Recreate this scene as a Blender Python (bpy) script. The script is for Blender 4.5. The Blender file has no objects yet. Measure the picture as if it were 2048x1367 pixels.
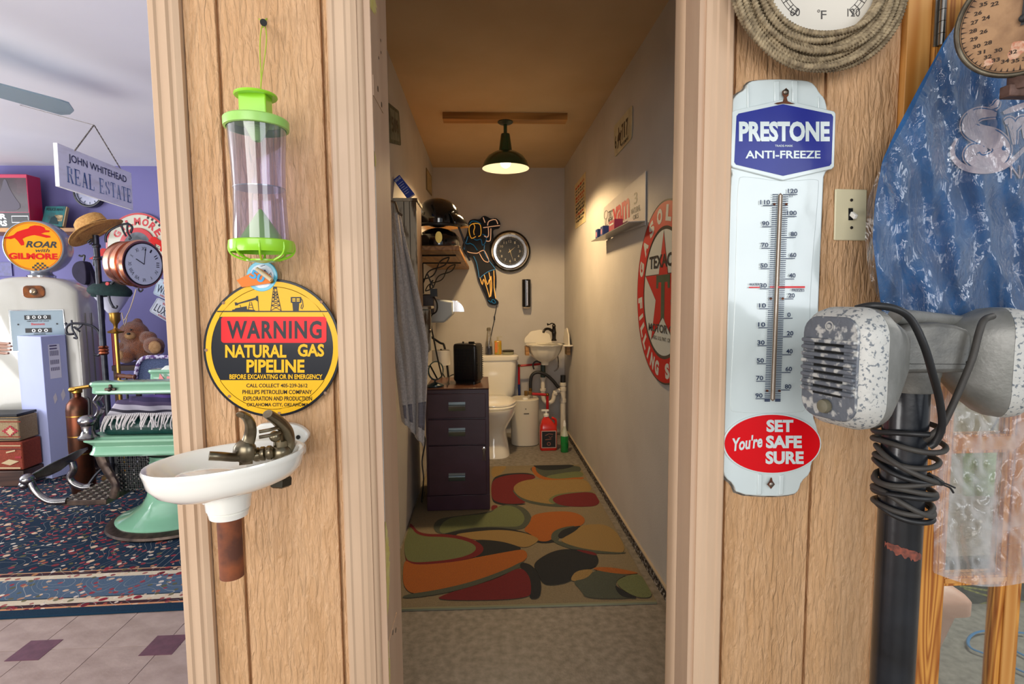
import bpy, bmesh, math, random
from mathutils import Vector as V, Matrix, noise as mnoise
pi = math.pi
random.seed(7)
sc = bpy.context.scene
C = sc.collection

# ------------------------------------------------------------------ camera
F = 1079.2; CX = 1024.0; CY = 683.5; CAMZ = 1.27
_y = V(((967 - CX) / F, (CY - 595) / F, -1)).normalized()
_z = V((-107 / F, 13092 / F, 1)); _z = (_z - _y * _z.dot(_y)).normalized()
_x = _y.cross(_z)
C2W = Matrix((_x, _y, _z))
EYE = V((0, 0, CAMZ))
cam = bpy.data.objects.new('camera', bpy.data.cameras.new('camera')); C.objects.link(cam)
cam.matrix_world = Matrix.Translation(EYE) @ C2W.to_4x4()
cam.data.sensor_width = 36; cam.data.lens = 36 * F / 2048; cam.data.clip_start = .02
sc.camera = cam

# ------------------------------------------------------------------ light
sc.view_settings.view_transform = 'Standard'; sc.view_settings.look = 'None'
sc.view_settings.gamma = 1; sc.view_settings.use_curve_mapping = False
sc.view_settings.exposure = 0.0
w = bpy.data.worlds.new('daylight'); sc.world = w; w.use_nodes = True
w.node_tree.nodes['Background'].inputs[0].default_value = (.86, .93, 1, 1)
w.node_tree.nodes['Background'].inputs[1].default_value = .42

def area(name, loc, target, sx, sy, power, col):
    l = bpy.data.lights.new(name, 'AREA'); l.shape = 'RECTANGLE'; l.size = sx; l.size_y = sy
    l.energy = power; l.color = col
    o = bpy.data.objects.new(name, l); C.objects.link(o); o.location = loc
    o.rotation_euler = (V(target) - V(loc)).to_track_quat('-Z', 'Y').to_euler()
    return o
area('garage_doorway_daylight', (-.9, -3.2, 1.9), (.1, 1.2, 1.1), 3.2, 2.2, 135, (1, .97, .93))
area('right_fill', (2.6, -2.0, 1.7), (.3, 1.6, 1.0), 1.6, 1.8, 40, (.9, .95, 1))  # added fill lamp from the right, lifts the dark left jamb
area('shop_window_daylight', (-5.6, 2.6, 1.5), (-2.5, 3.4, 1.6), 2.2, 1.6, 120, (.95, .97, 1))
area('shop_ceiling_fill', (-3.4, -.3, .35), (-3.3, 1.4, 2.44), 2.6, 1.6, 120, (1, .98, .95))  # added lamp aimed upward to brighten the shop ceiling
area('pine_door_fill', (3.2, 2.0, 2.3), (1.7, 1.9, .3), 1.0, 1.0, 75, (1, .98, .93))  # added lamp, brightens the dark area behind the pine door

# ------------------------------------------------------------------ pixel rays -> real points
def ray(px, py): return C2W @ V(((px - CX) / F, (CY - py) / F, -1))
def at(px, py, Y): d = ray(px, py); return EYE + d * (Y / d.y)
def atx(px, py, X): d = ray(px, py); return EYE + d * (X / d.x)
def atz(px, py, Z): d = ray(px, py); return EYE + d * ((Z - CAMZ) / d.z)
def crop(ox, oy, s): return lambda *pts: [(ox + a / s, oy + b / s) for a, b in pts]

class Px:
    def __init__(s, d): s.d = d
    def __call__(s, x, y, off=0): return at(x, y, s.d - off)
class Fr:
    def __init__(s, o, r, u=(0, 0, 1)):
        s.o = V(o); s.r = V(r).normalized(); s.u = V(u).normalized(); s.n = s.r.cross(s.u)
    def __call__(s, x, y, off=0): return s.o + s.r * x + s.u * y + s.n * off
class Quad:   # unit square, v down, over four world corners
    def __init__(s, a, b, c, d):
        s.a, s.b, s.c, s.d = V(a), V(b), V(c), V(d); s.n = (s.b - s.a).cross(s.a - s.d).normalized()
    def __call__(s, x, y, off=0):
        return (s.a * (1 - x) + s.b * x) * (1 - y) + (s.d * (1 - x) + s.c * x) * y + s.n * off

# ------------------------------------------------------------------ materials
def hx(h):
    h = h.lstrip('#'); r = []
    for i in (0, 2, 4):
        c = int(h[i:i + 2], 16) / 255
        r.append(c / 12.92 if c <= .04045 else ((c + .055) / 1.055) ** 2.4)
    return (*r, 1)
_mc = {}
def mat(name, c, c2=None, sc_=8, st=(1, 1, 1), rough=.6, metal=0, bump=0, bsc=None, bst=None, coat=0, emit=0,
        det=4, lo=.35, hi=.65, dist=.004, spec=.5, fuzz=0, dw=0):
    if name in _mc: return _mc[name]
    m = bpy.data.materials.new(name); m.use_nodes = True; nt = m.node_tree; N = nt.nodes; L = nt.links
    b = N['Principled BSDF']
    b.inputs['Base Color'].default_value = hx(c); b.inputs['Roughness'].default_value = rough
    b.inputs['Metallic'].default_value = metal; b.inputs['Coat Weight'].default_value = coat
    b.inputs['Coat Roughness'].default_value = .08; b.inputs['Specular IOR Level'].default_value = spec
    if fuzz: b.inputs['Sheen Weight'].default_value = fuzz
    if emit:
        b.inputs['Emission Color'].default_value = hx(c); b.inputs['Emission Strength'].default_value = emit
    if c2 or bump:
        tc = N.new('ShaderNodeTexCoord')
        def nz(scale, stretch, d):
            mp = N.new('ShaderNodeMapping'); mp.inputs['Scale'].default_value = stretch
            L.new(tc.outputs['Object'], mp.inputs[0])
            n = N.new('ShaderNodeTexNoise'); n.inputs['Scale'].default_value = scale; n.inputs['Detail'].default_value = d
            n.inputs['Distortion'].default_value = dw
            L.new(mp.outputs[0], n.inputs['Vector']); return n
        if c2:
            n = nz(sc_, st, det); r = N.new('ShaderNodeValToRGB'); r.color_ramp.elements[0].position = lo
            r.color_ramp.elements[1].position = hi; r.color_ramp.elements[0].color = hx(c); r.color_ramp.elements[1].color = hx(c2)
            L.new(n.outputs['Fac'], r.inputs[0]); L.new(r.outputs[0], b.inputs['Base Color'])
        if bump:
            n2 = nz(bsc or sc_, bst or st, 5); bp = N.new('ShaderNodeBump'); bp.inputs['Strength'].default_value = bump
            bp.inputs['Distance'].default_value = dist
            L.new(n2.outputs['Fac'], bp.inputs['Height']); L.new(bp.outputs[0], b.inputs['Normal'])
    _mc[name] = m; return m

def wood(name, c1, c2, scale=7, axis='X', rough=.5, rings=9):
    m = bpy.data.materials.new(name); m.use_nodes = True; nt = m.node_tree; N = nt.nodes; L = nt.links
    b = N['Principled BSDF']; b.inputs['Roughness'].default_value = rough
    tc = N.new('ShaderNodeTexCoord'); mp = N.new('ShaderNodeMapping')
    s = [1, 1, 1]; s['XYZ'.index(axis)] = .07; mp.inputs['Scale'].default_value = s
    n = N.new('ShaderNodeTexNoise'); n.inputs['Scale'].default_value = scale; n.inputs['Detail'].default_value = 1.5
    mul = N.new('ShaderNodeMath'); mul.operation = 'MULTIPLY'; mul.inputs[1].default_value = rings
    fr = N.new('ShaderNodeMath'); fr.operation = 'PINGPONG'; fr.inputs[1].default_value = .5
    r = N.new('ShaderNodeValToRGB'); r.color_ramp.elements[0].color = hx(c1); r.color_ramp.elements[1].color = hx(c2)
    r.color_ramp.elements[0].position = .05; r.color_ramp.elements[1].position = .5
    L.new(tc.outputs['Object'], mp.inputs[0]); L.new(mp.outputs[0], n.inputs['Vector'])
    L.new(n.outputs['Fac'], mul.inputs[0]); L.new(mul.outputs[0], fr.inputs[0]); L.new(fr.outputs[0], r.inputs[0])
    L.new(r.outputs[0], b.inputs['Base Color'])
    bp = N.new('ShaderNodeBump'); bp.inputs['Strength'].default_value = .2; bp.inputs['Distance'].default_value = .002
    L.new(fr.outputs[0], bp.inputs['Height']); L.new(bp.outputs[0], b.inputs['Normal'])
    return m

def film(name, tint, fac, scale, strength, rough=.12, white=.3, stretch=(1, 1, 1)):
    m = bpy.data.materials.new(name); m.use_nodes = True; nt = m.node_tree; N = nt.nodes; L = nt.links
    N.remove(N['Principled BSDF']); out = N['Material Output']
    t = N.new('ShaderNodeBsdfTransparent'); t.inputs[0].default_value = hx(tint)
    g = N.new('ShaderNodeBsdfGlossy'); g.inputs['Roughness'].default_value = rough
    df = N.new('ShaderNodeBsdfDiffuse'); df.inputs[0].default_value = (.9, .9, .92, 1)
    m1 = N.new('ShaderNodeMixShader'); m1.inputs[0].default_value = white
    m2 = N.new('ShaderNodeMixShader')
    lw = N.new('ShaderNodeLayerWeight'); lw.inputs[0].default_value = .35
    ma = N.new('ShaderNodeMath'); ma.operation = 'MULTIPLY_ADD'; ma.inputs[1].default_value = .6; ma.inputs[2].default_value = fac
    ma.use_clamp = True
    L.new(g.outputs[0], m1.inputs[1]); L.new(df.outputs[0], m1.inputs[2]); L.new(t.outputs[0], m2.inputs[1]); L.new(m1.outputs[0], m2.inputs[2])
    L.new(lw.outputs['Facing'], ma.inputs[0]); L.new(ma.outputs[0], m2.inputs[0]); L.new(m2.outputs[0], out.inputs[0])
    if strength:
        tc = N.new('ShaderNodeTexCoord'); mp = N.new('ShaderNodeMapping'); mp.inputs['Scale'].default_value = stretch
        n = N.new('ShaderNodeTexNoise'); n.inputs['Scale'].default_value = scale; n.inputs['Detail'].default_value = 3
        n.inputs['Distortion'].default_value = 1.5
        bp = N.new('ShaderNodeBump'); bp.inputs['Strength'].default_value = strength; bp.inputs['Distance'].default_value = .01
        L.new(tc.outputs['Object'], mp.inputs[0]); L.new(mp.outputs[0], n.inputs['Vector']); L.new(n.outputs['Fac'], bp.inputs['Height'])
        L.new(bp.outputs[0], g.inputs['Normal']); L.new(bp.outputs[0], df.inputs['Normal']); L.new(bp.outputs[0], lw.inputs['Normal'])
    return m

def chaikin(p, k=2):
    for _ in range(k):
        q = []
        for i in range(len(p)):
            a, b = p[i], p[(i + 1) % len(p)]
            q += [(a[0] * .75 + b[0] * .25, a[1] * .75 + b[1] * .25), (a[0] * .25 + b[0] * .75, a[1] * .25 + b[1] * .75)]
        p = q
    return p
def spline(pts, k=6, closed=False):
    pts = [V(p) for p in pts]; n = len(pts); out = []
    rng = range(n) if closed else range(n - 1)
    for i in rng:
        g = (lambda j: pts[j % n]) if closed else (lambda j: pts[max(0, min(n - 1, j))])
        p0, p1, p2, p3 = g(i - 1), g(i), g(i + 1), g(i + 2)
        for s in range(k):
            t = s / k
            out.append(.5 * ((2 * p1) + (p2 - p0) * t + (2 * p0 - 5 * p1 + 4 * p2 - p3) * t * t + (3 * p1 - p0 - 3 * p2 + p3) * t ** 3))
    if not closed: out.append(pts[-1])
    return out
_tc = {}
def glyphs(s, bold, shear, spacing=1):
    key = (s, bold, shear, spacing)
    if key not in _tc:
        cu = bpy.data.curves.new('t', 'FONT'); cu.body = s; cu.offset = bold; cu.shear = shear; cu.resolution_u = 3; cu.space_character = spacing
        o = bpy.data.objects.new('t', cu); C.objects.link(o)
        bpy.context.view_layer.update()
        me = bpy.data.meshes.new_from_object(o)
        vs = [tuple(v.co) for v in me.vertices]; fs = [tuple(p.vertices) for p in me.polygons]
        bpy.data.objects.remove(o); bpy.data.curves.remove(cu); bpy.data.meshes.remove(me)
        _tc[key] = (vs, fs)
    return _tc[key]

class B:
    def __init__(s): s.v = []; s.f = []; s.mi = []; s.k = 0; s.T = None
    def add(s, vs, fs):
        o = len(s.v)
        for p in vs:
            p = V(p); s.v.append(s.T @ p if s.T else p)
        for f in fs: s.f.append(tuple(i + o for i in f)); s.mi.append(s.k)
        return s
    def box(s, x0, x1, y0, y1, z0, z1):
        vs = [(x, y, z) for x in (x0, x1) for y in (y0, y1) for z in (z0, z1)]
        return s.add(vs, [(0, 1, 3, 2), (4, 6, 7, 5), (0, 4, 5, 1), (2, 3, 7, 6), (0, 2, 6, 4), (1, 5, 7, 3)])
    def bx(s, c, sx, sy, sz, rot=None):
        c = V(c); R = rot or Matrix.Identity(3)
        vs = [c + R @ V((x * sx / 2, y * sy / 2, z * sz / 2)) for x in (-1, 1) for y in (-1, 1) for z in (-1, 1)]
        return s.add(vs, [(0, 1, 3, 2), (4, 6, 7, 5), (0, 4, 5, 1), (2, 3, 7, 6), (0, 2, 6, 4), (1, 5, 7, 3)])
    def loft(s, secs, cap=True, closed=True):
        n = len(secs[0]); vs = [p for q in secs for p in q]; fs = []
        for j in range(len(secs) - 1):
            for i in range(n if closed else n - 1):
                a, b = j * n + i, j * n + (i + 1) % n; fs.append((a, b, b + n, a + n))
        if cap and closed: fs += [tuple(range(n)), tuple((len(secs) - 1) * n + i for i in reversed(range(n)))]
        return s.add(vs, fs)
    def lathe(s, prof, o=(0, 0, 0), n=24, axis=(0, 0, 1), sx=1, sy=1, cap=True):
        a = V(axis).normalized()
        q = V((0, 0, 1)).rotation_difference(a).to_matrix(); o = V(o)
        secs = [[o + q @ V((r * math.cos(2 * pi * i / n) * sx, r * math.sin(2 * pi * i / n) * sy, z)) for i in range(n)] for r, z in prof]
        return s.loft(secs, cap)
    def cyl(s, a, b, r, r2=None, n=14):
        a, b = V(a), V(b); L_ = (b - a).length
        return s.lathe([(r, 0), (r if r2 is None else r2, L_)], a, n, b - a)
    def ball(s, c, r, sx=1, sy=1, sz=1, n=16, rot=None):
        m = n // 2; R = rot or Matrix.Identity(3); c = V(c); secs = []
        for j in range(m + 1):
            t = -pi / 2 + pi * j / m; q = max(math.cos(t), .001)
            secs.append([c + R @ V((r * sx * q * math.cos(2 * pi * i / n), r * sy * q * math.sin(2 * pi * i / n), r * sz * math.sin(t))) for i in range(n)])
        return s.loft(secs)
    def tube(s, pts, r, n=8, closed=False, flat=None, cap=True):
        pts = [V(p) for p in pts]; m = len(pts); secs = []; up = None
        for i, p in enumerate(pts):
            a = pts[(i - 1) % m] if (closed or i > 0) else p; b = pts[(i + 1) % m] if (closed or i < m - 1) else p
            t = (b - a).normalized() if (b - a).length > 1e-9 else V((0, 0, 1))
            if up is None: up = V((0, 0, 1)) if abs(t.z) < .9 else V((0, 1, 0))
            sd = t.cross(up)
            if sd.length < 1e-5: sd = t.orthogonal()
            sd.normalize(); up = sd.cross(t).normalized()
            rr = r[i] if isinstance(r, (list, tuple)) else r
            fl = flat or 1
            secs.append([p + sd * (rr * math.cos(2 * pi * k / n)) + up * (rr * fl * math.sin(2 * pi * k / n)) for k in range(n)])
        if closed: secs.append(secs[0]); return s.loft(secs, False)
        return s.loft(secs, cap)
    def poly(s, mp, pts, off=0, th=0):
        n = len(pts)
        if not th: return s.add([mp(x, y, off) for x, y in pts], [tuple(range(n))])
        vs = [mp(x, y, off) for x, y in pts]
        if isinstance(mp, Px): vb = [p + V((0, th, 0)) for p in vs]
        else: vb = [mp(x, y, off - th) for x, y in pts]
        return s.add(vs + vb, [tuple(range(n)), tuple(range(2 * n - 1, n - 1, -1))] + [(i, (i + 1) % n, (i + 1) % n + n, i + n) for i in range(n)])
    def rect(s, mp, x0, y0, x1, y1, off=0, th=0): return s.poly(mp, [(x0, y0), (x1, y0), (x1, y1), (x0, y1)], off, th)
    def disc(s, mp, cx, cy, rx, ry=None, off=0, th=0, n=40):
        ry = ry or rx
        return s.poly(mp, [(cx + rx * math.cos(2 * pi * i / n), cy + ry * math.sin(2 * pi * i / n)) for i in range(n)], off, th)
    def ring(s, mp, cx, cy, r0, r1, off=0, n=40, e=1):
        vs = []; fs = []
        for i in range(n):
            c_, s_ = math.cos(2 * pi * i / n), math.sin(2 * pi * i / n)
            vs += [mp(cx + r0 * c_, cy + r0 * s_ * e, off), mp(cx + r1 * c_, cy + r1 * s_ * e, off)]
            j = (i + 1) % n; fs.append((2 * i, 2 * i + 1, 2 * j + 1, 2 * j))
        return s.add(vs, fs)
    def line(s, mp, pts, w, off=0, closed=False):
        n = len(pts); vs = []; fs = []
        for i in range(n):
            a = pts[(i - 1) % n] if (closed or i) else pts[i]; b = pts[(i + 1) % n] if (closed or i < n - 1) else pts[i]
            dx, dy = b[0] - a[0], b[1] - a[1]; l = math.hypot(dx, dy) or 1; nx, ny = -dy / l * w / 2, dx / l * w / 2
            vs += [mp(pts[i][0] + nx, pts[i][1] + ny, off), mp(pts[i][0] - nx, pts[i][1] - ny, off)]
        for i in range(n if closed else n - 1): j = (i + 1) % n; fs.append((2 * i, 2 * i + 1, 2 * j + 1, 2 * j))
        return s.add(vs, fs)
    def text(s, mp, t, x0, y0, x1, y1, off=.0006, bold=.015, shear=0, rot=0, spacing=1):
        """fit the ink box of t into (x0,y0 = left bottom)-(x1,y1 = right top)"""
        vs, fs = glyphs(t, bold, shear, spacing)
        if not vs: return s
        a = min(v[0] for v in vs); b = max(v[0] for v in vs); c = min(v[1] for v in vs); d = max(v[1] for v in vs)
        cx, cy = (x0 + x1) / 2, (y0 + y1) / 2; out = []; cr, sr = math.cos(rot), math.sin(rot)
        for v in vs:
            X = (v[0] - a) / (b - a) * (x1 - x0) + x0 - cx; Y = (v[1] - c) / (d - c) * (y1 - y0) + y0 - cy
            out.append(mp(cx + X * cr - Y * sr, cy + X * sr + Y * cr, off))
        return s.add(out, fs)
    def arctext(s, mp, t, cx, cy, r0, r1, a0, a1, wid, off=.0006, bold=.03, flip=False):
        """letters one by one round a circle from angle a0 to a1 (degrees, ccw from +x), r0 inner, r1 outer"""
        n = len(t)
        for i, ch in enumerate(t):
            if ch == ' ': continue
            a = math.radians(a0 + (a1 - a0) * i / max(1, n - 1)); vs, fs = glyphs(ch, bold, 0)
            x_0 = min(v[0] for v in vs); x_1 = max(v[0] for v in vs); y_0 = min(v[1] for v in vs); y_1 = max(v[1] for v in vs)
            ww = wid * (.35 if ch in 'I1' else 1); out = []
            rc, h = (r0 + r1) / 2, (r1 - r0)
            er = V((math.cos(a), math.sin(a))); et = V((math.sin(a), -math.cos(a)))
            if flip: er2, et2 = -er, -et
            else: er2, et2 = er, et
            for v in vs:
                p = V((cx, cy)) + er * rc + et2 * (((v[0] - x_0) / (x_1 - x_0) - .5) * ww) + er2 * (((v[1] - y_0) / (y_1 - y_0) - .5) * h)
                out.append(mp(p.x, p.y, off))
            s.add(out, fs)
        return s
    def grid(s, fn, nu, nv):
        return s.add([fn(i / nu, j / nv) for j in range(nv + 1) for i in range(nu + 1)],
                     [(j * (nu + 1) + i, j * (nu + 1) + i + 1, (j + 1) * (nu + 1) + i + 1, (j + 1) * (nu + 1) + i) for j in range(nv) for i in range(nu)])
    def done(s, name, m, parent=None, smooth=38, bevel=0, seg=2, sub=0, solid=0, norm=True):
        me = bpy.data.meshes.new(name)
        me.from_pydata([tuple(v) for v in s.v], [], s.f)
        ms = m if isinstance(m, (list, tuple)) else [m]
        for x in ms: me.materials.append(x)
        if len(ms) > 1: me.polygons.foreach_set('material_index', s.mi)
        if norm:
            bm = bmesh.new(); bm.from_mesh(me); bmesh.ops.recalc_face_normals(bm, faces=bm.faces); bm.to_mesh(me); bm.free()
        if smooth:
            me.shade_smooth(); me.set_sharp_from_angle(angle=math.radians(smooth))
        o = bpy.data.objects.new(name, me); C.objects.link(o)
        if parent:
            o.parent = parent
            if parent.type == 'EMPTY': o.matrix_parent_inverse = Matrix.Translation(-parent.location)
        if bevel:
            bv = o.modifiers.new('bevel', 'BEVEL'); bv.width = bevel; bv.segments = seg; bv.limit_method = 'ANGLE'; bv.angle_limit = .6
        if solid:
            sd = o.modifiers.new('solid', 'SOLIDIFY'); sd.thickness = solid
        if sub:
            sb = o.modifiers.new('sub', 'SUBSURF'); sb.levels = sub; sb.render_levels = sub
        return o
def thing(name, label, cat, loc, group=None):
    o = bpy.data.objects.new(name, None); C.objects.link(o); o.location = V(loc); o['label'] = label; o['category'] = cat
    o.empty_display_size = .05
    if group: o['group'] = group
    return o
def tag(o, label, cat, group=None):
    o['label'] = label; o['category'] = cat
    if group: o['group'] = group
    return o
def struct(o): o['kind'] = 'structure'; return o
def sname(name, loc=(0, 0, 0)):
    o = bpy.data.objects.new(name, None); C.objects.link(o); o.location = V(loc); o['kind'] = 'structure'; return o
def lab(o, t): o['label'] = t; return o
def px(d): return d / F
def rrect(w, h, r, n=5):
    out = []
    for cx, cy, a0 in ((w / 2 - r, h / 2 - r, 0), (-w / 2 + r, h / 2 - r, 90), (-w / 2 + r, -h / 2 + r, 180), (w / 2 - r, -h / 2 + r, 270)):
        for i in range(n + 1):
            a = math.radians(a0 + 90 * i / n); out.append((cx + r * math.cos(a), cy + r * math.sin(a)))
    return out
def rotz(a): return Matrix.Rotation(a, 3, 'Z')

# shared materials
BLACK = mat('black_paint', '#17181a', rough=.45)
WHITE = mat('white_paint', '#e9ebe8', rough=.4)
INK = mat('navy_ink', '#1b2a52', rough=.4)
CHROME = mat('chrome', '#d8dade', rough=.15, metal=1)
STEEL = mat('worn_steel', '#8d857c', '#5c5148', sc_=30, rough=.35, metal=.9)
RED = mat('red_enamel', '#c40d18', rough=.3, coat=.4)
BRASS = mat('brass', '#b78f45', rough=.3, metal=1)
PORC = mat('white_porcelain', '#eeece4', rough=.12, coat=.6)
# ================================================================== SETTING
D = 1.18; DB = 4.99; XR = .75; XL = -.44; H = 2.44
SID = mat('embossed_siding', '#c4986c', '#cda379', sc_=30, st=(1, 1, .12), rough=.5, bump=.85, bsc=105, bst=(1, 1, .18), dist=.014, det=3, dw=.8)
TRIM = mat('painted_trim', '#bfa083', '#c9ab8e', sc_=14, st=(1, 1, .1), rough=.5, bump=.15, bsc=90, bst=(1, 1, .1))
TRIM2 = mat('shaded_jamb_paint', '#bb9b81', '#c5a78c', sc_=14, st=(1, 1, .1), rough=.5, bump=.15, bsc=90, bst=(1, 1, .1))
WALLW = mat('orange_peel_wall', '#c2bfbc', '#b9b6b3', sc_=3, rough=.75, bump=.25, bsc=120, dist=.003)
CEILB = mat('bathroom_ceiling', '#c3ad8d', '#b8a180', sc_=2, rough=.85)
PURP = mat('periwinkle_wall', '#6a6699', '#625e92', sc_=1.5, rough=.7)
CEILW = mat('shop_ceiling', '#f0f0f3', '#e9e9ef', sc_=1.2, rough=.85)
CONC = mat('stained_concrete', '#8b857d', '#67615a', sc_=34, rough=.55, bump=.3, bsc=150, det=10, dist=.003, lo=.3, hi=.7)

zt = 2.62
wf = sname('wall_front_left', (-.5, D, 0))
def X(p, y=600, d=D): return at(p, y, d).x
core = B().box(X(345), X(672) + .02, D + .012, D + .11, 0, zt).done('sheathing', SID, wf)
for a, b in ((397, 459), (466, 660), (666, 676)):
    B().box(X(a), X(b), D, D + .013, 0, zt).done('siding_board', SID, wf, bevel=.002)
# moulded corner board
t = sname('trim_1', (X(370), D, 0))
xa, xb = X(341), X(396)
prof = [(xa, D + .11), (xa, D - .02), (xa + .004, D - .026), (xa + .014, D - .026), (xa + .018, D - .022), (xa + .035, D - .022), (xa + .039, D - .017), (xa + .046, D - .017), (xb, D - .012), (xb, D + .11)]
B().loft([[(x, y, z) for x, y in prof] for z in (0, zt)]).done('corner_board', TRIM, t, smooth=20)
# door frame
df = sname('door_1', (0, D, 0))
def cas(xs, sgn):   # stepped casing, from the outer edge towards the opening
    p = [(xs, D + .01)] + [(xs + sgn * u, D - v) for u, v in ((0, .018), (.004, .022), (.012, .022), (.016, .019), (.034, .019), (.038, .0165), (.047, .0155), (.053, .012), (.058, .011))] + [(xs + sgn * .058, D + .01)]
    return B().loft([[(x, y, z) for x, y in p] for z in (0, 2.1)])
cl = X(672, d=D - .02); cas(cl, 1).done('casing', TRIM, df, smooth=20)
cr = X(1457, d=D - .02); cas(cr, -1).done('casing', TRIM, df, smooth=20)
xj = -.2277
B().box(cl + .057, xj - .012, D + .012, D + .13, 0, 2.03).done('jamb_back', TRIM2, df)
pf = [(xj - .026 + .012 * math.cos(a), D + .004 - .010 * math.sin(a)) for a in [pi * i / 8 for i in range(9)]]
B().loft([[(x, y, z) for x, y in pf + [(xj - .038, D + .05), (xj - .014, D + .05)]] for z in (0, 2.03)]).done('door_stop', TRIM, df)
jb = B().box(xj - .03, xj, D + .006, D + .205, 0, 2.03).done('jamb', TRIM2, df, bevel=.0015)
chip = mat('yellow_old_paint', '#cfc069', '#d8cc8a', sc_=60, rough=.6)
chw = mat('white_bare_paint', '#dfe4e6', rough=.6)
FJ = Fr((xj, 0, 0), (0, 1, 0)); FJ.n = V((1, 0, 0))
def jz(y, d=D + .01): return CAMZ + (595 - 12 - y) / F * d
def chipstrip(y0, y1, wmax, m, s):
    random.seed(s); pts = []; n = 40
    for i in range(n + 1): pts.append((D + .0068 + wmax * math.sin(pi * i / n) ** .6 * random.uniform(.75, 1.05), jz(y0 + (y1 - y0) * i / n)))
    return B().poly(FJ, [(D + .0065, jz(y0))] + pts + [(D + .0065, jz(y1))], .0004).done('paint_chip', m, jb)
chipstrip(1035, 1235, .05, chip, 1); chipstrip(-20, 36, .08, chip, 2); chipstrip(300, 330, .02, chip, 3); chipstrip(245, 1080, .010, chw, 4); chipstrip(1290, 1400, .018, chip, 5)
def hinge(y):
    b = B().rect(FJ, D + .012, jz(y - 19), D + .125, jz(y + 19), .0016, .0016)
    h = b.done('hinge_leaf', TRIM2, jb, bevel=.0004)
    q = B()
    for k in (-1, 1): q.disc(FJ, D + .08 + .02 * k, jz(y + k * 9), .006, off=.0022, th=.001, n=14)
    q.done('screw', STEEL, h)
hinge(176); hinge(1312)
q = B()
for a, y in ((.12, 50), (.12, 74), (.09, 96)): q.disc(FJ, D + a, jz(y), .0035, off=.0005, n=10)
q.done('screw_hole', BLACK, jb)
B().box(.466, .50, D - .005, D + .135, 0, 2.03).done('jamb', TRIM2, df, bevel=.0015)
rs = B(); pr = [(.4655, D + .135), (.4655, D + .075), (.461, D + .08), (.4585, D + .092), (.4585, D + .12), (.461, D + .131)]
rs.loft([[(x, y, z) for x, y in pr] for z in (0, 2.03)]).done('door_stop', TRIM, df)
B().box(cl, cr, D - .012, D + .135, 2.03, 2.10).done('head_jamb', TRIM, df)
# wall above the door and right of it
B().box(cl + .02, cr - .02, D, D + .11, 2.10, zt).done('sheathing', SID, wf)
wr = sname('wall_front_right', (.75, D, 0))
xe = X(1777)
B().box(cr - .004, xe, D + .012, D + .11, 0, zt).done('sheathing', SID, wr)
for a, b in ((1452, 1455), (1461, 1633), (1639, 1777)):
    B().box(X(a), X(b), D, D + .013, 0, zt).done('siding_board', SID, wr, bevel=.002)

# bathroom shell
struct(B().box(XR, XR + .1, D + .13, DB + .1, 0, H + .1).done('wall_right', WALLW, smooth=0))
struct(B().box(XL - .1, XL, D + .13, DB + .1, 0, H + .1).done('wall_left', WALLW, smooth=0))
struct(B().box(XL, XR, DB, DB + .1, 0, H + .1).done('wall_back', WALLW, smooth=0))
struct(B().box(XL - .1, XR + .1, D + .13, DB + .1, H, H + .1).done('ceiling', CEILB, smooth=0))
struct(B().box(XL - .1, 4.5, -4.5, DB + .1, -.1, 0).done('floor', CONC, smooth=0))
GRIT = mat('gritty_tar_baseboard', '#2b211a', '#b9b2aa', sc_=70, rough=.8, lo=.52, hi=.62, bump=.6, bsc=80)
bb = B().box(XR - .006, XR, D + .2, DB, 0, .055).done('baseboard_right', GRIT, smooth=0); struct(bb)
B().box(XR - .012, XR, D + .2, DB, .055, .062).done('caulk_bead', mat('beige_caulk', '#a99a86'), bb)
# shop shell on the left
struct(B().box(-6.2, XL - .1, DB, DB + .1, 0, H + .1).done('wall_back', PURP, smooth=0))
struct(B().box(-6.2, -.6, -.4, DB + .1, H, H + .1).done('ceiling', CEILW, smooth=0))
struct(B().box(XL - .16, XL - .1, D + .13, DB, 0, H).done('wall_right', PURP, smooth=0))
ws = B(); ws.box(-6.3, -6.2, -.4, 1.4, 0, H); ws.box(-6.3, -6.2, 3.8, DB, 0, H); ws.box(-6.3, -6.2, 1.4, 3.8, 0, .7); ws.box(-6.3, -6.2, 1.4, 3.8, 2.2, H)
struct(ws.done('wall_left', PURP, smooth=0))
wn = sname('window_1', (-6.25, 2.6, .7))
fb = B()
for y in (1.4, 2.58, 3.76): fb.box(-6.28, -6.22, y, y + .05, .7, 2.2)
for z in (.7, 1.43, 2.15): fb.box(-6.28, -6.22, 1.4, 3.8, z, z + .05)
fb.done('window_frame', WHITE, wn)
# concrete sub floor of the shop + vinyl tiles with joints
fs = struct(B().box(-6.2, XL - .1, -4.5, DB, -.1, -.004).done('floor', mat('pale_grout', '#cbb9a8', rough=.8), smooth=0))
TILE = mat('mauve_vinyl_tile', '#b09a8d', '#9c8679', sc_=9, st=(1, 1.6, 1), rough=.45, bump=.35, bsc=26, dist=.003, det=6)
INS = mat('plum_vinyl_inset', '#6d4450', '#5d3a45', sc_=30, rough=.45, bump=.2)
gx, gy, g = -1.425, 1.963, .23
tb = B().box(-g / 2 + .001, g / 2 - .001, -g / 2 + .001, g / 2 - .001, -.006, 0)
proto = tb.done('tile', TILE, fs, bevel=.0008)
first = True
for i in range(-7, 4):
    for j in range(-6, 3):
        o = proto if first else proto.copy()
        if not first: C.objects.link(o)
        first = False
        o.location = (gx + (i + .5) * g, gy + (j + .5) * g, 0)
B().box(-6.2, gx - 7 * g, -4.5, DB, -.006, -.0005).done('tile_field', TILE, fs)['kind'] = 'stuff'
B().box(gx - 7 * g, XL - .1, gy + 3 * g, DB, -.006, -.0005).done('tile_field', TILE, fs)['kind'] = 'stuff'
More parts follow.
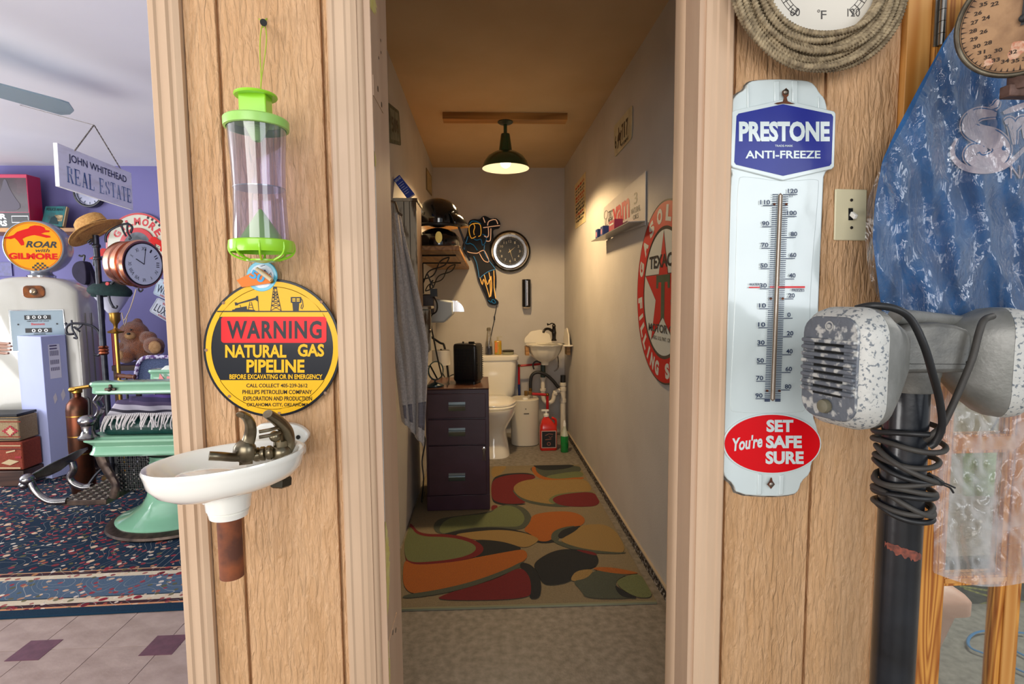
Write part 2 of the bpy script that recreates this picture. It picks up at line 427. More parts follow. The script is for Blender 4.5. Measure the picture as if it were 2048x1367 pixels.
B().box(gx - 7 * g, XL - .1, -4.5, gy - 6 * g, -.006, -.0005).done('tile_field', TILE, fs)['kind'] = 'stuff'
ip = B().box(-.058, .058, -.058, .058, -.002, .0012).done('tile_inset', INS, fs); first = True
for i in (-5, -3, -1, 1, 3):
    for j in (-4, -2, 0):
        o = ip if first else ip.copy()
        if not first: C.objects.link(o)
        first = False
        o.location = (gx + i * g, gy + j * g, 0)

# ================================================================== RUGS
cc = crop(780, 860, 2.697)
COL = dict(taupe='#82765f', sand='#92784a', sage='#67704c', orange='#a05a22', red='#6b1720', navy='#1b2026', slate='#484f45')
order = list(COL)
rm = [mat('rug_' + k, v, None, rough=.95, bump=.5, bsc=400, dist=.003, fuzz=.2) for k, v in COL.items()]
rm = []
for k, v in COL.items():
    h = hx(v); d = '#' + ''.join('%02x' % max(0, int(int(v[i:i + 2], 16) * .86)) for i in (1, 3, 5))
    rm.append(mat('rug_' + k + '_pile', v, d, sc_=260, rough=.95, bump=.5, bsc=420, dist=.003))
rug = thing('area_rug', 'abstract rug of red, orange, sage and navy shapes on the concrete bathroom floor', 'rug', (.15, 3.1, 0))
nr, fr_ = atz(1312, 1199, .01), atz(1158, 928, .01); nl = V((-.43, nr.y + .018, .01)); fl = V((-.43, fr_.y + .01, .01))
rb = B(); rb.loft([[(p.x, p.y, z) for p in (nl, nr, fr_, fl)] for z in (0, .009)]); rb.done('rug_base', rm[0], rug, smooth=0)
eb = B(); d_ = (nr - nl); n_ = V((d_.y, -d_.x, 0)).normalized() * .012
eb.loft([[(p.x, p.y, z) for p in (nl, nr, nr + n_, nl + n_)] for z in (0, .0085)]); eb.done('edge_binding', mat('sage_binding', '#7d7c62', rough=.9), rug, smooth=0)
S = [
 ('sand', [(545,190),(640,185),(600,235),(548,262)]),
 ('slate', [(740,190),(1020,186),(1040,218),(950,255),(860,262),(780,240)]),
 ('navy', [(765,184),(1010,183),(965,205),(880,215),(820,215),(785,200)]),
 ('sage', [(820,250),(940,228),(1035,218),(1050,252),(900,268)]),
 ('orange', [(757,205),(785,190),(788,225),(830,252),(900,264),(1040,250),(1052,262),(950,275),(860,272),(790,255)]),
 ('navy', [(546,262),(600,236),(700,228),(762,232),(790,250),(700,262),(620,300),(660,395),(740,394),(720,402),(640,406),(580,400),(546,380)]),
 ('red', [(546,270),(610,245),(700,234),(775,240),(790,258),(720,275),(665,315),(700,370),(745,393),(640,398),(580,388),(546,366)]),
 ('slate', [(652,318),(700,375),(780,400),(880,412),(960,414),(1000,404),(900,395),(760,370),(690,330)]),
 ('sand', [(658,315),(690,280),(760,262),(860,268),(1000,262),(1062,265),(1100,335),(960,340),(890,352),(870,375),(900,402),(780,386),(700,362)]),
 ('sage', [(848,380),(880,350),(950,335),(1095,328),(1100,348),(900,365),(890,402)]),
 ('red', [(872,378),(890,356),(960,340),(1112,328),(1142,408),(1000,413),(915,404)]),
 ('red', [(546,403),(582,403),(578,425),(546,436)]),
 ('slate', [(232,510),(260,478),(330,465),(545,440),(600,400),(680,400),(740,425),(770,480),(750,512),(700,538),(600,530),(420,537),(300,562),(245,552)]),
 ('sage', [(263,530),(290,490),(350,463),(545,450),(570,415),(640,402),(700,425),(730,470),(715,507),(680,522),(560,517),(400,527),(310,553),(275,556)]),
 ('navy', [(270,562),(420,530),(560,520),(700,538),(800,578),(900,592),(880,606),(800,609),(700,572),(560,545),(420,555),(330,567)]),
 ('orange', [(765,455),(860,438),(980,436),(1048,465),(1052,497),(1020,520),(930,530),(890,560),(865,597),(800,600),(760,560),(715,538),(755,500)]),
 ('slate', [(865,590),(875,545),(940,520),(1015,512),(930,545),(910,585),(905,602)]),
 ('navy', [(898,582),(920,540),(980,520),(1040,512),(1015,548),(960,578)]),
 ('slate', [(890,590),(960,612),(1100,645),(1250,655),(1290,662),(1150,667),(1000,648),(880,606)]),
 ('sand', [(912,590),(1000,545),(1035,506),(1200,506),(1285,658),(1200,657),(1050,640),(950,612)]),
 ('sand', [(325,564),(450,545),(600,534),(720,550),(803,580),(795,602),(735,637),(640,612),(470,592)]),
 ('navy', [(440,588),(560,592),(650,610),(728,640),(620,657),(500,684),(450,684),(500,640)]),
 ('red', [(100,500),(120,505),(160,560),(330,558),(450,586),(515,632),(480,680),(350,710),(180,724),(110,720),(80,700),(80,540)]),
 ('sage', [(78,560),(106,508),(150,573),(320,574),(430,600),(472,632),(440,668),(340,695),(200,710),(120,712),(78,690)]),
 ('orange', [(70,690),(120,722),(180,724),(350,710),(480,682),(620,657),(722,638),(744,670),(730,702),(640,752),(450,822),(250,867),(70,888)]),
 ('slate', [(70,886),(250,862),(450,815),(640,745),(722,700),(722,728),(640,767),(450,842),(250,887),(70,908)]),
 ('navy', [(712,708),(770,728),(810,790),(818,850),(806,908),(745,908),(765,840),(750,780),(695,735)]),
 ('red', [(235,918),(300,880),(450,840),(600,790),(700,733),(752,780),(764,850),(752,912)]),
 ('navy', [(768,725),(820,680),(900,643),(1000,638),(1090,653),(1130,690),(1112,737),(1050,752),(1000,765),(980,815),(880,836),(820,827),(800,770)]),
 ('red', [(985,640),(1100,653),(1124,678),(1060,664)]),
 ('sand', [(973,800),(1000,760),(1060,748),(1098,752),(1080,782),(1040,807),(985,815)]),
 ('slate', [(980,812),(1060,800),(1100,755),(1180,753),(1292,775),(1225,800),(1215,840),(1250,880),(1335,905),(1055,908),(1030,860)]),
 ('orange', [(1103,737),(1200,738),(1320,762),(1345,772),(1250,777),(1095,752)]),
 ('navy', [(1213,830),(1250,862),(1335,897),(1320,906),(1250,898),(1218,860)]),
 ('sage', [(1218,820),(1245,794),(1345,766),(1400,838),(1418,900),(1340,903),(1260,865)]),
]
rp = B()
Z0 = .0093
def inrug(p):
    e = p.copy(); e.x = max(e.x, -.425)
    t_ = (e.x - nl.x) / (nr.x - nl.x); ymin = nl.y + (nr.y - nl.y) * t_ + .004; ymax = fl.y + (fr_.y - fl.y) * t_
    e.y = min(max(e.y, ymin), ymax - .002); xm = nr.x + (fr_.x - nr.x) * (e.y - nr.y) / (fr_.y - nr.y) - .004; e.x = min(e.x, xm); return e
for k, (c, pts) in enumerate(S):
    rp.k = order.index(c); z = Z0 + .00012 * k
    q = chaikin(cc(*pts), 3)
    rp.add([inrug(V((*atz(a, b, z).xy, z))) for a, b in q], [tuple(range(len(q)))])
rp.done('carved_shapes', rm, rug, smooth=0, norm=False)

def persian():
    m = bpy.data.materials.new('persian_carpet'); m.use_nodes = True; nt = m.node_tree; N = nt.nodes; L = nt.links
    b = N['Principled BSDF']; b.inputs['Roughness'].default_value = .95; b.inputs['Specular IOR Level'].default_value = .2
    tc = N.new('ShaderNodeTexCoord'); sep = N.new('ShaderNodeSeparateXYZ'); L.new(tc.outputs['Object'], sep.inputs[0])
    def math_(op, a, b_=None, c=None):
        n = N.new('ShaderNodeMath'); n.operation = op
        for i, v in enumerate((a, b_, c)):
            if v is None: continue
            if isinstance(v, (int, float)): n.inputs[i].default_value = v
            else: L.new(v, n.inputs[i])
        return n.outputs[0]
    def ramp(f, stops, const=True):
        r = N.new('ShaderNodeValToRGB'); r.color_ramp.interpolation = 'CONSTANT' if const else 'LINEAR'
        e = r.color_ramp.elements; e[0].position = stops[0][0]; e[0].color = hx(stops[0][1]); e[1].position = stops[1][0]; e[1].color = hx(stops[1][1])
        for p, c in stops[2:]: x = e.new(p); x.color = hx(c)
        L.new(f, r.inputs[0]); return r.outputs[0]
    def mix(f, a, c):
        n = N.new('ShaderNodeMix'); n.data_type = 'RGBA'; L.new(f, n.inputs[0]); 
        for s_, v in ((6, a), (7, c)):
            if isinstance(v, str): n.inputs[s_].default_value = hx(v)
            else: L.new(v, n.inputs[s_])
        return n.outputs[2]
    dist = math_('MULTIPLY', sep.outputs['Y'], 1.0)   # object Y: 0 at the near edge
    bands = ramp(dist, [(0, '#0f2f42'), (.05, '#c98a60'), (.062, '#3a2027'), (.085, '#cbbba0'), (.125, '#22303c'), (.13, '#4b5d70'), (.30, '#cbbba0'), (.335, '#3a2027'), (.36, '#b88a66'), (.37, '#10263a')])
    nz = N.new('ShaderNodeTexNoise'); nz.inputs['Scale'].default_value = 9; L.new(tc.outputs['Object'], nz.inputs[0])
    def flower(scale, thr, cols, wob=.03):
        ad = N.new('ShaderNodeVectorMath'); ad.operation = 'MULTIPLY_ADD'; L.new(nz.outputs['Color'], ad.inputs[0]); ad.inputs[1].default_value = (wob, wob, 0); L.new(tc.outputs['Object'], ad.inputs[2])
        v = N.new('ShaderNodeTexVoronoi'); v.inputs['Scale'].default_value = scale; L.new(ad.outputs[0], v.inputs['Vector'])
        sc2 = N.new('ShaderNodeSeparateColor'); L.new(v.outputs['Color'], sc2.inputs[0])
        return math_('LESS_THAN', v.outputs['Distance'], thr), ramp(sc2.outputs[0], cols)
    P1 = [(0, '#8e2a33'), (.3, '#c9a98c'), (.5, '#9b4a3b'), (.65, '#5b5633'), (.8, '#d5c6b4'), (.92, '#b07a4e')]
    c = bands
    f, k = flower(30, .34, P1); c = mix(math_('MULTIPLY', f, .85), c, k)
    f, k = flower(13, .21, [(0, '#8a2430'), (.45, '#cfae90'), (.7, '#6f1d28')]); c = mix(f, c, k)
    f, k = flower(12, .12, [(0, '#d9cbb5'), (.5, '#7c2430')]); c = mix(f, c, k)
    wv = N.new('ShaderNodeTexNoise'); wv.inputs['Scale'].default_value = 5.5; wv.inputs['Detail'].default_value = 0; L.new(tc.outputs['Object'], wv.inputs[0])
    ln = math_('ABSOLUTE', math_('SUBTRACT', math_('PINGPONG', math_('MULTIPLY', wv.outputs['Fac'], 6), .5), .25)); ln = math_('LESS_THAN', ln, .012)
    c = mix(math_('MULTIPLY', ln, .6), c, '#a9a79c')
    edge = math_('LESS_THAN', dist, .05); c = mix(edge, c, '#0f2c3f')
    n3 = N.new('ShaderNodeTexNoise'); n3.inputs['Scale'].default_value = 120; L.new(tc.outputs['Object'], n3.inputs[0])
    L.new(c, b.inputs['Base Color'])
    bp = N.new('ShaderNodeBump'); bp.inputs['Strength'].default_value = .3; bp.inputs['Distance'].default_value = .004
    L.new(n3.outputs['Fac'], bp.inputs['Height']); L.new(bp.outputs[0], b.inputs['Normal'])
    return m
pr_ = B().box(-4, 1.22, 0, 2.62, 0, .009).done('oriental_carpet', persian(), smooth=0, bevel=.003)
pr_.location = (-2.1, 2.165, .0003); pr_.rotation_euler.z = math.radians(1.4)
tag(pr_, 'navy oriental carpet with red flowers and slate border under the green barber chair', 'rug')
# ================================================================== FRONT WALL, LEFT PANEL
# ---- fly trap
c5 = crop(380, 0, 2.44)
LIME = mat('lime_plastic', '#8fcf1e', '#9ddb34', sc_=5, rough=.3, coat=.3)
LIMED = mat('pale_green_plastic', '#9ccf6a', rough=.35)
TRAPF = film('violet_clear_plastic', '#dcd8f0', .10, 0, 0, rough=.08, white=.15)
dt = 1.085; k_ = px(dt)
tx = at(520, 400, dt).x
def tz(y): return at(520, y, dt).z
ft = thing('fly_trap', 'lime green and clear plastic fly trap tube hanging from a nail by a green string', 'fly trap', (tx, dt, tz(500)))
cyl = B(); prof = [(50, 480), (48, 430), (46.5, 385), (48, 330), (50.5, 280), (52.5, 243)]
cyl.lathe([(r * k_, tz(y)) for r, y in prof], (tx, dt, 0), 40, cap=False)
cyl.done('clear_tube', TRAPF, ft)
B().lathe([(47 * k_, tz(378.5)), (47 * k_, tz(376.5))], (tx, dt, 0), 36).done('middle_disc', film('blue_clear_plastic', '#8f9fd8', .3, 0, 0, white=.3), ft)
B().lathe([(53 * k_, tz(259)), (57.5 * k_, tz(258)), (58 * k_, tz(255)), (58 * k_, tz(242)), (55 * k_, tz(239)), (20 * k_, tz(236)), (20 * k_, tz(240)), (52 * k_, tz(243))], (tx, dt, 0), 40, cap=False).done('lid', LIMED, ft)
B().bx((tx, dt, tz(210)), 50 * k_, 34 * k_, (tz(190) - tz(232))).done('neck_block', LIME, ft, bevel=.002)
nb = B(); nb.lathe([(2 * k_, tz(184)), (38 * k_, tz(190)), (38.5 * k_, tz(193)), (37 * k_, tz(195)), (3 * k_, tz(190))], (tx + .001, dt, 0), 36)
nb.done('cap_disc', LIME, ft)
fn = B(); fn.lathe([(26 * k_, tz(240)), (10 * k_, tz(279)), (6 * k_, tz(283)), (3 * k_, tz(279)), (22 * k_, tz(240))], (tx, dt, 0), 20, cap=False)
for i in range(9): fn.tube([V((tx + math.cos(a) * (26 - i * 1.9) * k_, dt + math.sin(a) * (26 - i * 1.9) * k_, tz(242 + i * 4.2))) for a in [2 * pi * j / 20 for j in range(20)]], .0007, 5, closed=True)
fn.done('slotted_funnel', LIMED, ft)
cn = B(); cn.lathe([(44 * k_, tz(486)), (3.5 * k_, tz(420)), (2 * k_, tz(418))], (tx, dt, 0), 28)
for i in range(8): cn.tube([V((tx + math.cos(a) * (7 + i * 2.5) * k_, dt + math.sin(a) * (7 + i * 2.5) * k_, tz(428 + i * 3.9))) for a in [2 * pi * j / 24 for j in range(24)]], .0006, 5, closed=True)
cn.done('entry_cone', LIMED, ft)
bs = B(); bs.lathe([(56 * k_, tz(481)), (58.5 * k_, tz(483)), (59 * k_, tz(498)), (56 * k_, tz(505)), (55 * k_, tz(505)), (55 * k_, tz(484))], (tx, dt, 0), 40, cap=False)
bs.lathe([(30 * k_, tz(519)), (30 * k_, tz(522)), (4 * k_, tz(526)), (1, tz(526)) if 0 else (1 * k_, tz(526))], (tx, dt, 0), 30)
for i in range(8):
    a = 2 * pi * i / 8 + .3; pts = [V((tx + math.cos(a) * r * k_, dt + math.sin(a) * r * k_, tz(y))) for r, y in ((57, 486), (58, 500), (50, 512), (28, 521))]
    bs.tube(spline(pts, 4), .0022, 6)
bs.lathe([(55 * k_, tz(486)), (44 * k_, tz(487)), (44 * k_, tz(489)), (55 * k_, tz(489))], (tx, dt, 0), 36, cap=False)
bs.done('base_basket', LIME, ft)
st_ = B(); top = at(527.5, 44, 1.135)
for s_ in (-1, 1):
    st_.tube(spline([at(527, 40, 1.14), at(527 + 6 * s_, 70, 1.13), at(525 + 5 * s_, 110, 1.12), at(523 + s_, 150, 1.10), at(521, 186, dt)], 5), .0012, 6)
st_.tube(spline([at(518, 38, 1.14), at(527, 42, 1.13), at(534, 37, 1.14), at(529, 46, 1.13), at(526, 55, 1.135)], 4), .0013, 6)
st_.done('green_string', mat('green_cord', '#a3b63a', rough=.8), ft)
nl_ = B(); nl_.cyl(at(527, 44, 1.185), at(527, 45, 1.125), .003); nl_.cyl(at(527, 45, 1.125), at(527, 45, 1.122), .0065)
tag(nl_.done('hook_nail', BLACK), 'dark nail in the siding that holds the fly trap string', 'nail')

# ---- blue round badge and orange tag with 50
p = Px(1.165)
bd = thing('round_badge', 'small round blue and white badge pinned between the fly trap and yellow warning sign', 'badge', at(523, 549, 1.17))
B().disc(p, 523.5, 552, 31, off=.003, th=.004).done('rim', mat('cyan_tin', '#3fa9c8', rough=.3, coat=.5), bd, bevel=.0015)
B().disc(p, 523.5, 552, 24, off=.0036).done('face', mat('badge_face', '#dfe3ea', '#9fb4cc', sc_=60, rough=.3), bd)
sb = B()
for i in range(14):
    a = random.uniform(0, 6.28); r = random.uniform(4, 18); x, y = 523 + r * math.cos(a), 549 + r * math.sin(a)
    sb.line(p, [(x, y), (x + random.uniform(-7, 7), y + random.uniform(-7, 7)), (x + random.uniform(-9, 9), y + random.uniform(-5, 5))], 1.2, off=.0042)
sb.done('scribble_print', INK, bd)
pt = Px(1.155)
ot = thing('price_tag', 'torn orange tag printed 50 in blue above the yellow warning sign', 'tag', at(510, 555, 1.155))
B().poly(pt, [(473, 560), (520, 536.5), (542, 552), (540, 566), (484, 574)], th=.0012).done('card', mat('orange_card', '#e0772a', rough=.7), ot)
B().text(pt, '50', 500, 561, 530, 543, rot=.42, bold=.03, off=.001).done('lettering', mat('sky_ink', '#3aa0d8'), ot)
rl = B(); rl.cyl(at(513, 537, 1.145), at(543, 560, 1.14), .0042, n=12); rl.done('rolled_corner', mat('cream_card', '#c9b79a', rough=.7), ot)

# ---- warning sign
w_ = Px(1.163)
cw = crop(380, 540, 4.409)
YEL = mat('yellow_enamel', '#e6af12', rough=.35, coat=.08, spec=.25); DK = mat('blue_black_enamel', '#10131c', rough=.3, coat=.1, spec=.25)
wsn = thing('warning_sign', 'round yellow and black WARNING NATURAL GAS PIPELINE enamel sign above the drinking fountain', 'sign', at(544, 832, 1.163))
X0, Y0, R0 = 544.3, 695.5, 138
base = B().disc(w_, X0, Y0, R0, th=.004, n=72).done('sign_plate', DK, wsn, bevel=.0008)
def chord(y, r): return math.sqrt(max(0, r * r - (y - Y0) ** 2))
b = B()
b.ring(w_, X0, Y0, 122, R0 - 5, off=.0006, n=72)
up_ = [(X0 + 123 * math.cos(a), Y0 + 123 * math.sin(a)) for a in [math.radians(180 + 30.5 + (119 * i / 30)) for i in range(31)]]
b.poly(w_, up_, off=.0006)
lo_ = [(X0 + 123 * math.cos(a), Y0 + 123 * math.sin(a)) for a in [math.radians(31.5 + (117 * i / 30)) for i in range(31)]]
b.poly(w_, lo_, off=.0006)
b.done('yellow_field', YEL, wsn)
b = B(); b.rect(w_, 434, 621.3, 655, 623.7, off=.001)
def P_(*q, o=.0011): b.poly(w_, cw(*q), off=o)
# pump jack
P_((393, 283), (415, 285), (418, 290), (580, 240), (582, 230), (600, 225), (604, 290), (596, 275), (575, 262), (425, 300), (425, 308), (398, 312))
b.line(w_, cw((598, 260), (606, 358)), 1.1, off=.0011)
P_((505, 356), (530, 280), (540, 280), (528, 356)) if 0 else None
for q in (((528, 280), (512, 352)), ((540, 280), (560, 352)), ((524, 308), (548, 308)), ((519, 330), (556, 330))): b.line(w_, cw(*q), 1.2, off=.0011)
b.line(w_, cw((440, 305), (448, 330)), 1.1, off=.0011)
P_((370, 358), (372, 348), (392, 345), (400, 335), (440, 328), (500, 316), (502, 345), (570, 350), (575, 358))
b.done('pump_jack_silhouette', DK, wsn, norm=False, smooth=0); b = B()
# derrick
for q in (((735, 160), (712, 358)), ((762, 160), (804, 358)), ((745, 160), (742, 270)), ((735, 190), (770, 190)), ((730, 215), (775, 215)), ((728, 240), (782, 240)), ((722, 275), (788, 275)), ((718, 310), (796, 310)),
          ((735, 190), (775, 215)), ((770, 190), (730, 215)), ((730, 215), (782, 240)), ((775, 215), (728, 240)), ((728, 240), (788, 275)), ((782, 240), (722, 275)), ((722, 275), (796, 310)), ((788, 275), (718, 310)), ((718, 310), (804, 356)), ((796, 310), (712, 356))):
    b.line(w_, cw(*q), 1.3, off=.0011)
P_((730, 165), (733, 150), (750, 144), (766, 150), (768, 165))
b.done('derrick_silhouette', DK, wsn, norm=False, smooth=0); b = B()
# gas pump
P_((888, 236), (980, 236), (982, 285), (962, 292), (958, 358), (908, 358), (902, 290), (888, 285))
b.line(w_, cw((980, 250), (992, 270), (998, 320), (988, 342), (978, 335), (984, 300)), 1.6, off=.0011)
b.done('fuel_pump_silhouette', DK, wsn, norm=False, smooth=0)
for q, t, bo in (((497, 1033, 1035, 1000), 'CALL COLLECT 405-239-2612', .012), ((462, 1092, 1075, 1055), 'PHILLIPS PETROLEUM COMPANY', .012), ((470, 1150, 1075, 1112), 'EXPLORATION AND PRODUCTION', .012), ((500, 1205, 1045, 1170), 'OKLAHOMA CITY, OKLAHOMA', .012)):
    (a0, b0), (a1, b1) = cw((q[0], q[1]), (q[2], q[3])); B().text(w_, t, a0, b0, a1, b1, off=.0012, bold=bo).done('black_lettering', DK, wsn, norm=False, smooth=0)
b = B()
for (x0, y0, x1, y1) in ((902, 248, 930, 260), (940, 248, 968, 260), (902, 266, 930, 276), (940, 266, 968, 276)):
    (a0, b0), (a1, b1) = cw((x0, y0), (x1, y1)); b.rect(w_, a0, b0, a1, b1, off=.0014)
b.done('pump_window', YEL, wsn, norm=False, smooth=0)
for t, q, bo in (('NATURAL', (310, 772, 850, 657), .035), ('GAS', (950, 762, 1183, 650), .035), ('PIPELINE', (498, 903, 1010, 788), .035), ('BEFORE EXCAVATING OR IN EMERGENCY', (348, 960, 1168, 917), .03)):
    (a0, b0), (a1, b1) = cw((q[0], q[1]), (q[2], q[3])); B().text(w_, t, a0, b0, a1, b1, off=.001, bold=bo).done('yellow_lettering', YEL, wsn, norm=False, smooth=0)
b = B(); (a0, b0), (a1, b1) = cw((275, 410), (1203, 640))
b.poly(w_, [(x + (a0 + a1) / 2, y + (b0 + b1) / 2) for x, y in rrect(a1 - a0, b1 - b0, 6)], off=.001)
b.done('red_panel', mat('signal_red', '#ea0f18', rough=.35, coat=.08, spec=.25), wsn, smooth=0)
(a0, b0), (a1, b1) = cw((325, 605), (1160, 445)); B().text(w_, 'WARNING', a0, b0, a1, b1, off=.0015, bold=.03, spacing=1.15).done('warning_lettering', DK, wsn, norm=False, smooth=0)
b = B()
for a, c in cw((293, 288), (1158, 280), (140, 705), (345, 1112), (1193, 1083), (785, 1262)): B().disc(w_, a, c, 3.1, off=.0016, n=16).done('mounting_hole', mat('hole_shadow_tan', '#8b6b52'), wsn)
b = B(); b.lathe([(.0048, 0), (.0048, .003), (.002, .006)], at(543, 562, 1.16), 12, (0, -1, 0)); b.done('screw', BRASS, wsn)

# ---- drinking fountain
FY = 1.03; fx = -.492; fz = .963; rx, ry = .142, .112
df_ = thing('drinking_fountain', 'white porcelain wall drinking fountain bowl with two bronze taps under the round warning sign', 'drinking fountain', (fx, FY, fz - .1))
fo = B()
prof = [(1.0, 0), (1.015, .006), (1.0, .011), (.95, .010), (.9, .0), (.8, -.018), (.55, -.034), (.2, -.04), (.05, -.04)]
out_ = [(1.0, 0), (.985, -.008), (.96, -.022), (.86, -.038), (.68, -.050), (.45, -.058), (.33, -.060), (.32, -.064)]
full = list(reversed(out_)) + prof[1:]
fo.loft([[V((fx + r * rx * math.cos(a), FY + r * ry * math.sin(a), fz + z + .012 * math.cos(a) )) for a in [2 * pi * i / 44 for i in range(44)]] for r, z in full])
fo.done('bowl', PORC, df_, smooth=50)
bp_ = B(); bp_.lathe([(.055, 0), (.05, .008), (.02, .014), (.003, .015)], (fx - .025, FY - .02, fz - .024), 30, sx=1.1, sy=.8); bp_.done('raised_island', PORC, df_)
ne = B(); ne.lathe([(.034, -.104), (.036, -.094), (.033, -.092), (.039, -.088), (.040, -.076), (.042, -.066), (.043, -.056)], (fx, FY, fz), 32); ne.done('drain_collar', PORC, df_)
rust = mat('rusty_pipe', '#5a3324', '#8a4a28', sc_=28, rough=.8, bump=.4, det=7)
pi_ = B(); pi_.lathe([(.0215, fz - .225), (.0215, fz - .10), (.0185, fz - .10), (.0185, fz - .225)], (fx + .0, FY, 0), 24, cap=False); pi_.done('rusty_drain_pipe', rust, df_)
bkp = B(); bkp.poly(Px(1.16), chaikin([(508, 850), (540, 845), (592, 848), (615, 864), (616, 876), (604, 890), (560, 893), (505, 893)], 2), th=.02); bkp.done('mounting_plate', PORC, df_, bevel=.004)
arm = B(); arm.loft([[V((fx + .055 + x, FY + .06 + yy, fz - .018 + z)) for x, z in rrect(.09, .035, .014)] for yy in (0, .05, .11)]); arm.done('wall_bracket', PORC, df_)
B().disc(Px(1.158), 596, 874, 4.2, th=.002, n=16).done('bolt_hole', BLACK, df_)
BRZ = mat('tarnished_bronze', '#6e6453', '#8f846d', sc_=25, rough=.3, metal=1)
dY = 1.04
def tp(*pts, d=dY): return spline([at(x, y, d + dd) for x, y, dd in pts], 6)
tapa = B()
tapa.tube(tp((418, 911, -.05), (440, 912, -.04), (475, 914, -.01), (500, 908, 0)), .0085, 12)
tapa.ball(at(490, 902, dY), .022, 1.0, .8, 1.1)
q = tp((492, 895, 0), (500, 870, 0), (501, 850, -.01), (494, 835, -.02), (483, 828, -.035), (480, 830, -.04)); n = len(q)
tapa.tube(q, [.013 - .006 * i / n for i in range(n)], 12, flat=.75)
tapa.tube(tp((478, 918, 0), (505, 915, .01)), .012, 12)
for x in (508, 520, 533): tapa.lathe([(.012, 0), (.014, .003), (.014, .009), (.009, .013)], at(x, 909 - (x - 508) * .15, dY + .012), 10, (1, .1, .05))
tapa.cyl(at(500, 912, dY), at(560, 905, dY + .03), .009)
tapa.done('bronze_tap', BRZ, df_)
tb_ = B(); q = tp((568, 915, .04), (574, 885, .04), (572, 862, .03), (560, 845, .01), (543, 832, -.01), (535, 827, -.02)); n = len(q)
tb_.tube(q, [.017 - .007 * (i / n) for i in range(n)], 12, flat=.8)
for y0, y1 in ((853, 849), (864, 860)): tb_.tube(tp((560, y0, .01), (540, y0 + 6, -.01), (518, y0 + 10, -.02)), .0035, 8)
tb_.ball(at(550, 872, dY + .01), .011); tb_.ball(at(562, 905, dY + .03), .02, 1, 1, 1)
tb_.cyl(at(562, 880, dY + .03), at(560, 945, dY + .03), .014, n=16)
tb_.done('lever_tap', BRZ, df_)
nu = B(); nu.lathe([(.017, 0), (.022, .004), (.022, .018), (.017, .021), (.017, .034)], at(560, 971, dY + .03), 6, (.1, 0, 1)); nu.done('pipe_nut', mat('dark_bronze', '#4a473d', rough=.4, metal=.8), df_, smooth=20)

# ================================================================== FRONT WALL, RIGHT PANEL
# ---- enamel thermometer
c6 = crop(1420, 140, 2.735); c7 = crop(1420, 560, 2.97)
EN = mat('white_enamel', '#ccd6d6', '#c4cfd0', sc_=4, rough=.15, coat=.5)
BLU = mat('cobalt_enamel', '#1a2480', '#202c8a', sc_=5, rough=.25, coat=.15, spec=.25)
REDE = mat('scarlet_enamel', '#cf0d17', rough=.25, coat=.12, spec=.25)
NAV = mat('navy_print', '#20304f', rough=.4)
RUST = mat('brown_rust', '#4a2a1c', '#6b3d25', sc_=90, rough=.9)
th = thing('advertising_thermometer', 'tall white enamel thermometer with blue PRESTONE ANTI-FREEZE shield and red oval on the siding', 'thermometer', at(1545, 992, 1.17))
Pb = Px(1.165)
ol = c6((120, 222), (123, 165), (150, 128), (192, 106), (205, 72), (240, 54), (350, 47), (490, 51), (552, 60), (582, 88), (600, 122), (628, 150), (642, 200), (642, 222), (682, 238), (680, 520), (664, 532), (626, 565), (622, 640)) + \
     c7((652, 0), (640, 400), (622, 700), (612, 800), (640, 880), (655, 965), (640, 1030), (604, 1085), (598, 1150), (545, 1195), (530, 1250), (500, 1275), (370, 1287), (160, 1272), (140, 1210), (92, 1175), (75, 1120), (72, 1050), (58, 1000), (56, 920), (78, 880), (82, 700), (95, 400), (105, 0)) + \
     c6((110, 600), (128, 560), (92, 535), (100, 240))
B().poly(Pb, chaikin(ol, 1), th=.014).done('enamel_body', EN, th, bevel=.0045, seg=4, smooth=50)
side = B(); side.poly(Px(1.179), [(x - 6 if x < 1545 else x - 3, y + 1) for x, y in chaikin(ol, 1)], th=.0005); side.done('back_flange', mat('chipped_black_steel', '#3b3733', '#837b72', sc_=60, rough=.7), th)
col = c6((150, 600), (175, 575), (400, 610), (590, 590), (600, 620)) + c7((600, 0), (590, 400), (575, 760), (540, 790), (140, 790), (115, 760), (135, 400), (150, 0))
B().poly(Px(1.164), chaikin(col, 2), th=.004).done('scale_panel', EN, th, bevel=.0016, seg=3, smooth=60)
# stepped ribs at the top and bottom
for rr_ in (((352, 60), (382, 57), (382, 200), (352, 205)), ((450, 55), (482, 56), (482, 205), (450, 200)), ((592, 140), (600, 150), (600, 225), (592, 222)), ((205, 80), (215, 70), (215, 215), (205, 215))):
    B().poly(Px(1.1615), c6(*rr_), th=.006).done('rib', EN, th, bevel=.002, seg=3, smooth=60)
for rr_ in (((285, 1150), (312, 1155), (308, 1275), (282, 1275)), ((415, 1160), (442, 1155), (436, 1275), (410, 1275))):
    B().poly(Px(1.1615), c7(*rr_), th=.006).done('rib', EN, th, bevel=.002, seg=3, smooth=60)
sh_o = [(1464, 223), (1470, 220), (1566, 198), (1669, 222), (1672, 227), (1669, 333), (1664, 338), (1566, 361), (1466, 335), (1461, 330)]
B().poly(Px(1.1605), sh_o, th=.006).done('shield', EN, th, bevel=.002, seg=3, smooth=60)
sh = [(1473, 232), (1477, 227), (1566, 208), (1663, 228), (1666.5, 233), (1663, 327), (1659, 331.5), (1566, 351.5), (1472, 329), (1468.5, 324)]
ps = Px(1.1600)
B().poly(ps, sh).done('blue_field', BLU, th, smooth=0)
b = B()
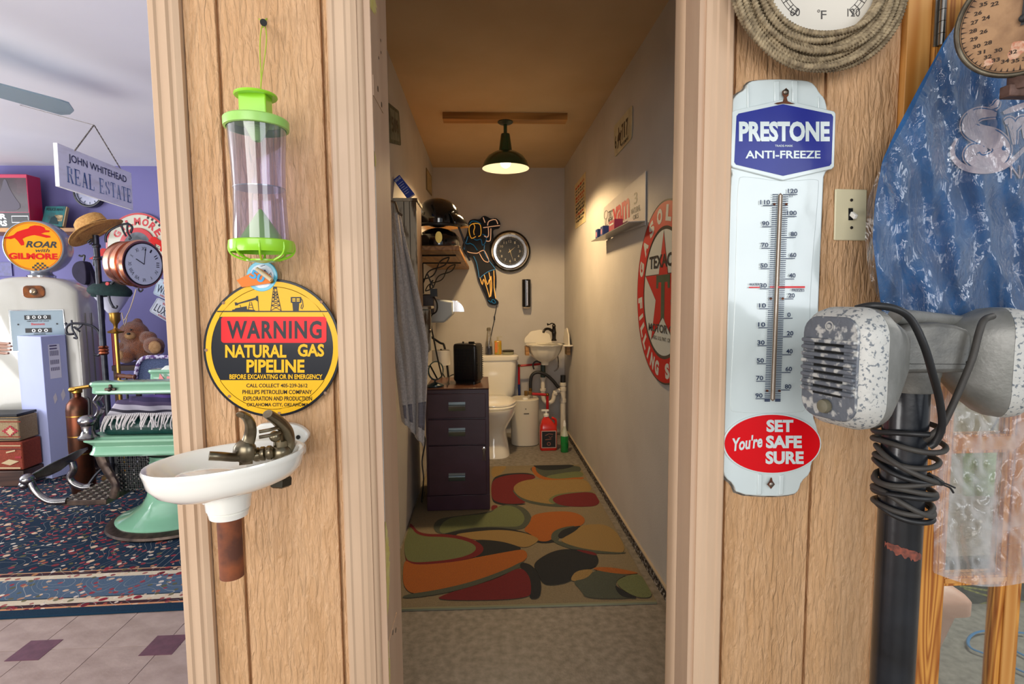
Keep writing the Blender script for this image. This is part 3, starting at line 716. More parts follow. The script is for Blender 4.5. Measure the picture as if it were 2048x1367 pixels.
b.text(ps, 'PRESTONE', 1478, 283, 1659.5, 242.5, bold=.045, off=.0006); b.text(ps, 'ANTI-FREEZE', 1491, 316.6, 1641, 301, bold=.022, off=.0006); b.text(ps, 'TRADE-MARK', 1550, 293.4, 1586, 289.4, bold=.01, off=.0006)
b.done('white_lettering', EN, th, smooth=0, norm=False)
ex, ey = 1544.6, 887
B().disc(Px(1.1612), ex, ey, 98.5, 61, th=.006, n=60).done('oval_boss', EN, th, bevel=.0015, seg=3, smooth=60)
B().disc(Px(1.1609), ex, ey, 95.5, 58, n=60).done('red_oval', REDE, th, smooth=0)
b = B(); po = Px(1.1606)
b.text(po, 'SET', 1532.8, 863.7, 1586.7, 838.8, bold=.045, off=0); b.text(po, 'SAFE', 1531.8, 896, 1603.8, 870.4, bold=.045, off=0); b.text(po, 'SURE', 1531, 927.7, 1607.5, 901.8, bold=.045, off=0)
b.text(po, "You're", 1466, 898, 1525, 871, bold=.03, off=0, shear=.35, rot=-.14)
b.done('white_lettering', EN, th, smooth=0, norm=False)
ttab = [(120, 388.6), (110, 410.6), (100, 432.5), (90, 453), (80, 474.5), (70, 496), (60, 516.6), (50, 537), (40, 557.5), (30, 577), (20, 597.5), (10, 617), (0, 636), (-10, 655), (-20, 673), (-30, 691), (-40, 709), (-50, 727), (-60, 744.5), (-70, 762), (-80, 779.5), (-90, 797), (-96, 802)]
def ty(v):
    for (a, ya), (c, yc) in zip(ttab, ttab[1:]):
        if c <= v <= a: return ya + (yc - ya) * (a - v) / (a - c)
    return 797
def tcx(y): return 1561 + (1545 - 1561) * (y - 388) / 414
pm = Px(1.1597); b = B()
v = 120
while v >= -96:
    y = ty(v); cx = tcx(y)
    L10 = v % 10 == 0
    b.rect(pm, cx - 16 if not (L10 and v % 20) else cx - 34, y - .75, cx - 5, y + .75)
    b.rect(pm, cx + 5, y - .75, cx + 16 if not (L10 and v % 20 == 0) else cx + 34, y + .75)
    if L10 and v % 20: s_ = str(abs(v)); wd = 7.2 * len(s_); b.text(pm, s_, cx - 20 - wd - (0 if len(s_) < 3 else -2), y - 2, cx - 20, y - 11, off=0, bold=.022)
    if L10 and v % 20 == 0: s_ = str(abs(v)); wd = 7.2 * len(s_); x0 = cx + (31 if v else 27) - wd * (.75 if len(s_) > 2 else .5) ; b.text(pm, s_, x0, y - 2.5, x0 + wd * .9, y - 11.5, off=0, bold=.022)
    v -= 2
b.text(pm, '52', 1578, 393.5, 1586, 390.5, off=0); b.text(pm, 'WATER', 1498.6, 571, 1519, 566, off=0, bold=.02); b.text(pm, 'FREEZES', 1584, 582.6, 1609, 577, off=0, bold=.02)
b.done('scale_marks', NAV, th, smooth=0, norm=False)
for q in ((1498, 573, 1519.5, 575.6), (1540, 571.8, 1549, 575), (1556, 571.8, 1610, 575.6)): B().rect(pm, *q).done('red_freeze_line', REDE, th, smooth=0)
g_ = B(); g_.poly(Px(1.1598), [(1557, 390), (1561, 385.5), (1565.5, 390), (1550, 798), (1545.5, 802), (1541, 798)]); g_.done('tube_slot', mat('brown_groove', '#6e5a48', rough=.6), th)
g_ = B(); g_.tube([at(tcx(y), y, 1.158) for y in (390, 500, 600, 700, 798)], .0022, 8); g_.done('glass_tube', mat('dull_glass_tube', '#b3a595', rough=.12, coat=1), th)
b = B()
for x, y in ((1549, 408), (1573, 408), (1542, 597), (1566, 597), (1534.5, 781), (1559, 781)): B().disc(Px(1.1592), x, y, 2.6, n=12, th=.001).done('rust_spot', RUST, th)
b = B(); b.poly(ps, c6((350, 183), (365, 178), (398, 172), (405, 150), (395, 135), (395, 115), (418, 97), (432, 118), (430, 138), (420, 150), (425, 170), (445, 178), (468, 184), (440, 186), (400, 183), (372, 188)), off=.0008)
b.poly(Px(1.1605), c7((338, 1212), (352, 1195), (360, 1172), (368, 1172), (372, 1192), (386, 1212), (372, 1228), (362, 1240), (352, 1226)), off=.003)
b.done('rusted_hook', RUST, th)
b = B()
for x, y in ((1571.5, 184), (1542, 968)): b.lathe([(.006, 0), (.006, .002), (.003, .004)], at(x, y, 1.16), 14, (0, -1, 0))
b.done('screw', STEEL, th)

# ---- light switch
sw = thing('light_switch', 'ivory toggle light switch plate on the siding beside the plastic bag', 'switch', at(1702, 480, 1.18))
IV = mat('ivory_plastic', '#d9d0ae', rough=.35)
B().poly(Px(1.175), [(1671, 377), (1735, 378.5), (1733, 481), (1668.5, 480)], th=.005).done('switch_plate', IV, sw, bevel=.003, seg=3)
tg = B(); tg.poly(Px(1.1735), [(1697.5, 416), (1706, 416), (1706, 440), (1697.5, 440)], th=.002); tg.done('toggle_slot', BLACK, sw)
tg = B(); a = at(1702, 428, 1.174); tg.bx(a + V((0, -.009, -.004)), .0075, .018, .010, Matrix.Rotation(.6, 3, 'X')); tg.done('toggle', mat('white_toggle', '#efeee8', rough=.3), sw, bevel=.0015)
tg = B()
for y in (400, 455): tg.lathe([(.0035, 0), (.0032, .001)], at(1703, y, 1.1745), 12, (0, -1, 0))
tg.done('screw', STEEL, sw)

# ---- round thermometer dial with lariat
rt = thing('round_thermometer', 'large round Fahrenheit thermometer dial framed by a coiled rope at the top of the siding', 'thermometer', at(1648, 60, 1.17))
pc = Px(1.135); cx0, cy0 = 1648, -47
B().disc(pc, cx0, cy0, 125, th=.03, n=64).done('dial_case', mat('cream_dial_case', '#e6dfd0', rough=.4), rt)
B().disc(pc, cx0, cy0, 118, off=.0006, n=64).done('dial_face', mat('cream_dial', '#ddd6c9', rough=.35, coat=.5), rt, smooth=0)
b = B()
c8 = crop(1460, 0, 3.255)
b.text(pc, '60', 1580.5, 32, 1600, 16, off=.0012, bold=0); b.text(pc, '120', 1695, 33, 1720, 17, off=.0012, bold=0); b.text(pc, 'F', 1642, 38, 1653, 21, off=.0012, bold=0)
b.ring(pc, 1637.5, 22, 1.6, 2.8, off=.0012, n=14)
# gauge arc, drawn all the way round the dial as stepped boxes
for k in range(0, 31):
    a = math.radians(128 + 284 * k / 30); r0, r1 = 83, 97
    b.line(pc, [(cx0 + r0 * math.cos(a), cy0 + r0 * math.sin(a)), (cx0 + r1 * math.cos(a), cy0 + r1 * math.sin(a))], 1.6 if k % 5 else 2.6, off=.0012)
for r in (83, 90, 97): b.line(pc, [(cx0 + r * math.cos(math.radians(128 + 284 * k / 60)), cy0 + r * math.sin(math.radians(128 + 284 * k / 60))) for k in range(61)], 1.1, off=.0012)
for t, a in (('-40', 190), ('-20', 215), ('0', 240), ('20', 270), ('40', 300), ('80', 330), ('100', 0)):
    pass
b.line(pc, [(cx0 - 12, cy0 + 18), (cx0, cy0), (cx0 + 40, cy0 - 62)], 3, off=.002)
b.done('dial_print', mat('dial_ink', '#4a4643', rough=.5), rt, smooth=0, norm=False)
ROPE = mat('weathered_rope', '#75664f', '#ad9b7c', sc_=70, rough=.85, bump=.6, bsc=300, dist=.002)
kk = px(1.135); cen = at(cx0, cy0, 1.11)
rp_ = thing('lariat_rope', 'grey-brown twisted rope wound in a coil around the round thermometer dial', 'rope', tuple(cen))
rnd = random.Random(3)
for i in range(18):
    r_ = (117 + (i % 7) * 8.9 + rnd.uniform(-2, 2)) * kk; yo = cen.y + .012 - (i // 7) * .009 + rnd.uniform(-.003, .003)
    wob = rnd.uniform(0, 6.28); wa = rnd.uniform(.003, .009); tl = rnd.uniform(-.006, .006); N_ = 900; tw = int(2 * pi * r_ / .0068)
    secs = []
    for j in range(N_):
        a = 2 * pi * j / N_; rr = r_ + wa * math.sin(2 * a + wob); c_ = V((cen.x + rr * math.cos(a), yo + tl * math.sin(3 * a + wob), cen.z + rr * math.sin(a)))
        er = V((math.cos(a), 0, math.sin(a))); ey_ = V((0, 1, 0)); ph = tw * a
        sec = []
        for q in range(9):
            b_ = 2 * pi * q / 9; R_ = .0050 * (1 + .30 * math.cos(3 * b_)); sec.append(c_ + er * (R_ * math.cos(b_ + ph / 3 * 1)) + ey_ * (R_ * math.sin(b_ + ph / 3 * 1)))
        secs.append(sec)
    # close with the strand symmetry: twist count is a multiple of 3 sub-strands
    secs.append(secs[0][:])
    m = tw % 3
    if m: secs[-1] = secs[0][3 * m % 9:] + secs[0][:3 * m % 9]
    B().loft(secs, False).done('rope_coil', ROPE, rp_, smooth=60, norm=False)
# ================================================================== BATHROOM
# ---- lamp board and enamel lamp
dl = 3.53
a0, a1 = at(885, 229, dl), at(1135, 238, dl)
PINE0 = wood('yellow_pine_board', '#b98a4c', '#8f632f', 9, 'X')
lb = B().box(a0.x, a1.x, dl, dl + .09, H - .042, H).done('ceiling_board', PINE0, bevel=.002)
tag(lb, 'short pine board screwed to the bathroom ceiling above the green lamp', 'board')
GRN = mat('dark_green_enamel', '#123f26', '#0f3620', sc_=6, rough=.25, coat=.5)
ly = dl + .045; lc = at(1011, 300, ly); lx = lc.x; lk = px(ly)
def lz(y): return at(1011, y, ly).z
lm = thing('pendant_lamp', 'green enamel dome lamp on a short stem under the pine ceiling board', 'lamp', (lx, ly, H - .042))
B().lathe([(.001, H - .042), (.048, H - .042), (.05, H - .048), (.04, H - .056), (.012, H - .06)], (lx, ly, 0), 24).done('canopy', mat('grey_green_metal', '#3c4640', rough=.4, metal=.5), lm)
B().cyl((lx, ly, H - .058), (lx, ly, lz(270)), .0115).done('stem', GRN, lm)
B().lathe([(.028, lz(268)), (.03, lz(271)), (.034, lz(280)), (.044, lz(303)), (.04, lz(305))], (lx, ly, 0), 28).done('neck', GRN, lm)
b = B(); b.lathe([(.04, lz(302)), (.075, lz(305)), (.115, lz(313)), (.14, lz(324)), (.147, lz(331)), (.152, lz(335)), (.154, lz(337))], (lx, ly, 0), 48, cap=False)
b.done('shade', GRN, lm)
b = B(); b.lathe([(.152, lz(337)), (.145, lz(333)), (.136, lz(324)), (.112, lz(315)), (.07, lz(308)), (.001, lz(306))], (lx, ly, 0), 48, cap=False)
b.done('shade_lining', mat('white_lamp_enamel', '#f4efe2', rough=.4), lm)
b = B(); b.ball((lx, ly, lz(325)), .034, n=20); b.done('bulb', mat('warm_bulb', '#ffe9c4', emit=14), lm)
pl = bpy.data.lights.new('lamp_glow', 'SPOT'); pl.energy = 85; pl.color = (1, .68, .34); pl.shadow_soft_size = .06; pl.spot_size = math.radians(158); pl.spot_blend = .25
po_ = bpy.data.objects.new('lamp_glow', pl); C.objects.link(po_); po_.location = (lx, ly, lz(336))

# ---- right wall pieces
W_ = XR
def rwq(q, off=.012): return Quad(*[atx(x, y, W_ - off) for x, y in q])
CREAM = mat('cream_tin', '#c9c3a4', '#b9b192', sc_=14, rough=.45)
q = rwq(crop(1100, 180, 4.02)((512, 295), (660, 118), (655, 385), (520, 540)), .006)
lp = thing('license_plate', 'cream license plate with a 6, a bucking horse and 717 on the right bathroom wall', 'license plate', q(.5, 1))
pts = [(x / 100 + .5, y / 100 + .5) for x, y in rrect(100, 100, 7)]
B().poly(q, pts, 0, .003).done('plate', CREAM, lp)
b = B(); b.text(q, '6', .05, .78, .15, .36, off=.001, bold=.02)
for t, x in (('7', .46), ('1', .60), ('7', .70)): b.text(q, t, x, .74, x + (.11 if t == '7' else .05), .24, off=.001, bold=.02)
b.poly(q, [(.2, .62), (.24, .45), (.28, .4), (.27, .22), (.31, .2), (.33, .4), (.4, .45), (.42, .38), (.46, .42), (.42, .55), (.4, .62), (.42, .85), (.38, .86), (.36, .66), (.3, .64), (.24, .85), (.2, .84), (.25, .62)], .001)
b.text(q, 'WYOMING', .42, .93, .85, .82, off=.001, bold=.015)
b.done('lettering', mat('brown_print', '#33241f', rough=.5), lp, smooth=0, norm=False)
q = rwq(crop(1100, 180, 4.02)((198, 768), (285, 655), (285, 1055), (203, 1118)), .003)
ppr = thing('wall_notice', 'small cream paper notice with red and black print high on the right bathroom wall', 'poster', q(.5, 1))
B().poly(q, [(0, 0), (1, 0), (1, 1), (0, 1)], 0, .002).done('sheet', mat('aged_paper', '#d8c9a0', '#cdbb8e', sc_=12, rough=.8), ppr)
b = B(); b2 = B(); rnd = random.Random(5)
for j in range(11):
    y = .1 + j * .075; x = .1
    bb_ = b2 if j in (0, 3, 4, 8) else b
    while x < .85:
        w = rnd.uniform(.06, .2); bb_.rect(q, x, y, min(x + w, .9), y + rnd.uniform(.025, .05), .0012); x += w + .05
b.done('black_print', BLACK, ppr, smooth=0, norm=False)['kind'] = 'stuff'; b2.done('red_print', mat('orange_red_print', '#c4482c', rough=.7), ppr, smooth=0, norm=False)['kind'] = 'stuff'
# tin display rack
q = rwq(crop(1100, 180, 4.02)((430, 948), (768, 650), (765, 1085), (440, 1190)), .008)
vr = thing('display_rack', 'slanted tin shampoo display rack reading VAM 3 NATURAL OILS on the right wall', 'rack', q(.5, 1))
TIN = mat('grey_white_tin', '#c6c3c4', '#b7b4b5', sc_=6, rough=.35, coat=.3)
B().poly(q, [(0, 0), (1, 0), (1, 1), (0, 1)], 0, .003).done('back_panel', TIN, vr)
A_, B_ = atx(1209.5, 478, W_ - .008), atx(1290, 450, W_ - .008)
zz = (A_.z + B_.z) / 2 + .004; A_.z = B_.z = zz
b = B(); o0 = V((-.078, .03, .0)); o1 = V((-.078, -.0, .0))
b.loft([[A_ + V((0, 0, z)), B_ + V((0, 0, z)), B_ + o1 + V((0, 0, z - .004)), A_ + o0 + V((0, 0, z - .004))] for z in (0, .004)]); b.done('ledge', mat('grey_tin_ledge', '#9a9a98', rough=.35, metal=.3), vr, smooth=0)
b = B(); b.text(q, 'vam', .27, .72, .69, .26, off=.001, bold=.03); b.text(q, 'HAIR', .72, .955, .86, .87, off=.001, bold=.02)
b.done('red_lettering', mat('dark_red_print', '#a01c2b', rough=.4), vr, smooth=0, norm=False)
b = B(); b.text(q, '3', .78, .5, .85, .26, off=.001, bold=.005); b.text(q, 'NATURAL', .72, .68, .91, .56, off=.001, bold=.01); b.text(q, 'OILS', .76, .81, .87, .71, off=.001, bold=.01)
b.text(q, 'TRY', .14, .42, .27, .25, off=.001, rot=.1, bold=.015); b.text(q, 'NEW', .13, .60, .27, .43, off=.001, rot=.1, bold=.015)
b.ring(q, .07, .28, .055, .062, off=.001, n=24, e=2.2); b.line(q, [(.07, .42), (.05, .62), (.1, .6), (.06, .85)], .012, off=.001)
b.done('black_lettering', BLACK, vr, smooth=0, norm=False)
bx_names = [('#1c3a78', 3.24, .03), ('#20407f', 3.1, .035), ('#a82a4a', 2.86, .06)]
for i, (c, y, w) in enumerate(bx_names):
    t = thing('hair_tonic_box', ['small navy carton with a pink spot at the far end of the tin rack ledge', 'second small navy carton on the tin rack ledge', 'magenta carton on the tin rack ledge beside the navy cartons'][i], 'box', (W_ - .045, y, zz + .004))
    B().box(W_ - .07, W_ - .025, y - w, y + w, zz + .0045, zz + .06).done('carton', mat('carton_%d' % i, c, rough=.5), t, bevel=.001)
    fq = Fr((W_ - .0705, y, zz + .03), (0, -1, 0)); b = B()
    if i < 2: b.disc(fq, 0, 0, .016, off=.0005, n=20); b.done('spot', mat('pink_print', '#c9899c', rough=.5), t)
    else: b.rect(fq, -.045, .005, .045, .014, .0005); b.done('stripe', WHITE, t)
# ---- filling station sign
YC, ZC, RR = 2.192, 1.283, .376
fq = Fr((W_ - .012, YC, ZC), (0, -1, 0))
ts = thing('filling_station_sign', 'large round red and white TEXACO GASOLINE FILLING STATION sign with a star', 'sign', (W_, YC, ZC - RR))
B().disc(fq, 0, 0, RR, off=0, th=.008, n=90).done('sign_disc', DK, ts)
SR = mat('station_red', '#bb0c14', rough=.45, spec=.2); SW = mat('station_white', '#c3cac9', rough=.45, spec=.2)
B().ring(fq, 0, 0, .272, RR - .007, off=.0006, n=90).done('red_ring', SR, ts, smooth=0)
B().disc(fq, 0, 0, .258, off=.0006, n=80).done('white_field', SW, ts, smooth=0)
def star(r): 
    out = []
    for i in range(10):
        a = math.radians(90 + 36 * i); rr = r if i % 2 == 0 else r * .382; out.append((rr * math.cos(a), rr * math.sin(a)))
    return out
B().poly(fq, star(.258), .001).done('star_outline', DK, ts, smooth=0); B().poly(fq, star(.247), .0014).done('red_star', SR, ts, smooth=0)
b = B()
b.poly(fq, [(-.085, .075), (.085, .075), (.085, .02), (.06, .02), (.055, .045), (.022, .045), (.022, -.10), (.03, -.115), (0, -.10), (-.03, -.115), (-.022, -.10), (-.022, .045), (-.055, .045), (-.06, .02), (-.085, .02)], .002)
b.done('green_letter', mat('station_green', '#17452f', rough=.3), ts, smooth=0)
b = B(); b.text(fq, 'TEXACO', -.185, .105, .185, .16, off=.0022, bold=.03); b.text(fq, 'MOTOR OIL', -.185, -.165, .185, -.13, off=.0022, bold=.025); b.text(fq, 'REG. U.S. PAT. OFF.', -.12, -.197, .12, -.181, off=.0022, bold=.01)
b.done('black_lettering', DK, ts, smooth=0, norm=False)
b = B(); b.arctext(fq, 'GASOLINE', 0, 0, .290, .354, 160, 20, .068, off=.0012, bold=.06); b.arctext(fq, 'FILLING STATION', 0, 0, .290, .354, 188, 352, .052, off=.0012, bold=.06, flip=True)
b.done('white_lettering', SW, ts, smooth=0, norm=False)
# wooden round rim high on right wall
y0 = 1.78; b = B(); b.lathe([(.22, 0), (.26, .0), (.265, .012), (.25, .03), (.225, .035), (.22, .03)], (W_ - .001, y0, 2.02), 50, (-1, 0, 0), cap=False); b.lathe([(.222, .0), (.222, .015)], (W_ - .001, y0, 2.02), 40, (-1, 0, 0))
tag(b.done('round_wall_plaque', wood('dark_walnut', '#4a3420', '#2f2014', 12, 'Z'), None), 'dark brown round wooden rim high on the right wall, half hidden by the jamb', 'plaque')

# ---- left wall pieces
LQ = lambda q: Quad(*[atx(x, y, XL + .006) for x, y in q])
q = LQ([(776, 204), (798, 222), (802.4, 291), (779, 285)])
q.n = V((1, 0, 0))
t = thing('license_plate', 'rust-edged dark license plate high on the left bathroom wall by the door', 'license plate', q(.5, 1))
B().poly(q, pts, 0, .003).done('plate', mat('rusty_green_plate', '#3b3a31', '#5f6a5e', sc_=30, rough=.6), t)
B().poly(q, [(.5 + x / 125, .5 + y / 125) for x, y in rrect(100, 100, 7)], .001).done('plate_field', mat('grey_green_plate', '#7c8578', '#5c665c', sc_=20, rough=.6), t, smooth=0)
b = B()
for t_, x in (('5', .2), ('0', .42), ('8', .64)): b.text(q, t_, x, .7, x + .16, .3, off=.002, bold=.02)
b.done('lettering', mat('dark_brown_print', '#332d26', rough=.5), t, smooth=0, norm=False)
q = LQ([(853, 335), (863.2, 352.6), (864.2, 392), (853.6, 379)]); q.n = V((1, 0, 0))
t = thing('framed_card', 'small cream card pinned on the left wall near the back corner', 'picture', q(.5, 1))
B().poly(q, [(0, 0), (1, 0), (1, 1), (0, 1)], 0, .003).done('frame', mat('brown_edge', '#7a6a4c', rough=.6), t)
B().rect(q, .1, .07, .9, .93, .001).done('card', mat('cream_card2', '#bba981', '#9c8a64', sc_=25, rough=.7), t, smooth=0)

# ---- distressed cupboards on the left wall
DIS = mat('distressed_white_wood', '#b9b6a8', '#5b4938', sc_=26, st=(1, 1, .25), rough=.75, lo=.5, hi=.62, bump=.5, bsc=40, bst=(1, 1, .2))
BRW = wood('brown_side_wood', '#6b4526', '#4d3019', 8, 'Z')
def cup(x0, x1, y, dep, y0, y1):
    zt_, zb = at(820, y0, y).z, at(820, y1, y).z
    return x0, x1, y, y + dep, zb, zt_
t = thing('wall_cupboard', 'narrow distressed white wooden cupboard on the left wall under the blue tin', 'cupboard', (-.38, 2.8, 1.1))
xr = at(835, 500, 2.75).x
zt1, zb1 = at(815, 403, 2.75).z, at(815, 614, 2.75).z
B().box(XL, xr, 2.75, 2.95, zb1, zt1).done('case', BRW, t, bevel=.002)
for x0, x1 in ((XL + .0, XL + .05), (XL + .053, XL + .078), (XL + .081, xr)):
    B().box(x0, x1, 2.738, 2.75, zb1, zt1).done('face_board', DIS, t, bevel=.002)
B().box(XL, xr + .006, 2.73, 2.96, zt1, zt1 + .015).done('top_board', DIS, t, bevel=.003)
zt2, zb2 = at(850, 618, 3.0).z, at(850, 704, 3.0).z; xr2 = at(862, 650, 3.0).x
t = thing('wall_cupboard', 'lower peeling white wooden cupboard door on the left wall behind the grey towel', 'cupboard', (-.38, 3.05, zb2))
B().box(XL, xr2 - .012, 3.0, 3.14, zb2, zt2).done('case', mat('blue_white_wood', '#b4bfbd', '#7b7566', sc_=20, rough=.7), t, bevel=.002)
B().box(XL, xr2, 2.985, 3.0, zb2 + .01, zt2 - .005).done('door_panel', DIS, t, bevel=.003)
B().box(XL, xr2 + .004, 2.98, 3.15, zt2, zt2 + .016).done('top_moulding', DIS, t, bevel=.004)
b = B(); b.ball((xr2 - .004, 2.975, (zt2 + zb2) / 2), .009); b.cyl((xr2 - .004, 2.985, (zt2 + zb2) / 2), (xr2 - .004, 2.97, (zt2 + zb2) / 2), .004); b.done('latch', STEEL, t)
# blue first-aid tin leaning on top
tt = thing('bandage_tin', 'blue BAND-AID tin tilted on top of the distressed cupboard', 'tin', (-.4, 2.78, zt1 + .016))
cq = crop(760, 180, 3.4175)((90, 612), (132, 577), (236, 708), (186, 742))
q = Quad(*[at(x, y, 2.77) for x, y in (cq[0], cq[1], cq[2], cq[3])])
b = B(); b.poly(q, [(0, 0), (1, 0), (1, 1), (0, 1)], 0, .035); b.done('tin', mat('blue_tin', '#1b3fae', '#2348b8', sc_=20, rough=.3, coat=.3), tt, bevel=.003)
b = B(); b.text(Quad(q(0, 0), q(1, 0), q(1, 1), q(0, 1)), 'BAND-AID', .08, .17, .92, .06, off=.0012, bold=.03)
for k in range(6): b.line(q, [(.15, .3 + k * .1), (.85 - .1 * (k % 3), .3 + k * .1)], .02, .0012)
b.done('lettering', mat('pale_print', '#c9d4ee', rough=.4), tt, smooth=0, norm=False)

# ---- grey towel
TOW = mat('grey_terry', '#d2ccc8', '#bab4b0', sc_=120, rough=1, bump=.9, bsc=260, dist=.006, fuzz=.3)
L_ = [(797, 425), (797, 480), (796, 560), (795, 640), (797, 700), (800, 760), (803, 810), (806, 842)]
R_ = [(799, 425), (810, 470), (828, 545), (843, 615), (856, 690), (856, 740), (853, 800), (848, 892)]
def lerp_path(P, t):
    k = t * (len(P) - 1); i = min(int(k), len(P) - 2); f = k - i; return P[i][0] + (P[i + 1][0] - P[i][0]) * f, P[i][1] + (P[i + 1][1] - P[i][1]) * f
def towel(u, v):
    a, b_ = lerp_path(L_, v), lerp_path(R_, v)
    dep = 2.45 + .025 * math.sin(u * 9 + v * 3) * (1 - .3 * v) + .012 * math.sin(u * 21 - v * 5)
    return at(a[0] - 14 * (1 - v) + (b_[0] - a[0] + 14 * (1 - v)) * u, a[1] + (b_[1] - a[1]) * u, dep)
tw_ = thing('hand_towel', 'grey terry towel hanging from a hook just inside the left door jamb', 'towel', at(825, 880, 2.45))
B().grid(towel, 40, 70).done('cloth', TOW, tw_, smooth=180, solid=.006)
b = B(); b.grid(lambda u, v: towel(u, .86 + .09 * v) + V((0, -.0075, 0)), 30, 6); b.done('woven_band', mat('grey_ribbed_band', '#85828a', '#77747c', sc_=60, st=(.1, .1, 6), rough=.9, bump=.5, bsc=60, bst=(.1, .1, 8)), tw_, smooth=180, solid=.002)
b = B(); b.tube([at(775, 400, 2.5), at(790, 405, 2.46), at(796, 425, 2.44), at(803, 430, 2.42)], .006); b.done('wall_hook', STEEL, tw_)

# ---- shelf with helmets
sz = at(880, 491, 3.0).z; sx = at(919, 491, 3.0).x
SHW = wood('oak_shelf', '#a97a42', '#84592c', 10, 'Y')
sh_ = thing('wall_shelf', 'varnished wooden shelf on black wire brackets holding two helmets', 'shelf', (-.3, 4, sz - .03))
B().box(XL, sx, 3.0, DB - .02, sz - .028, sz).done('shelf_board', SHW, sh_, bevel=.004)
for py_ in (3.25, 3.95):
    b = B(); x1 = XL + .28; z1 = sz - .034
    b.tube([(XL + .005, py_, z1), (x1, py_, z1)], .005); b.tube([(XL + .006, py_, z1), (XL + .006, py_, z1 - .22)], .005)
    for s_ in (0, pi):
        pts_ = []
        for i in range(25):
            t_ = i / 24; cx_, cz_ = XL + .02 + t_ * .22, z1 - .2 + t_ * .19; w_o = .017 * math.sin(t_ * 3 * pi + s_)
            pts_.append((cx_ - w_o * .7, py_, cz_ + w_o * .7))
        b.tube(pts_, .004)
    b.done('wire_bracket', BLACK, sh_)
HB = mat('glossy_black_helmet', '#0d0d10', rough=.12, coat=1); GOLD = mat('gold_badge', '#b59b57', rough=.35, metal=1)
def helmet(zs, z_c, lab_, peak):
    hy = 3.2; k = px(hy); cx_ = at(876, 430, hy).x; R_ = 42 * k
    h = thing('helmet', lab_, 'helmet', (cx_, hy, z_c - R_ * .55), 'helmets on the wooden shelf')
    b = B(); prof = [(1, -.55), (1.02, -.5), (1.0, 0), (.95, .3), (.8, .62), (.55, .85), (.25, .97), (.01, 1)]
    b.lathe([(r * R_, z_c + z * R_ * zs) for r, z in prof], (cx_, hy, 0), 36, sx=1.0, sy=.82); b.done('shell', HB, h)
    b = B(); b.lathe([(R_ * 1.01, z_c - .55 * R_ * zs), (R_ * 1.045, z_c - .5 * R_ * zs), (R_ * 1.045, z_c - .42 * R_ * zs), (R_ * 1.01, z_c - .38 * R_ * zs)], (cx_, hy, 0), 36, sx=1, sy=.83, cap=False); b.done('rim_trim', BLACK, h)
    if peak:
        b = B(); b.grid(lambda u, v: V((cx_ + R_ * (1.0 + .45 * v) * math.cos((u - .5) * 2.0), hy + R_ * .85 * (1.0 + .1 * v) * math.sin((u - .5) * 2.0), z_c - R_ * (-.1 + .42 * v * v + .12 * v))), 16, 6); b.done('visor', HB, h, solid=.003, smooth=180)
    return h, cx_, hy, R_
h, hx_, hy_, hr = helmet(.88, sz + .182, 'upper black helmet with a peak, stacked on the other helmet', True)
b = B(); b.ball((hx_ + .09, hy_ - hr * .62, sz + .2), .006); b.ball((hx_ + .115, hy_ - hr * .5, sz + .18), .005); b.done('chrome_snap', CHROME, h)
b = B(); b.poly(Fr((hx_ - .09, hy_ - hr * .72, sz + .2), (1, 0, 0)), [(-.016, 0), (0, .014), (.016, 0), (0, -.014)], 0, .003); b.done('price_tag', WHITE, h)
h, hx_, hy_, hr = helmet(.62, sz + .0435, 'lower black helmet with a gold shield badge, resting on the shelf', False)
b = B(); e_ = Fr((hx_ + .01, hy_ - hr * .84, sz + .055), (1, 0, 0)); b.poly(e_, chaikin([(-.02, .01), (-.012, .03), (0, .034), (.012, .03), (.02, .01), (.018, -.018), (0, -.036), (-.018, -.018)], 2), 0, .004); b.done('shield_badge', GOLD, h)
b = B(); b.tube(spline([(hx_ + hr * .9, hy_ - .02, sz + .14), (hx_ + hr * 1.15, hy_ - .02, sz + .06), (hx_ + hr * 1.3, hy_ - .02, sz - .02), (hx_ + hr * 1.45, hy_ - .02, sz - .07)], 4), .006, 6, flat=.3); b.done('chin_strap', BLACK, h)

# ---- back wall: neon waitress, clock, soap dispenser
pb = Px(DB - .045)
c1 = crop(760, 180, 3.4175); c2 = crop(780, 540, 3.4175)
sil = c1((612, 890), (640, 880), (680, 885), (694, 868), (712, 857), (735, 866), (760, 880), (790, 872), (815, 890), (826, 920), (815, 945), (785, 950), (772, 960), (778, 1010), (765, 1040), (745, 1055), (760, 1090), (765, 1150), (790, 1220), (798, 1290), (795, 1367)) + \
      c2((716, 110), (714, 190), (740, 208), (744, 228), (730, 240), (690, 238), (668, 222), (660, 190), (636, 140), (610, 80), (594, 30)) + \
      c1((672, 1290), (655, 1220), (635, 1145), (600, 1135), (572, 1110), (560, 1070), (572, 1030), (590, 990), (600, 950), (602, 910))
ng = thing('neon_waitress_sign', 'unlit neon waitress sign on black board on the back wall beside the clock', 'neon sign', at(985, 610, DB - .03))
B().poly(pb, chaikin(sil, 1), th=.02).done('backing_board', mat('gloss_black_board', '#0a0d18', rough=.45, spec=.2), ng, bevel=.002)
def neon(paths, m, nm):
    for P in paths:
        B().tube(spline([at(x, y, DB - .058) for x, y in P], 3), .0042, 6).done(nm, m, ng)
NB = mat('blue_neon_tube', '#1d6fa0', rough=.25, emit=.12); NO = mat('amber_neon_tube', '#e8a93c', rough=.25, emit=.4); NP = mat('peach_neon_tube', '#e6b48c', rough=.25, emit=.35)  # faint glow put into the tube materials, though the sign is unlit
neon([c1((655, 1000), (625, 1012), (610, 970), (612, 930), (640, 912), (680, 915), (690, 950), (688, 990), (672, 1000)), c1((640, 915), (648, 935), (640, 965), (645, 990))], NO, 'amber_tube')
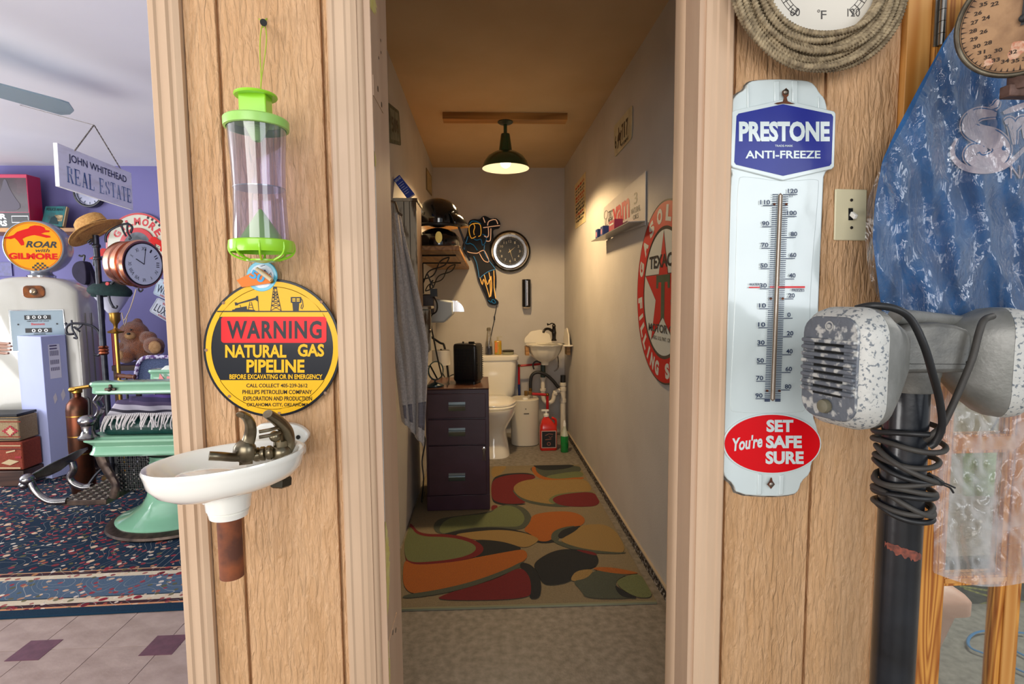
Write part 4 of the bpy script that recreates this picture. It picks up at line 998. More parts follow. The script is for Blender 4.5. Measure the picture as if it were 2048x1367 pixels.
neon([c1((612, 915), (630, 895), (665, 900), (690, 915)), c1((600, 1000), (592, 1030), (578, 1060), (575, 1090)), c1((640, 1015), (660, 1025), (690, 1020), (700, 1060), (720, 1040), (728, 1000), (700, 985)),
      c1((610, 1045), (640, 1060), (665, 1095)), c1((640, 1135), (660, 1180), (672, 1240), (680, 1285), (700, 1268), (740, 1240), (785, 1225)), c1((715, 1060), (712, 1100), (735, 1150), (788, 1220)), c1((588, 1050), (612, 1050)),
      c2((672, 205), (690, 218), (700, 200), (712, 205), (722, 222), (705, 225), (694, 210))], NB, 'blue_tube')
neon([c1((580, 1080), (600, 1105), (660, 1115), (690, 1100), (715, 1100), (745, 1170), (710, 1165), (680, 1115)), c1((740, 940), (742, 990), (730, 1005), (712, 995)), c1((758, 945), (756, 1010), (748, 1032), (725, 1030)), c1((705, 940), (760, 932), (820, 925)), c1((735, 925), (745, 895), (790, 885), (805, 915)), c1((705, 870), (718, 905)),
      ], NP, 'peach_tube')
neon([c1((683, 1280), (700, 1330)) + c2((640, 60), (668, 140), (680, 185)), c1((712, 1262), (735, 1330)) + c2((680, 60), (686, 130), (686, 180)), c1((745, 1245), (755, 1300)) + c2((690, 40), (695, 120), (688, 180)), c1((778, 1232), (780, 1300)) + c2((712, 40), (712, 120), (722, 190))], NO, 'leg_tube')
q = spline([at(x, y, DB - .02) for x, y in c2((730, 240), (720, 290), (714, 320), (712, 345), (700, 400), (690, 450), (676, 520), (672, 560))], 4)
b = B(); b.tube(q, .004, 6); b.bx(at(*c2((714, 328))[0], DB - .02), .014, .012, .035); b.done('power_cord', BLACK, ng)
ck = thing('wall_clock', 'round black wall clock with a silver ring on the back wall beside the neon sign', 'clock', at(1020, 545, DB - .01))
kc = px(DB); cc_ = at(1019.8, 502.7, DB - .02)
b = B(); b.lathe([(.19, -.018), (.192, 0), (.185, .03), (.165, .045), (.15, .045), (.15, .0)], cc_, 60, (0, -1, 0)); b.done('outer_case', mat('black_lacquer', '#0e0f12', rough=.15, coat=.6), ck)
b = B(); b.lathe([(.172, .040), (.168, .052), (.160, .054), (.150, .046), (.132, .046), (.130, .052), (.124, .046), (.124, .03)], cc_, 60, (0, -1, 0), cap=False); b.done('silver_ring', CHROME, ck)
fq = Fr(cc_ + V((0, -.034, 0)), (1, 0, 0)); b = B(); b.disc(fq, 0, 0, .126, n=50); b.done('dial', mat('black_dial', '#15181e', rough=.35, spec=.3), ck)
b = B()
for i in range(60):
    a = 2 * pi * i / 60; r0 = .112 if i % 5 else .106; b.line(fq, [(r0 * math.cos(a), r0 * math.sin(a)), (.119 * math.cos(a), .119 * math.sin(a))], .0022, .001)
for n_ in range(1, 13):
    a = pi / 2 - 2 * pi * n_ / 12; x, y = .088 * math.cos(a), .088 * math.sin(a); w = .007 * len(str(n_)); b.text(fq, str(n_), x - w, y - .011, x + w, y + .011, off=.001, bold=.02)
b.done('dial_marks', mat('bone_print', '#b9b4a0', rough=.5), ck, smooth=0, norm=False)
b = B()
for a, l, w in ((38, .065, .008), (-72, .10, .006)):
    a = math.radians(a); b.poly(fq, [(-.02 * math.cos(a) - w / 2 * math.sin(a), -.02 * math.sin(a) + w / 2 * math.cos(a)), (l * math.cos(a), l * math.sin(a)), (-.02 * math.cos(a) + w / 2 * math.sin(a), -.02 * math.sin(a) - w / 2 * math.cos(a))], .004, .001)
b.disc(fq, 0, 0, .008, off=.006, n=14); b.done('hands', mat('brass_hands', '#c8b98a', rough=.4), ck)
q = [(1043.5, 560), (1060, 560), (1060, 612), (1043.5, 612)]; ctr = at(1051.7, 586, DB); wS = 17 * kc; hS = 54 * kc
sd = thing('soap_dispenser', 'black wall soap dispenser with a chrome strip above the sink on the back wall', 'soap dispenser', at(1052, 613, DB))
b = B(); b.loft([[V((ctr.x + x, DB - .001 - (y + .05), ctr.z + z)) for x, y in rrect(wS, .09, .03)] for z in (-hS / 2, hS / 2)]); b.done('body', mat('black_gloss_plastic', '#141214', rough=.2), sd, bevel=.006)
b = B(); b.bx((ctr.x + .005, DB - .098, ctr.z), .014, .006, hS * .9); b.done('chrome_strip', CHROME, sd, bevel=.002)
b = B(); b.bx((ctr.x, DB - .06, ctr.z - hS / 2 - .008), wS * .8, .06, .014); b.done('clear_tray', mat('frosted_grey', '#8b7d68', rough=.3), sd, bevel=.003)

# ---- towel dispenser on the left wall (blue white box with a chrome spout)
t = thing('hand_dryer', 'blue-white wall hand dryer with a chrome quarter-round nozzle beside the cupboards', 'hand dryer', (-.3, 3.7, 1.05))
HD = mat('blue_white_enamel', '#a9b4bd', rough=.3, coat=.3)
yf = 3.6; qp = [(862, 593), (906, 602), (906, 628), (889, 645), (862, 645)]
b = B(); v3 = [at(x, y, yf) for x, y in qp]; v3[0].x = v3[4].x = XL
b.loft([[p + V((0, dy, 0)) for p in v3] for dy in (0, .26)]); b.done('housing', HD, t, bevel=.012, seg=3)
c_ = at(906, 623, yf + .1); b = B(); secs = []
for dy in (-.05, .05):
    secs.append([c_ + V((0, dy, 0)), c_ + V((-.001, dy, .078))] + [c_ + V((.078 * math.sin(a), dy, .078 * math.cos(a))) for a in [pi / 2 * i / 10 for i in range(11)]])
b.loft(secs); b.done('chrome_nozzle', CHROME, t, bevel=.003)
b = B(); b.tube(spline([(XL + .02, yf + .3, 1.02), (XL + .12, yf + .3, .95), at(888, 690, yf + .3), at(893, 720, yf + .3), at(897, 755, yf + .3)], 4), .008, 8); b.done('drain_hose', BLACK, t)
t = thing('power_adapter', 'brown transformer box with a looped black cord between the cupboards and shelf', 'adapter', at(855, 625, 3.2))
pz = at(855, 608, 3.2); b = B(); b.box(XL, at(868, 600, 3.2).x, 3.2, 3.32, at(855, 628, 3.2).z, at(855, 588, 3.2).z); b.done('box', mat('dark_brown_plastic', '#33241f', rough=.4), t, bevel=.006)
b = B(); b.tube(spline([at(x, y, 3.17) for x, y in ((866, 560), (860, 572), (866, 590), (874, 606), (873, 622), (862, 632), (862, 650), (868, 680), (876, 720), (884, 752))], 4), .005, 6)
b.tube(spline([at(x, y, 3.17) for x, y in ((855, 548), (862, 565), (868, 575))], 4), .005, 6); b.bx(at(868, 585, 3.16), .04, .04, .045); b.done('cord', BLACK, t)

# ---- filing cabinet
yc = 3.13; PUR = mat('aubergine_metal', '#3a2331', '#41293a', sc_=8, rough=.35, coat=.15, bump=.05, bsc=300)
fc = thing('filing_cabinet', 'dark aubergine three-drawer metal filing cabinet on the rug in front of the toilet', 'filing cabinet', (-.15, 3.33, .01))
x0, x1 = at(852, 900, yc).x, at(979, 900, yc).x; ztp = at(915, 779, yc).z; z0 = .0125
B().box(x0, x1, yc + .012, yc + .45, z0, ztp).done('case', PUR, fc, bevel=.004)
topm = mat('reddish_cabinet_top', '#4b3228', '#5a3c2e', sc_=6, rough=.25)
B().box(x0 - .001, x1 + .001, yc + .004, yc + .452, ztp, ztp + .008).done('top', topm, fc, bevel=.003)
B().box(x0, x1, yc + .002, yc + .012, z0, at(900, 991, yc).z).done('plinth', PUR, fc, bevel=.002)
dx0, dx1 = at(855.5, 850, yc).x, at(971.5, 850, yc).x
PULL = mat('brushed_aluminium', '#9fb0b8', '#8496a0', sc_=60, st=(.1, 1, 1), rough=.3, metal=.9)
for ya, yb_, ha, hb in ((787, 835.5, 803, 821), (838.5, 889, 854.5, 871.5), (891, 989, 944.5, 961)):
    d_ = B().box(dx0, dx1, yc - .006, yc + .014, at(900, yb_, yc).z, at(900, ya, yc).z).done('drawer', PUR, fc, bevel=.003)
    zc_ = (at(913, ha, yc).z + at(913, hb, yc).z) / 2; hh = (hb - ha) * px(yc); xc = at(914, (ha + hb) / 2, yc).x; wp = 33.5 * px(yc)
    b = B(); b.loft([[V((xc + x, yc + y, zc_ + z)) for y, z in ((-.006, -hh / 2), (-.008, -hh / 2), (-.018, -.006), (-.02, .004), (-.018, .008), (-.009, hh * .22), (-.009, hh / 2), (-.006, hh / 2))] for x in (-wp / 2, wp / 2)]); b.done('pull', PULL, d_, smooth=20)
    if ya == 787: b = B(); b.text(Fr((xc, yc - .0195, zc_ - .001), (1, 0, 0)), 'RECORDS', -.03, -.004, .03, .004); bpy.data.objects if 0 else None
b = B(); lk_ = at(968, 896, yc - .006); b.lathe([(.011, 0), (.011, .008), (.006, .01)], lk_, 16, (0, -1, 0)); b.done('lock', CHROME, fc)
b = B(); 
for s_ in (-1, 1): b.tube(spline([lk_ + V((0, -.012, -.004)), lk_ + V((.004 * s_, -.014, -.03)), lk_ + V((.007 * s_, -.012, -.07))], 3), .003, 5, flat=.4)
b.tube([lk_ + V((.009 * math.cos(a), -.014, -.012 + .009 * math.sin(a))) for a in [2 * pi * i / 14 for i in range(14)]], .0012, 5, closed=True); b.done('key_ring', mat('dull_key', '#6f6557', rough=.4, metal=.8), fc)
b = B(); b.tube(spline([(x0 - .02, yc + .2, .55), (x0 - .03, yc + .1, .48), (x0 - .01, yc + .06, .42), (x0 - .03, yc + .05, .3), (x0 - .02, yc + .02, .2), (x0 - .045, yc + .1, .03), (x0 - .05, yc + .3, .02)], 5), .004, 6); tag(b.done('hanging_cord', BLACK), 'thin black cord hanging down between the filing cabinet and left wall', 'cord')

# ---- things on the cabinet
zc0 = ztp + .0085
ht = thing('space_heater', 'small black cube heater with a grille standing on the filing cabinet', 'heater', (-.1, 3.36, zc0))
BP = mat('black_heater_plastic', '#0c0c10', rough=.3)
xh0, xh1 = at(906, 730, 3.26).x, at(952, 730, 3.26).x
ang = -.32; cxh = (at(904, 730, 3.3).x + at(967, 730, 3.3).x) / 2; R3 = rotz(ang)
zh = at(935, 688, 3.3).z - zc0; b = B(); org = V((cxh, 3.36, zc0))
b.loft([[org + R3 @ V((x, y, z)) for x, y in rrect(.158 * s_, .125 * s_, .022)] for z, s_ in ((.012, .93), (.022, 1), (zh - .015, 1), (zh - .003, .95), (zh, .88))]); b.done('housing', BP, ht, smooth=50)
b = B(); b.loft([[org + R3 @ V((x, y, z)) for x, y in rrect(.14, .11, .02)] for z in (0, .014)]); b.done('foot_ring', BP, ht)
gm = mat('dark_grille', '#191b22', rough=.35, metal=.4); gb = B()
for i in range(13): x = -.062 + i * .0103; gb.bx(org + R3 @ V((x, -.064, zh * .5)), .0022, .003, zh * .78, R3)
for i in range(10): gb.bx(org + R3 @ V((0, -.0645, zh * .13 + i * zh * .082)), .13, .002, .0018, R3)
gb.done('front_grille', gm, ht)
gb = B()
for i in range(16): gb.bx(org + R3 @ V((.0795, -.05 + .0, zh * .12 + i * zh * .05)), .004, .012, .004, R3); gb.bx(org + R3 @ V((.0795, .05, zh * .12 + i * zh * .05)), .004, .012, .004, R3)
gb.done('side_ribs', gm, ht)
b = B(); b.bx(org + R3 @ V((.0795, .008, zh * .5)), .001, .035, zh * .45, R3); b.done('rating_label', mat('grey_label', '#4b5058', '#2a2d33', sc_=200, rough=.5), ht)
b = B(); b.cyl(org + R3 @ V((-.03, 0, zh)), org + R3 @ V((-.03, 0, zh + .012)), .006); b.bx(org + R3 @ V((.025, 0, zh + .006)), .035, .018, .012, R3); b.done('controls', BP, ht, bevel=.002)
b = B(); b.tube(spline([org + R3 @ V((-.075, .05, .05)), (x0 + .13, 3.42, ztp + .04), (x0 + .125, 3.36, ztp + .015), (x0 + .125, 3.2, ztp + .014)], 5), .0035, 6); b.done('power_cord', BLACK, ht)
mm = thing('vanity_mirror', 'round makeup mirror on a dark teal base at the left of the cabinet top', 'mirror', (x0 + .045, 3.2, zc0))
TEAL = mat('dark_teal_plastic', '#123038', rough=.25, coat=.4)
mc = at(871, 741, 3.2); b = B(); b.lathe([(.05, .0), (.052, .006), (.05, .012), (.03, .022), (.012, .028)], (x0 + .055, 3.2, zc0), 28, sx=1, sy=.75); b.done('base', TEAL, mm)
nrm = V((.55, -.75, .35)).normalized(); b = B(); b.lathe([(.047, -.006), (.05, 0), (.05, .006), (.044, .008), (.043, .004)], mc, 32, nrm, sy=1.25, sx=1); b.done('rim', TEAL, mm)
b = B(); b.lathe([(.0435, .004), (.0436, .0052)], mc, 32, nrm, sy=1.25, sx=1); b.done('mirror_glass', mat('mirror_silver', '#c9c5bb', rough=.04, metal=1), mm)
b = B(); b.tube([(x0 + .05, 3.2, zc0 + .02), mc + V((0, .01, -.045))], .006); b.done('stem', TEAL, mm)
# paper roll on a stand
tp_ = thing('paper_roll', 'white toilet paper roll on a black wire holder behind the cabinet', 'paper roll', at(882, 760, 3.72))
rc = at(882, 700, 3.72); kr = px(3.72); b = B(); b.lathe([(.014, 0), (18 * kr, 0), (18 * kr, -.1), (.014, -.1)], rc, 32, (0, .0, 1), cap=False); b.done('paper', mat('white_tissue', '#e6e3da', rough=.95, bump=.2, bsc=200), tp_)
b = B(); b.lathe([(.014, .0005), (.014, -.1), (.012, -.1), (.012, .0005)], rc, 20, cap=False); b.done('cardboard_core', mat('brown_card', '#6a5136', rough=.9), tp_)
b = B(); b.tube([rc + V((0, 0, .01)), rc + V((0, 0, -.4)), ], .005); b.tube([rc + V((0, 0, -.11)), rc + V((-.06, .0, -.11)), (XL, 3.72, rc.z - .11)], .005); b.tube(spline([rc + V((-.01, 0, -.12)), rc + V((.03, -.02, -.2)), rc + V((.05, -.03, -.25))], 3), .004); b.done('wire_holder', BLACK, tp_)

# ---- toilet
tl = thing('toilet', 'white two-piece toilet with closed lid against the back wall', 'toilet', (.07, 4.5, 0))
xt = .068
def tsec(w, dp, yc_, z, r=.06, n=8): return [V((xt + x, yc_ + y, z)) for x, y in rrect(w, dp, r, n)]
yt = 4.83; zl0 = at(1000, 721, 4.72).z; zl1 = at(1000, 711, 4.72).z
b = B(); b.loft([tsec(.34, .15, yt, .37, .04), tsec(.40, .18, yt, .41), tsec(.435, .20, yt, zl0 - .05), tsec(.44, .205, yt, zl0)]); b.done('tank', PORC, tl, smooth=50)
b = B(); b.loft([tsec(.46, .225, yt, zl0), tsec(.475, .235, yt, zl0 + .008), tsec(.475, .235, yt, zl1 - .008), tsec(.455, .215, yt, zl1)]); b.done('tank_lid', PORC, tl, smooth=50)
def ov(w, l, yc_, z, n=36, p=2.3, back=1.0):
    out = []
    for i in range(n):
        a = 2 * pi * i / n; c_, s_ = math.cos(a), math.sin(a)
        out.append(V((xt + w / 2 * math.copysign(abs(c_) ** (2 / p), c_), yc_ + l / 2 * math.copysign(abs(s_) ** (2 / p), s_), z)))
    return out
b = B(); b.loft([ov(.27, .50, 4.42, 0, p=3), ov(.26, .49, 4.42, .03, p=3), ov(.22, .42, 4.43, .14), ov(.22, .43, 4.44, .20), ov(.28, .48, 4.42, .26), ov(.35, .54, 4.40, .33), ov(.37, .56, 4.39, .38), ov(.37, .56, 4.39, .395)]); b.done('bowl', PORC, tl, smooth=60)
b = B(); b.loft([ov(.365, .47, 4.36, .397), ov(.375, .48, 4.36, .403), ov(.375, .48, 4.36, .412), ov(.36, .465, 4.36, .417)]); b.done('seat', PORC, tl, smooth=60)
b = B(); b.loft([ov(.36, .46, 4.365, .418), ov(.37, .475, 4.365, .424), ov(.365, .47, 4.365, .434), ov(.30, .40, 4.37, .442), ov(.1, .15, 4.37, .445)]); b.done('lid', PORC, tl, smooth=60)
b = B(); b.loft([tsec(.2, .2, 4.72, .3, .05), tsec(.24, .2, 4.74, .40, .05)]); b.done('tank_ledge', PORC, tl)
zt_ = zl1 + .0005
bt = thing('cleaner_bottle', 'clear bottle with navy liquid and a long neck on the toilet tank', 'bottle', (at(978, 705, 4.82).x, 4.82, zt_)); bx_ = bt.location.x
kb = px(4.82); GL = film('clear_bottle_plastic', '#e8e4da', .12, 0, 0, white=.2)
b = B(); b.lathe([(.032, 0), (.033, .01), (.031, .09), (.022, .15), (.016, .2), (.014, .215)], (bx_, 4.82, zt_), 24); b.done('bottle', GL, bt)
b = B(); b.lathe([(.030, .002), (.031, .012), (.029, .075)], (bx_, 4.82, zt_), 24); b.done('navy_liquid', mat('navy_liquid', '#101a4a', rough=.1), bt)
b = B(); b.lathe([(.017, .215), (.018, .235), (.013, .243)], (bx_, 4.82, zt_), 20); b.done('cap', mat('grey_cap', '#6d6554', rough=.5), bt)
bt = thing('soap_bottle', 'yellow and orange liquid soap bottle with a clear pump on the toilet tank', 'bottle', (at(996, 705, 4.82).x, 4.82, zt_)); bx_ = bt.location.x
b = B(); b.loft([[V((bx_ + x, 4.82 + y, zt_ + z)) for x, y in rrect(.064, .04, .012)] for z in (.001, .125)]); b.done('bottle', mat('amber_soap', '#c98f1c', '#9a9428', sc_=18, rough=.15, coat=.6), bt, bevel=.006)
b = B(); b.cyl((bx_, 4.82, zt_ + .125), (bx_, 4.82, zt_ + .16), .009); b.bx((bx_ + .012, 4.82, zt_ + .158), .05, .012, .007); b.done('pump', mat('clear_pump', '#b7b19d', rough=.2), bt)
b = B(); b.bx((bx_ - .016, 4.798, zt_ + .065), .022, .002, .09); b.done('orange_label', mat('orange_label', '#d8791a', rough=.4), bt)
jr = thing('jar', 'low jar with a dark metal lid on the toilet tank', 'jar', (at(1016, 705, 4.82).x, 4.82, zt_)); bx_ = jr.location.x
b = B(); b.lathe([(.05, .001), (.054, .006), (.054, .022), (.05, .025)], (bx_, 4.82, zt_), 28); b.done('glass', mat('greenish_glass', '#9b9a7e', rough=.15, coat=.5), jr)
b = B(); b.lathe([(.052, .025), (.053, .028), (.053, .036), (.045, .04)], (bx_, 4.82, zt_), 28); b.done('lid', mat('dark_jar_lid', '#4b4436', rough=.35, metal=.7), jr)

# ---- sink in the corner
SK = mat('cream_porcelain', '#e2ddcf', rough=.2, coat=.5)
ys = 4.62; ks = px(ys); ss = thing('corner_sink', 'small scalloped white wall sink with a black faucet in the back corner', 'sink', at(1088, 726, ys))
sc0 = at(1090, 689, ys); b = B(); n = 48
def scal(r, z, amp=.0, dome=0): return [V((sc0.x + r * (1 + amp * math.cos(12 * a)) * math.cos(a), ys + r * .9 * (1 + amp * math.cos(12 * a)) * math.sin(a), sc0.z + z)) for a in [2 * pi * i / n for i in range(n)]]
b.loft([scal(.03, -.175), scal(.035, -.15), scal(.07, -.135, .02), scal(.11, -.10, .03), scal(.138, -.05, .03), scal(.15, -.01, .02), scal(.168, -.004), scal(.17, .006), scal(.15, .006), scal(.135, -.02), scal(.09, -.08), scal(.03, -.1)]); b.done('basin', SK, ss, smooth=60)
b = B(); b.loft([[V((sc0.x + .02 + x, ys - .02 + y, sc0.z + z)) for x, y in ((-.17, .15), (.2, .15), (.2, -.12), (.12, -.12), (.13, .05), (.0, .13))] for z in (-.006, .006)]); b.done('rim_deck', SK, ss, bevel=.003)
dm = B(); secs = []
for dy in (0, .012):
    secs.append([V((sc0.x - .045 + .125 * math.cos(a) * (1 + .03 * math.cos(9 * a)), ys + .14 + dy, sc0.z + .004 + .115 * math.sin(a) * (1 + .03 * math.cos(9 * a)))) for a in [pi * i / 28 for i in range(29)]])
dm.loft(secs); dm.done('shell_splashback', SK, ss, bevel=.004)
dm = B(); secs = []
for dx in (0, .012):
    secs.append([V((XR - .04 + dx, ys + .02 - .15 * math.cos(a) * (1 + .03 * math.cos(9 * a)), sc0.z - .01 + .15 * math.sin(a) * (1 + .04 * math.cos(9 * a)))) for a in [pi * i / 28 for i in range(29)]])
dm.loft(secs); dm.done('side_splashback', SK, ss, bevel=.004)
for xx in (sc0.x - .155, sc0.x + .20): B().bx((xx, ys + .02, sc0.z - .05), .03, .12, .075).done('pine_bracket', PINE0, ss)
fk = mat('oil_rubbed_bronze', '#16100f', rough=.25, metal=.4)
fb_ = at(1108, 681, ys + .02); b = B(); b.lathe([(.024, 0), (.022, .008), (.016, .02), (.018, .05), (.021, .07), (.017, .09), (.014, .12), (.017, .125), (.012, .14), (.004, .15)], fb_, 20)
b.tube(spline([fb_ + V((-.01, -.01, .08)), fb_ + V((-.05, -.03, .105)), fb_ + V((-.085, -.05, .1)), fb_ + V((-.10, -.06, .075))], 5), [.013] * 5 + [.012] * 5 + [.011] * 6, 10)
b.tube(spline([fb_ + V((0, 0, .145)), fb_ + V((-.02, -.01, .152)), fb_ + V((-.045, -.02, .142)), fb_ + V((-.06, -.025, .15)), fb_ + V((-.055, -.02, .135))], 4), .005, 8); b.done('faucet', fk, ss)
# pipes beneath
PVC = mat('white_pvc', '#d3cdbf', rough=.35); PEX = mat('red_pex_pipe', '#a81420', rough=.35)
plm = thing('sink_plumbing', 'white drain trap, red water pipes and black hoses below the corner sink', 'plumbing', (.6, 4.7, .2))
def tb2(pts, r, m, nm, dd=4.68, k=5): return B().tube(spline([at(x, y, dd) for x, y in pts], k), r, 10).done(nm, m, plm)
tb2(((1086, 728), (1086, 745), (1086, 757)), .022, mat('green_black_pipe', '#1f3430', rough=.4), 'tailpiece')
tb2(((1086, 757), (1086, 785), (1088, 800), (1096, 806), (1106, 800), (1110, 785), (1120, 780)), .019, PVC, 'drain_trap')
b = B()
for y in (758, 781): c_ = at(1086, y, 4.68); b.lathe([(.026, 0), (.026, .018)], c_, 12)
b.lathe([(.026, 0), (.026, .03)], at(1107, 786, 4.68), 12, (1, 0, .2)); b.done('slip_nut', PVC, plm, smooth=20)
vp = at(1126, 800, 4.72)
b = B(); b.cyl((vp.x, 4.72, at(1126, 882, 4.72).z), (vp.x, 4.72, at(1126, 764, 4.72).z), .024, n=18)
for y in (764, 774, 797): z = at(1126, y, 4.72).z; b.cyl((vp.x, 4.72, z - .03), (vp.x, 4.72, z), .0285, n=18)
b.done('standpipe', PVC, plm); b = B(); b.cyl((vp.x, 4.72, at(1126, 764, 4.72).z), (vp.x, 4.72, at(1126, 750, 4.72).z), .023, n=18); b.done('black_cap', BLACK, plm)
tb2(((1061, 780), (1061, 764), (1064, 750), (1075, 744), (1092, 749), (1106, 761), (1117, 775)), .014, BLACK, 'black_hose', 4.62)
tb2(((1068, 738), (1066, 728), (1074, 722), (1090, 730)), .007, BLACK, 'supply_hose', 4.66); tb2(((1110, 700), (1116, 715), (1116, 735), (1108, 742)), .006, STEEL, 'braided_hose', 4.72)
b = B(); b.tube([at(1041, 731, 4.85), at(1086, 727, 4.85)], .010, 8); b.done('red_pipe', PEX, plm)
b = B(); b.tube([at(1038, 732, 4.85), at(1038, 768, 4.85)], .010, 8); b.done('red_pipe', PEX, plm)
b = B(); b.tube([at(1038, 768, 4.85), at(1038.5, 790, 4.85)], .011, 8); b.done('blue_pipe', mat('blue_pex', '#1c2f66', rough=.4), plm)
b = B(); b.tube([at(1064, 787, 4.6), at(1092, 789, 4.6)], .012, 8); b.done('red_pipe', PEX, plm)
b = B(); b.tube([at(1095, 791, 4.6), at(1095, 822, 4.6)], .012, 8); b.done('red_pipe', PEX, plm)
b = B(); b.ball(at(1038, 731, 4.85), .014); b.ball(at(1095, 789, 4.6), .015); b.bx(at(1052, 786, 4.58), .03, .03, .04); b.bx(at(1060, 785, 4.58), .03, .03, .03); b.cyl(at(1061, 786, 4.6), at(1061, 776, 4.6), .012); b.done('brass_fitting', mat('old_brass', '#7a5a2c', rough=.4, metal=.9), plm, bevel=.003)
# water heater
whx0, whx1 = at(1023.5, 850, 4.5).x, at(1080, 850, 4.5).x; wc = (whx0 + whx1) / 2; ww = whx1 - whx0; whz = at(1050, 800, 4.5).z
wh = thing('water_heater', 'small white under-sink water heater tank on the concrete floor beside the toilet', 'water heater', (wc, 4.6, 0))
WHM = mat('white_metal_case', '#cbc6b8', rough=.35)
b = B(); b.loft([[V((wc + x, 4.62 + y, z)) for x, y in rrect(ww, .24, .1, 10)] for z in (.002, whz)]); b.done('tank', WHM, wh, bevel=.008)
b = B(); b.lathe([(.024, 0), (.022, .012), (.012, .014)], (wc + .0, 4.55, whz), 18); b.done('dial', WHITE, wh)
b = B(); b.bx((wc + .005, 4.498, whz - .115), .045, .002, .008); b.lathe([(.005, 0), (.005, .003)], (wc, 4.5, whz - .075), 10, (0, -1, 0)); b.done('badge', mat('grey_badge', '#57534a', rough=.4), wh)
# red jug
jx = at(1096, 850, 4.42).x; jg = thing('cleaner_jug', 'red plastic jug with a black label and pump top on the floor below the sink', 'jug', (jx, 4.42, 0))
RJ = mat('red_orange_jug', '#c4241a', rough=.25, coat=.3)
b = B(); b.loft([[V((jx + x * s_ + ox, 4.42 + y * s_, z)) for x, y in rrect(.142, .11, .022)] for z, s_, ox in ((.002, .96, 0), (.01, 1, 0), (.175, 1, 0), (.2, .96, 0), (.25, .55, -.012), (.27, .3, -.015), (.28, .28, -.015))]); b.done('jug', RJ, jg, smooth=50)
b = B(); b.tube(spline([(jx + .03, 4.42, .265), (jx + .062, 4.42, .25), (jx + .066, 4.42, .21), (jx + .06, 4.42, .18)], 4), .011); b.done('handle', RJ, jg)
fq = Fr((jx, 4.364, .095), (1, 0, 0)); b = B(); b.rect(fq, -.062, -.07, .062, .075, 0, .001); b.done('label_border', mat('pink_border', '#c9a79b', rough=.5), jg)
b = B(); b.rect(fq, -.056, -.064, .056, .069, .0006); b.done('label', BLACK, jg, smooth=0)
b = B(); b.line(fq, [(-.03, .035), (.0, .05), (.035, .045)], .006, .0012); b.line(fq, [(-.03, 0), (.02, .006)], .006, .0012); b.ring(fq, 0, -.035, .01, .016, .0012); b.line(fq, [(.0, .03), (.012, .015), (.03, .03)], .004, .0012); b.done('label_print', mat('rose_print', '#8d5b4f', rough=.5), jg, smooth=0, norm=False)
b = B(); b.lathe([(.022, .28), (.022, .3), (.008, .302), (.008, .325)], (jx - .015, 4.42, 0), 16); b.bx((jx - .025, 4.42, .33), .06, .018, .012); b.done('pump', WHITE, jg)
# green bottle
gx_ = at(1129, 870, 4.33).x; gb_ = thing('spray_bottle', 'tall bottle of green liquid with a white cap on the floor by the right wall', 'bottle', (gx_, 4.33, 0))
b = B(); b.lathe([(.03, .001), (.033, .008), (.033, .12), (.031, .135)], (gx_, 4.33, 0), 22); b.done('green_liquid', mat('green_liquid', '#148a3c', '#0f7433', sc_=20, rough=.1, coat=.6), gb_)
b = B(); b.lathe([(.031, .135), (.026, .16), (.018, .18), (.014, .2), (.014, .215)], (gx_, 4.33, 0), 22); b.done('shoulder', mat('frosted_plastic', '#b9bfae', rough=.3), gb_)
b = B(); b.lathe([(.012, .215), (.013, .235), (.006, .262)], (gx_, 4.33, 0), 16); b.done('cap', WHITE, gb_)
# ================================================================== RIGHT OF THE SIDING
PINE = wood('honey_pine', '#d09244', '#93511c', 22, 'Z', .4, 13); PINE2 = wood('pale_pine', '#cc9450', '#b5742f', 18, 'Z', .45, 4)
dd = 1.165
def Xd(x, y, d=dd): return at(x, y, d).x
xa_, xb_ = xe + .001, Xd(1836, 600)
t2 = sname('trim_2', (xa_, dd, 0)); B().box(xa_, xb_ - .002, dd, dd + .10, 0, zt).done('pine_post', PINE2, t2, bevel=.002)
pdr = sname('door_2', (xb_, dd, 0))
xs0, xs1 = xb_ + .002, Xd(1886, 1158); xm0, xm1 = Xd(1990, 1260), Xd(2035, 1260); xend = xm1 + .42
B().box(xs0, xs1, dd - .005, dd + .03, .02, 2.05).done('stile', PINE, pdr, bevel=.002)
def dz(y, x=1950): return at(x, y, dd).z
zr = dz(1168), dz(1149); zr2 = dz(905), dz(868); ztop = dz(560)
B().box(xs1, xend, dd - .001, dd + .028, ztop, 2.05).done('top_panel', PINE, pdr, bevel=.003)
for z0_, z1_ in (zr, zr2): 
    B().box(xs1, xend, dd - .004, dd + .028, z0_, z1_).done('muntin', PINE, pdr, bevel=.002); B().box(xs1, xend, dd - .007, dd - .004, z0_ + .008, z1_ - .004).done('moulding', PINE2, pdr, bevel=.001)
B().box(xs1, xend, dd - .004, dd + .028, .02, .1).done('bottom_rail', PINE, pdr, bevel=.002)
xm = (xm0 + xm1) / 2; wm = xm1 - xm0
B().box(xm0, xm1, dd - .003, dd + .026, .1, ztop).done('muntin', PINE, pdr, bevel=.002); B().box(xm0 + wm * .25, xm1 - wm * .25, dd - .009, dd - .003, .1, ztop).done('moulding', PINE2, pdr, bevel=.002)
B().box(xend - .09, xend, dd - .004, dd + .03, .02, 2.05).done('stile', PINE, pdr, bevel=.002)
pane = film('window_glass', '#f2f6f2', .03, 0, 0, rough=.02, white=.05)
for x0_, x1_ in ((xs1, xm0), (xm1, xend - .09)):
    for z0_, z1_ in ((.1, zr[0]), (zr[1], zr2[0]), (zr2[1], ztop)): B().box(x0_, x1_, dd + .010, dd + .013, z0_, z1_).done('pane', pane, pdr, smooth=0)
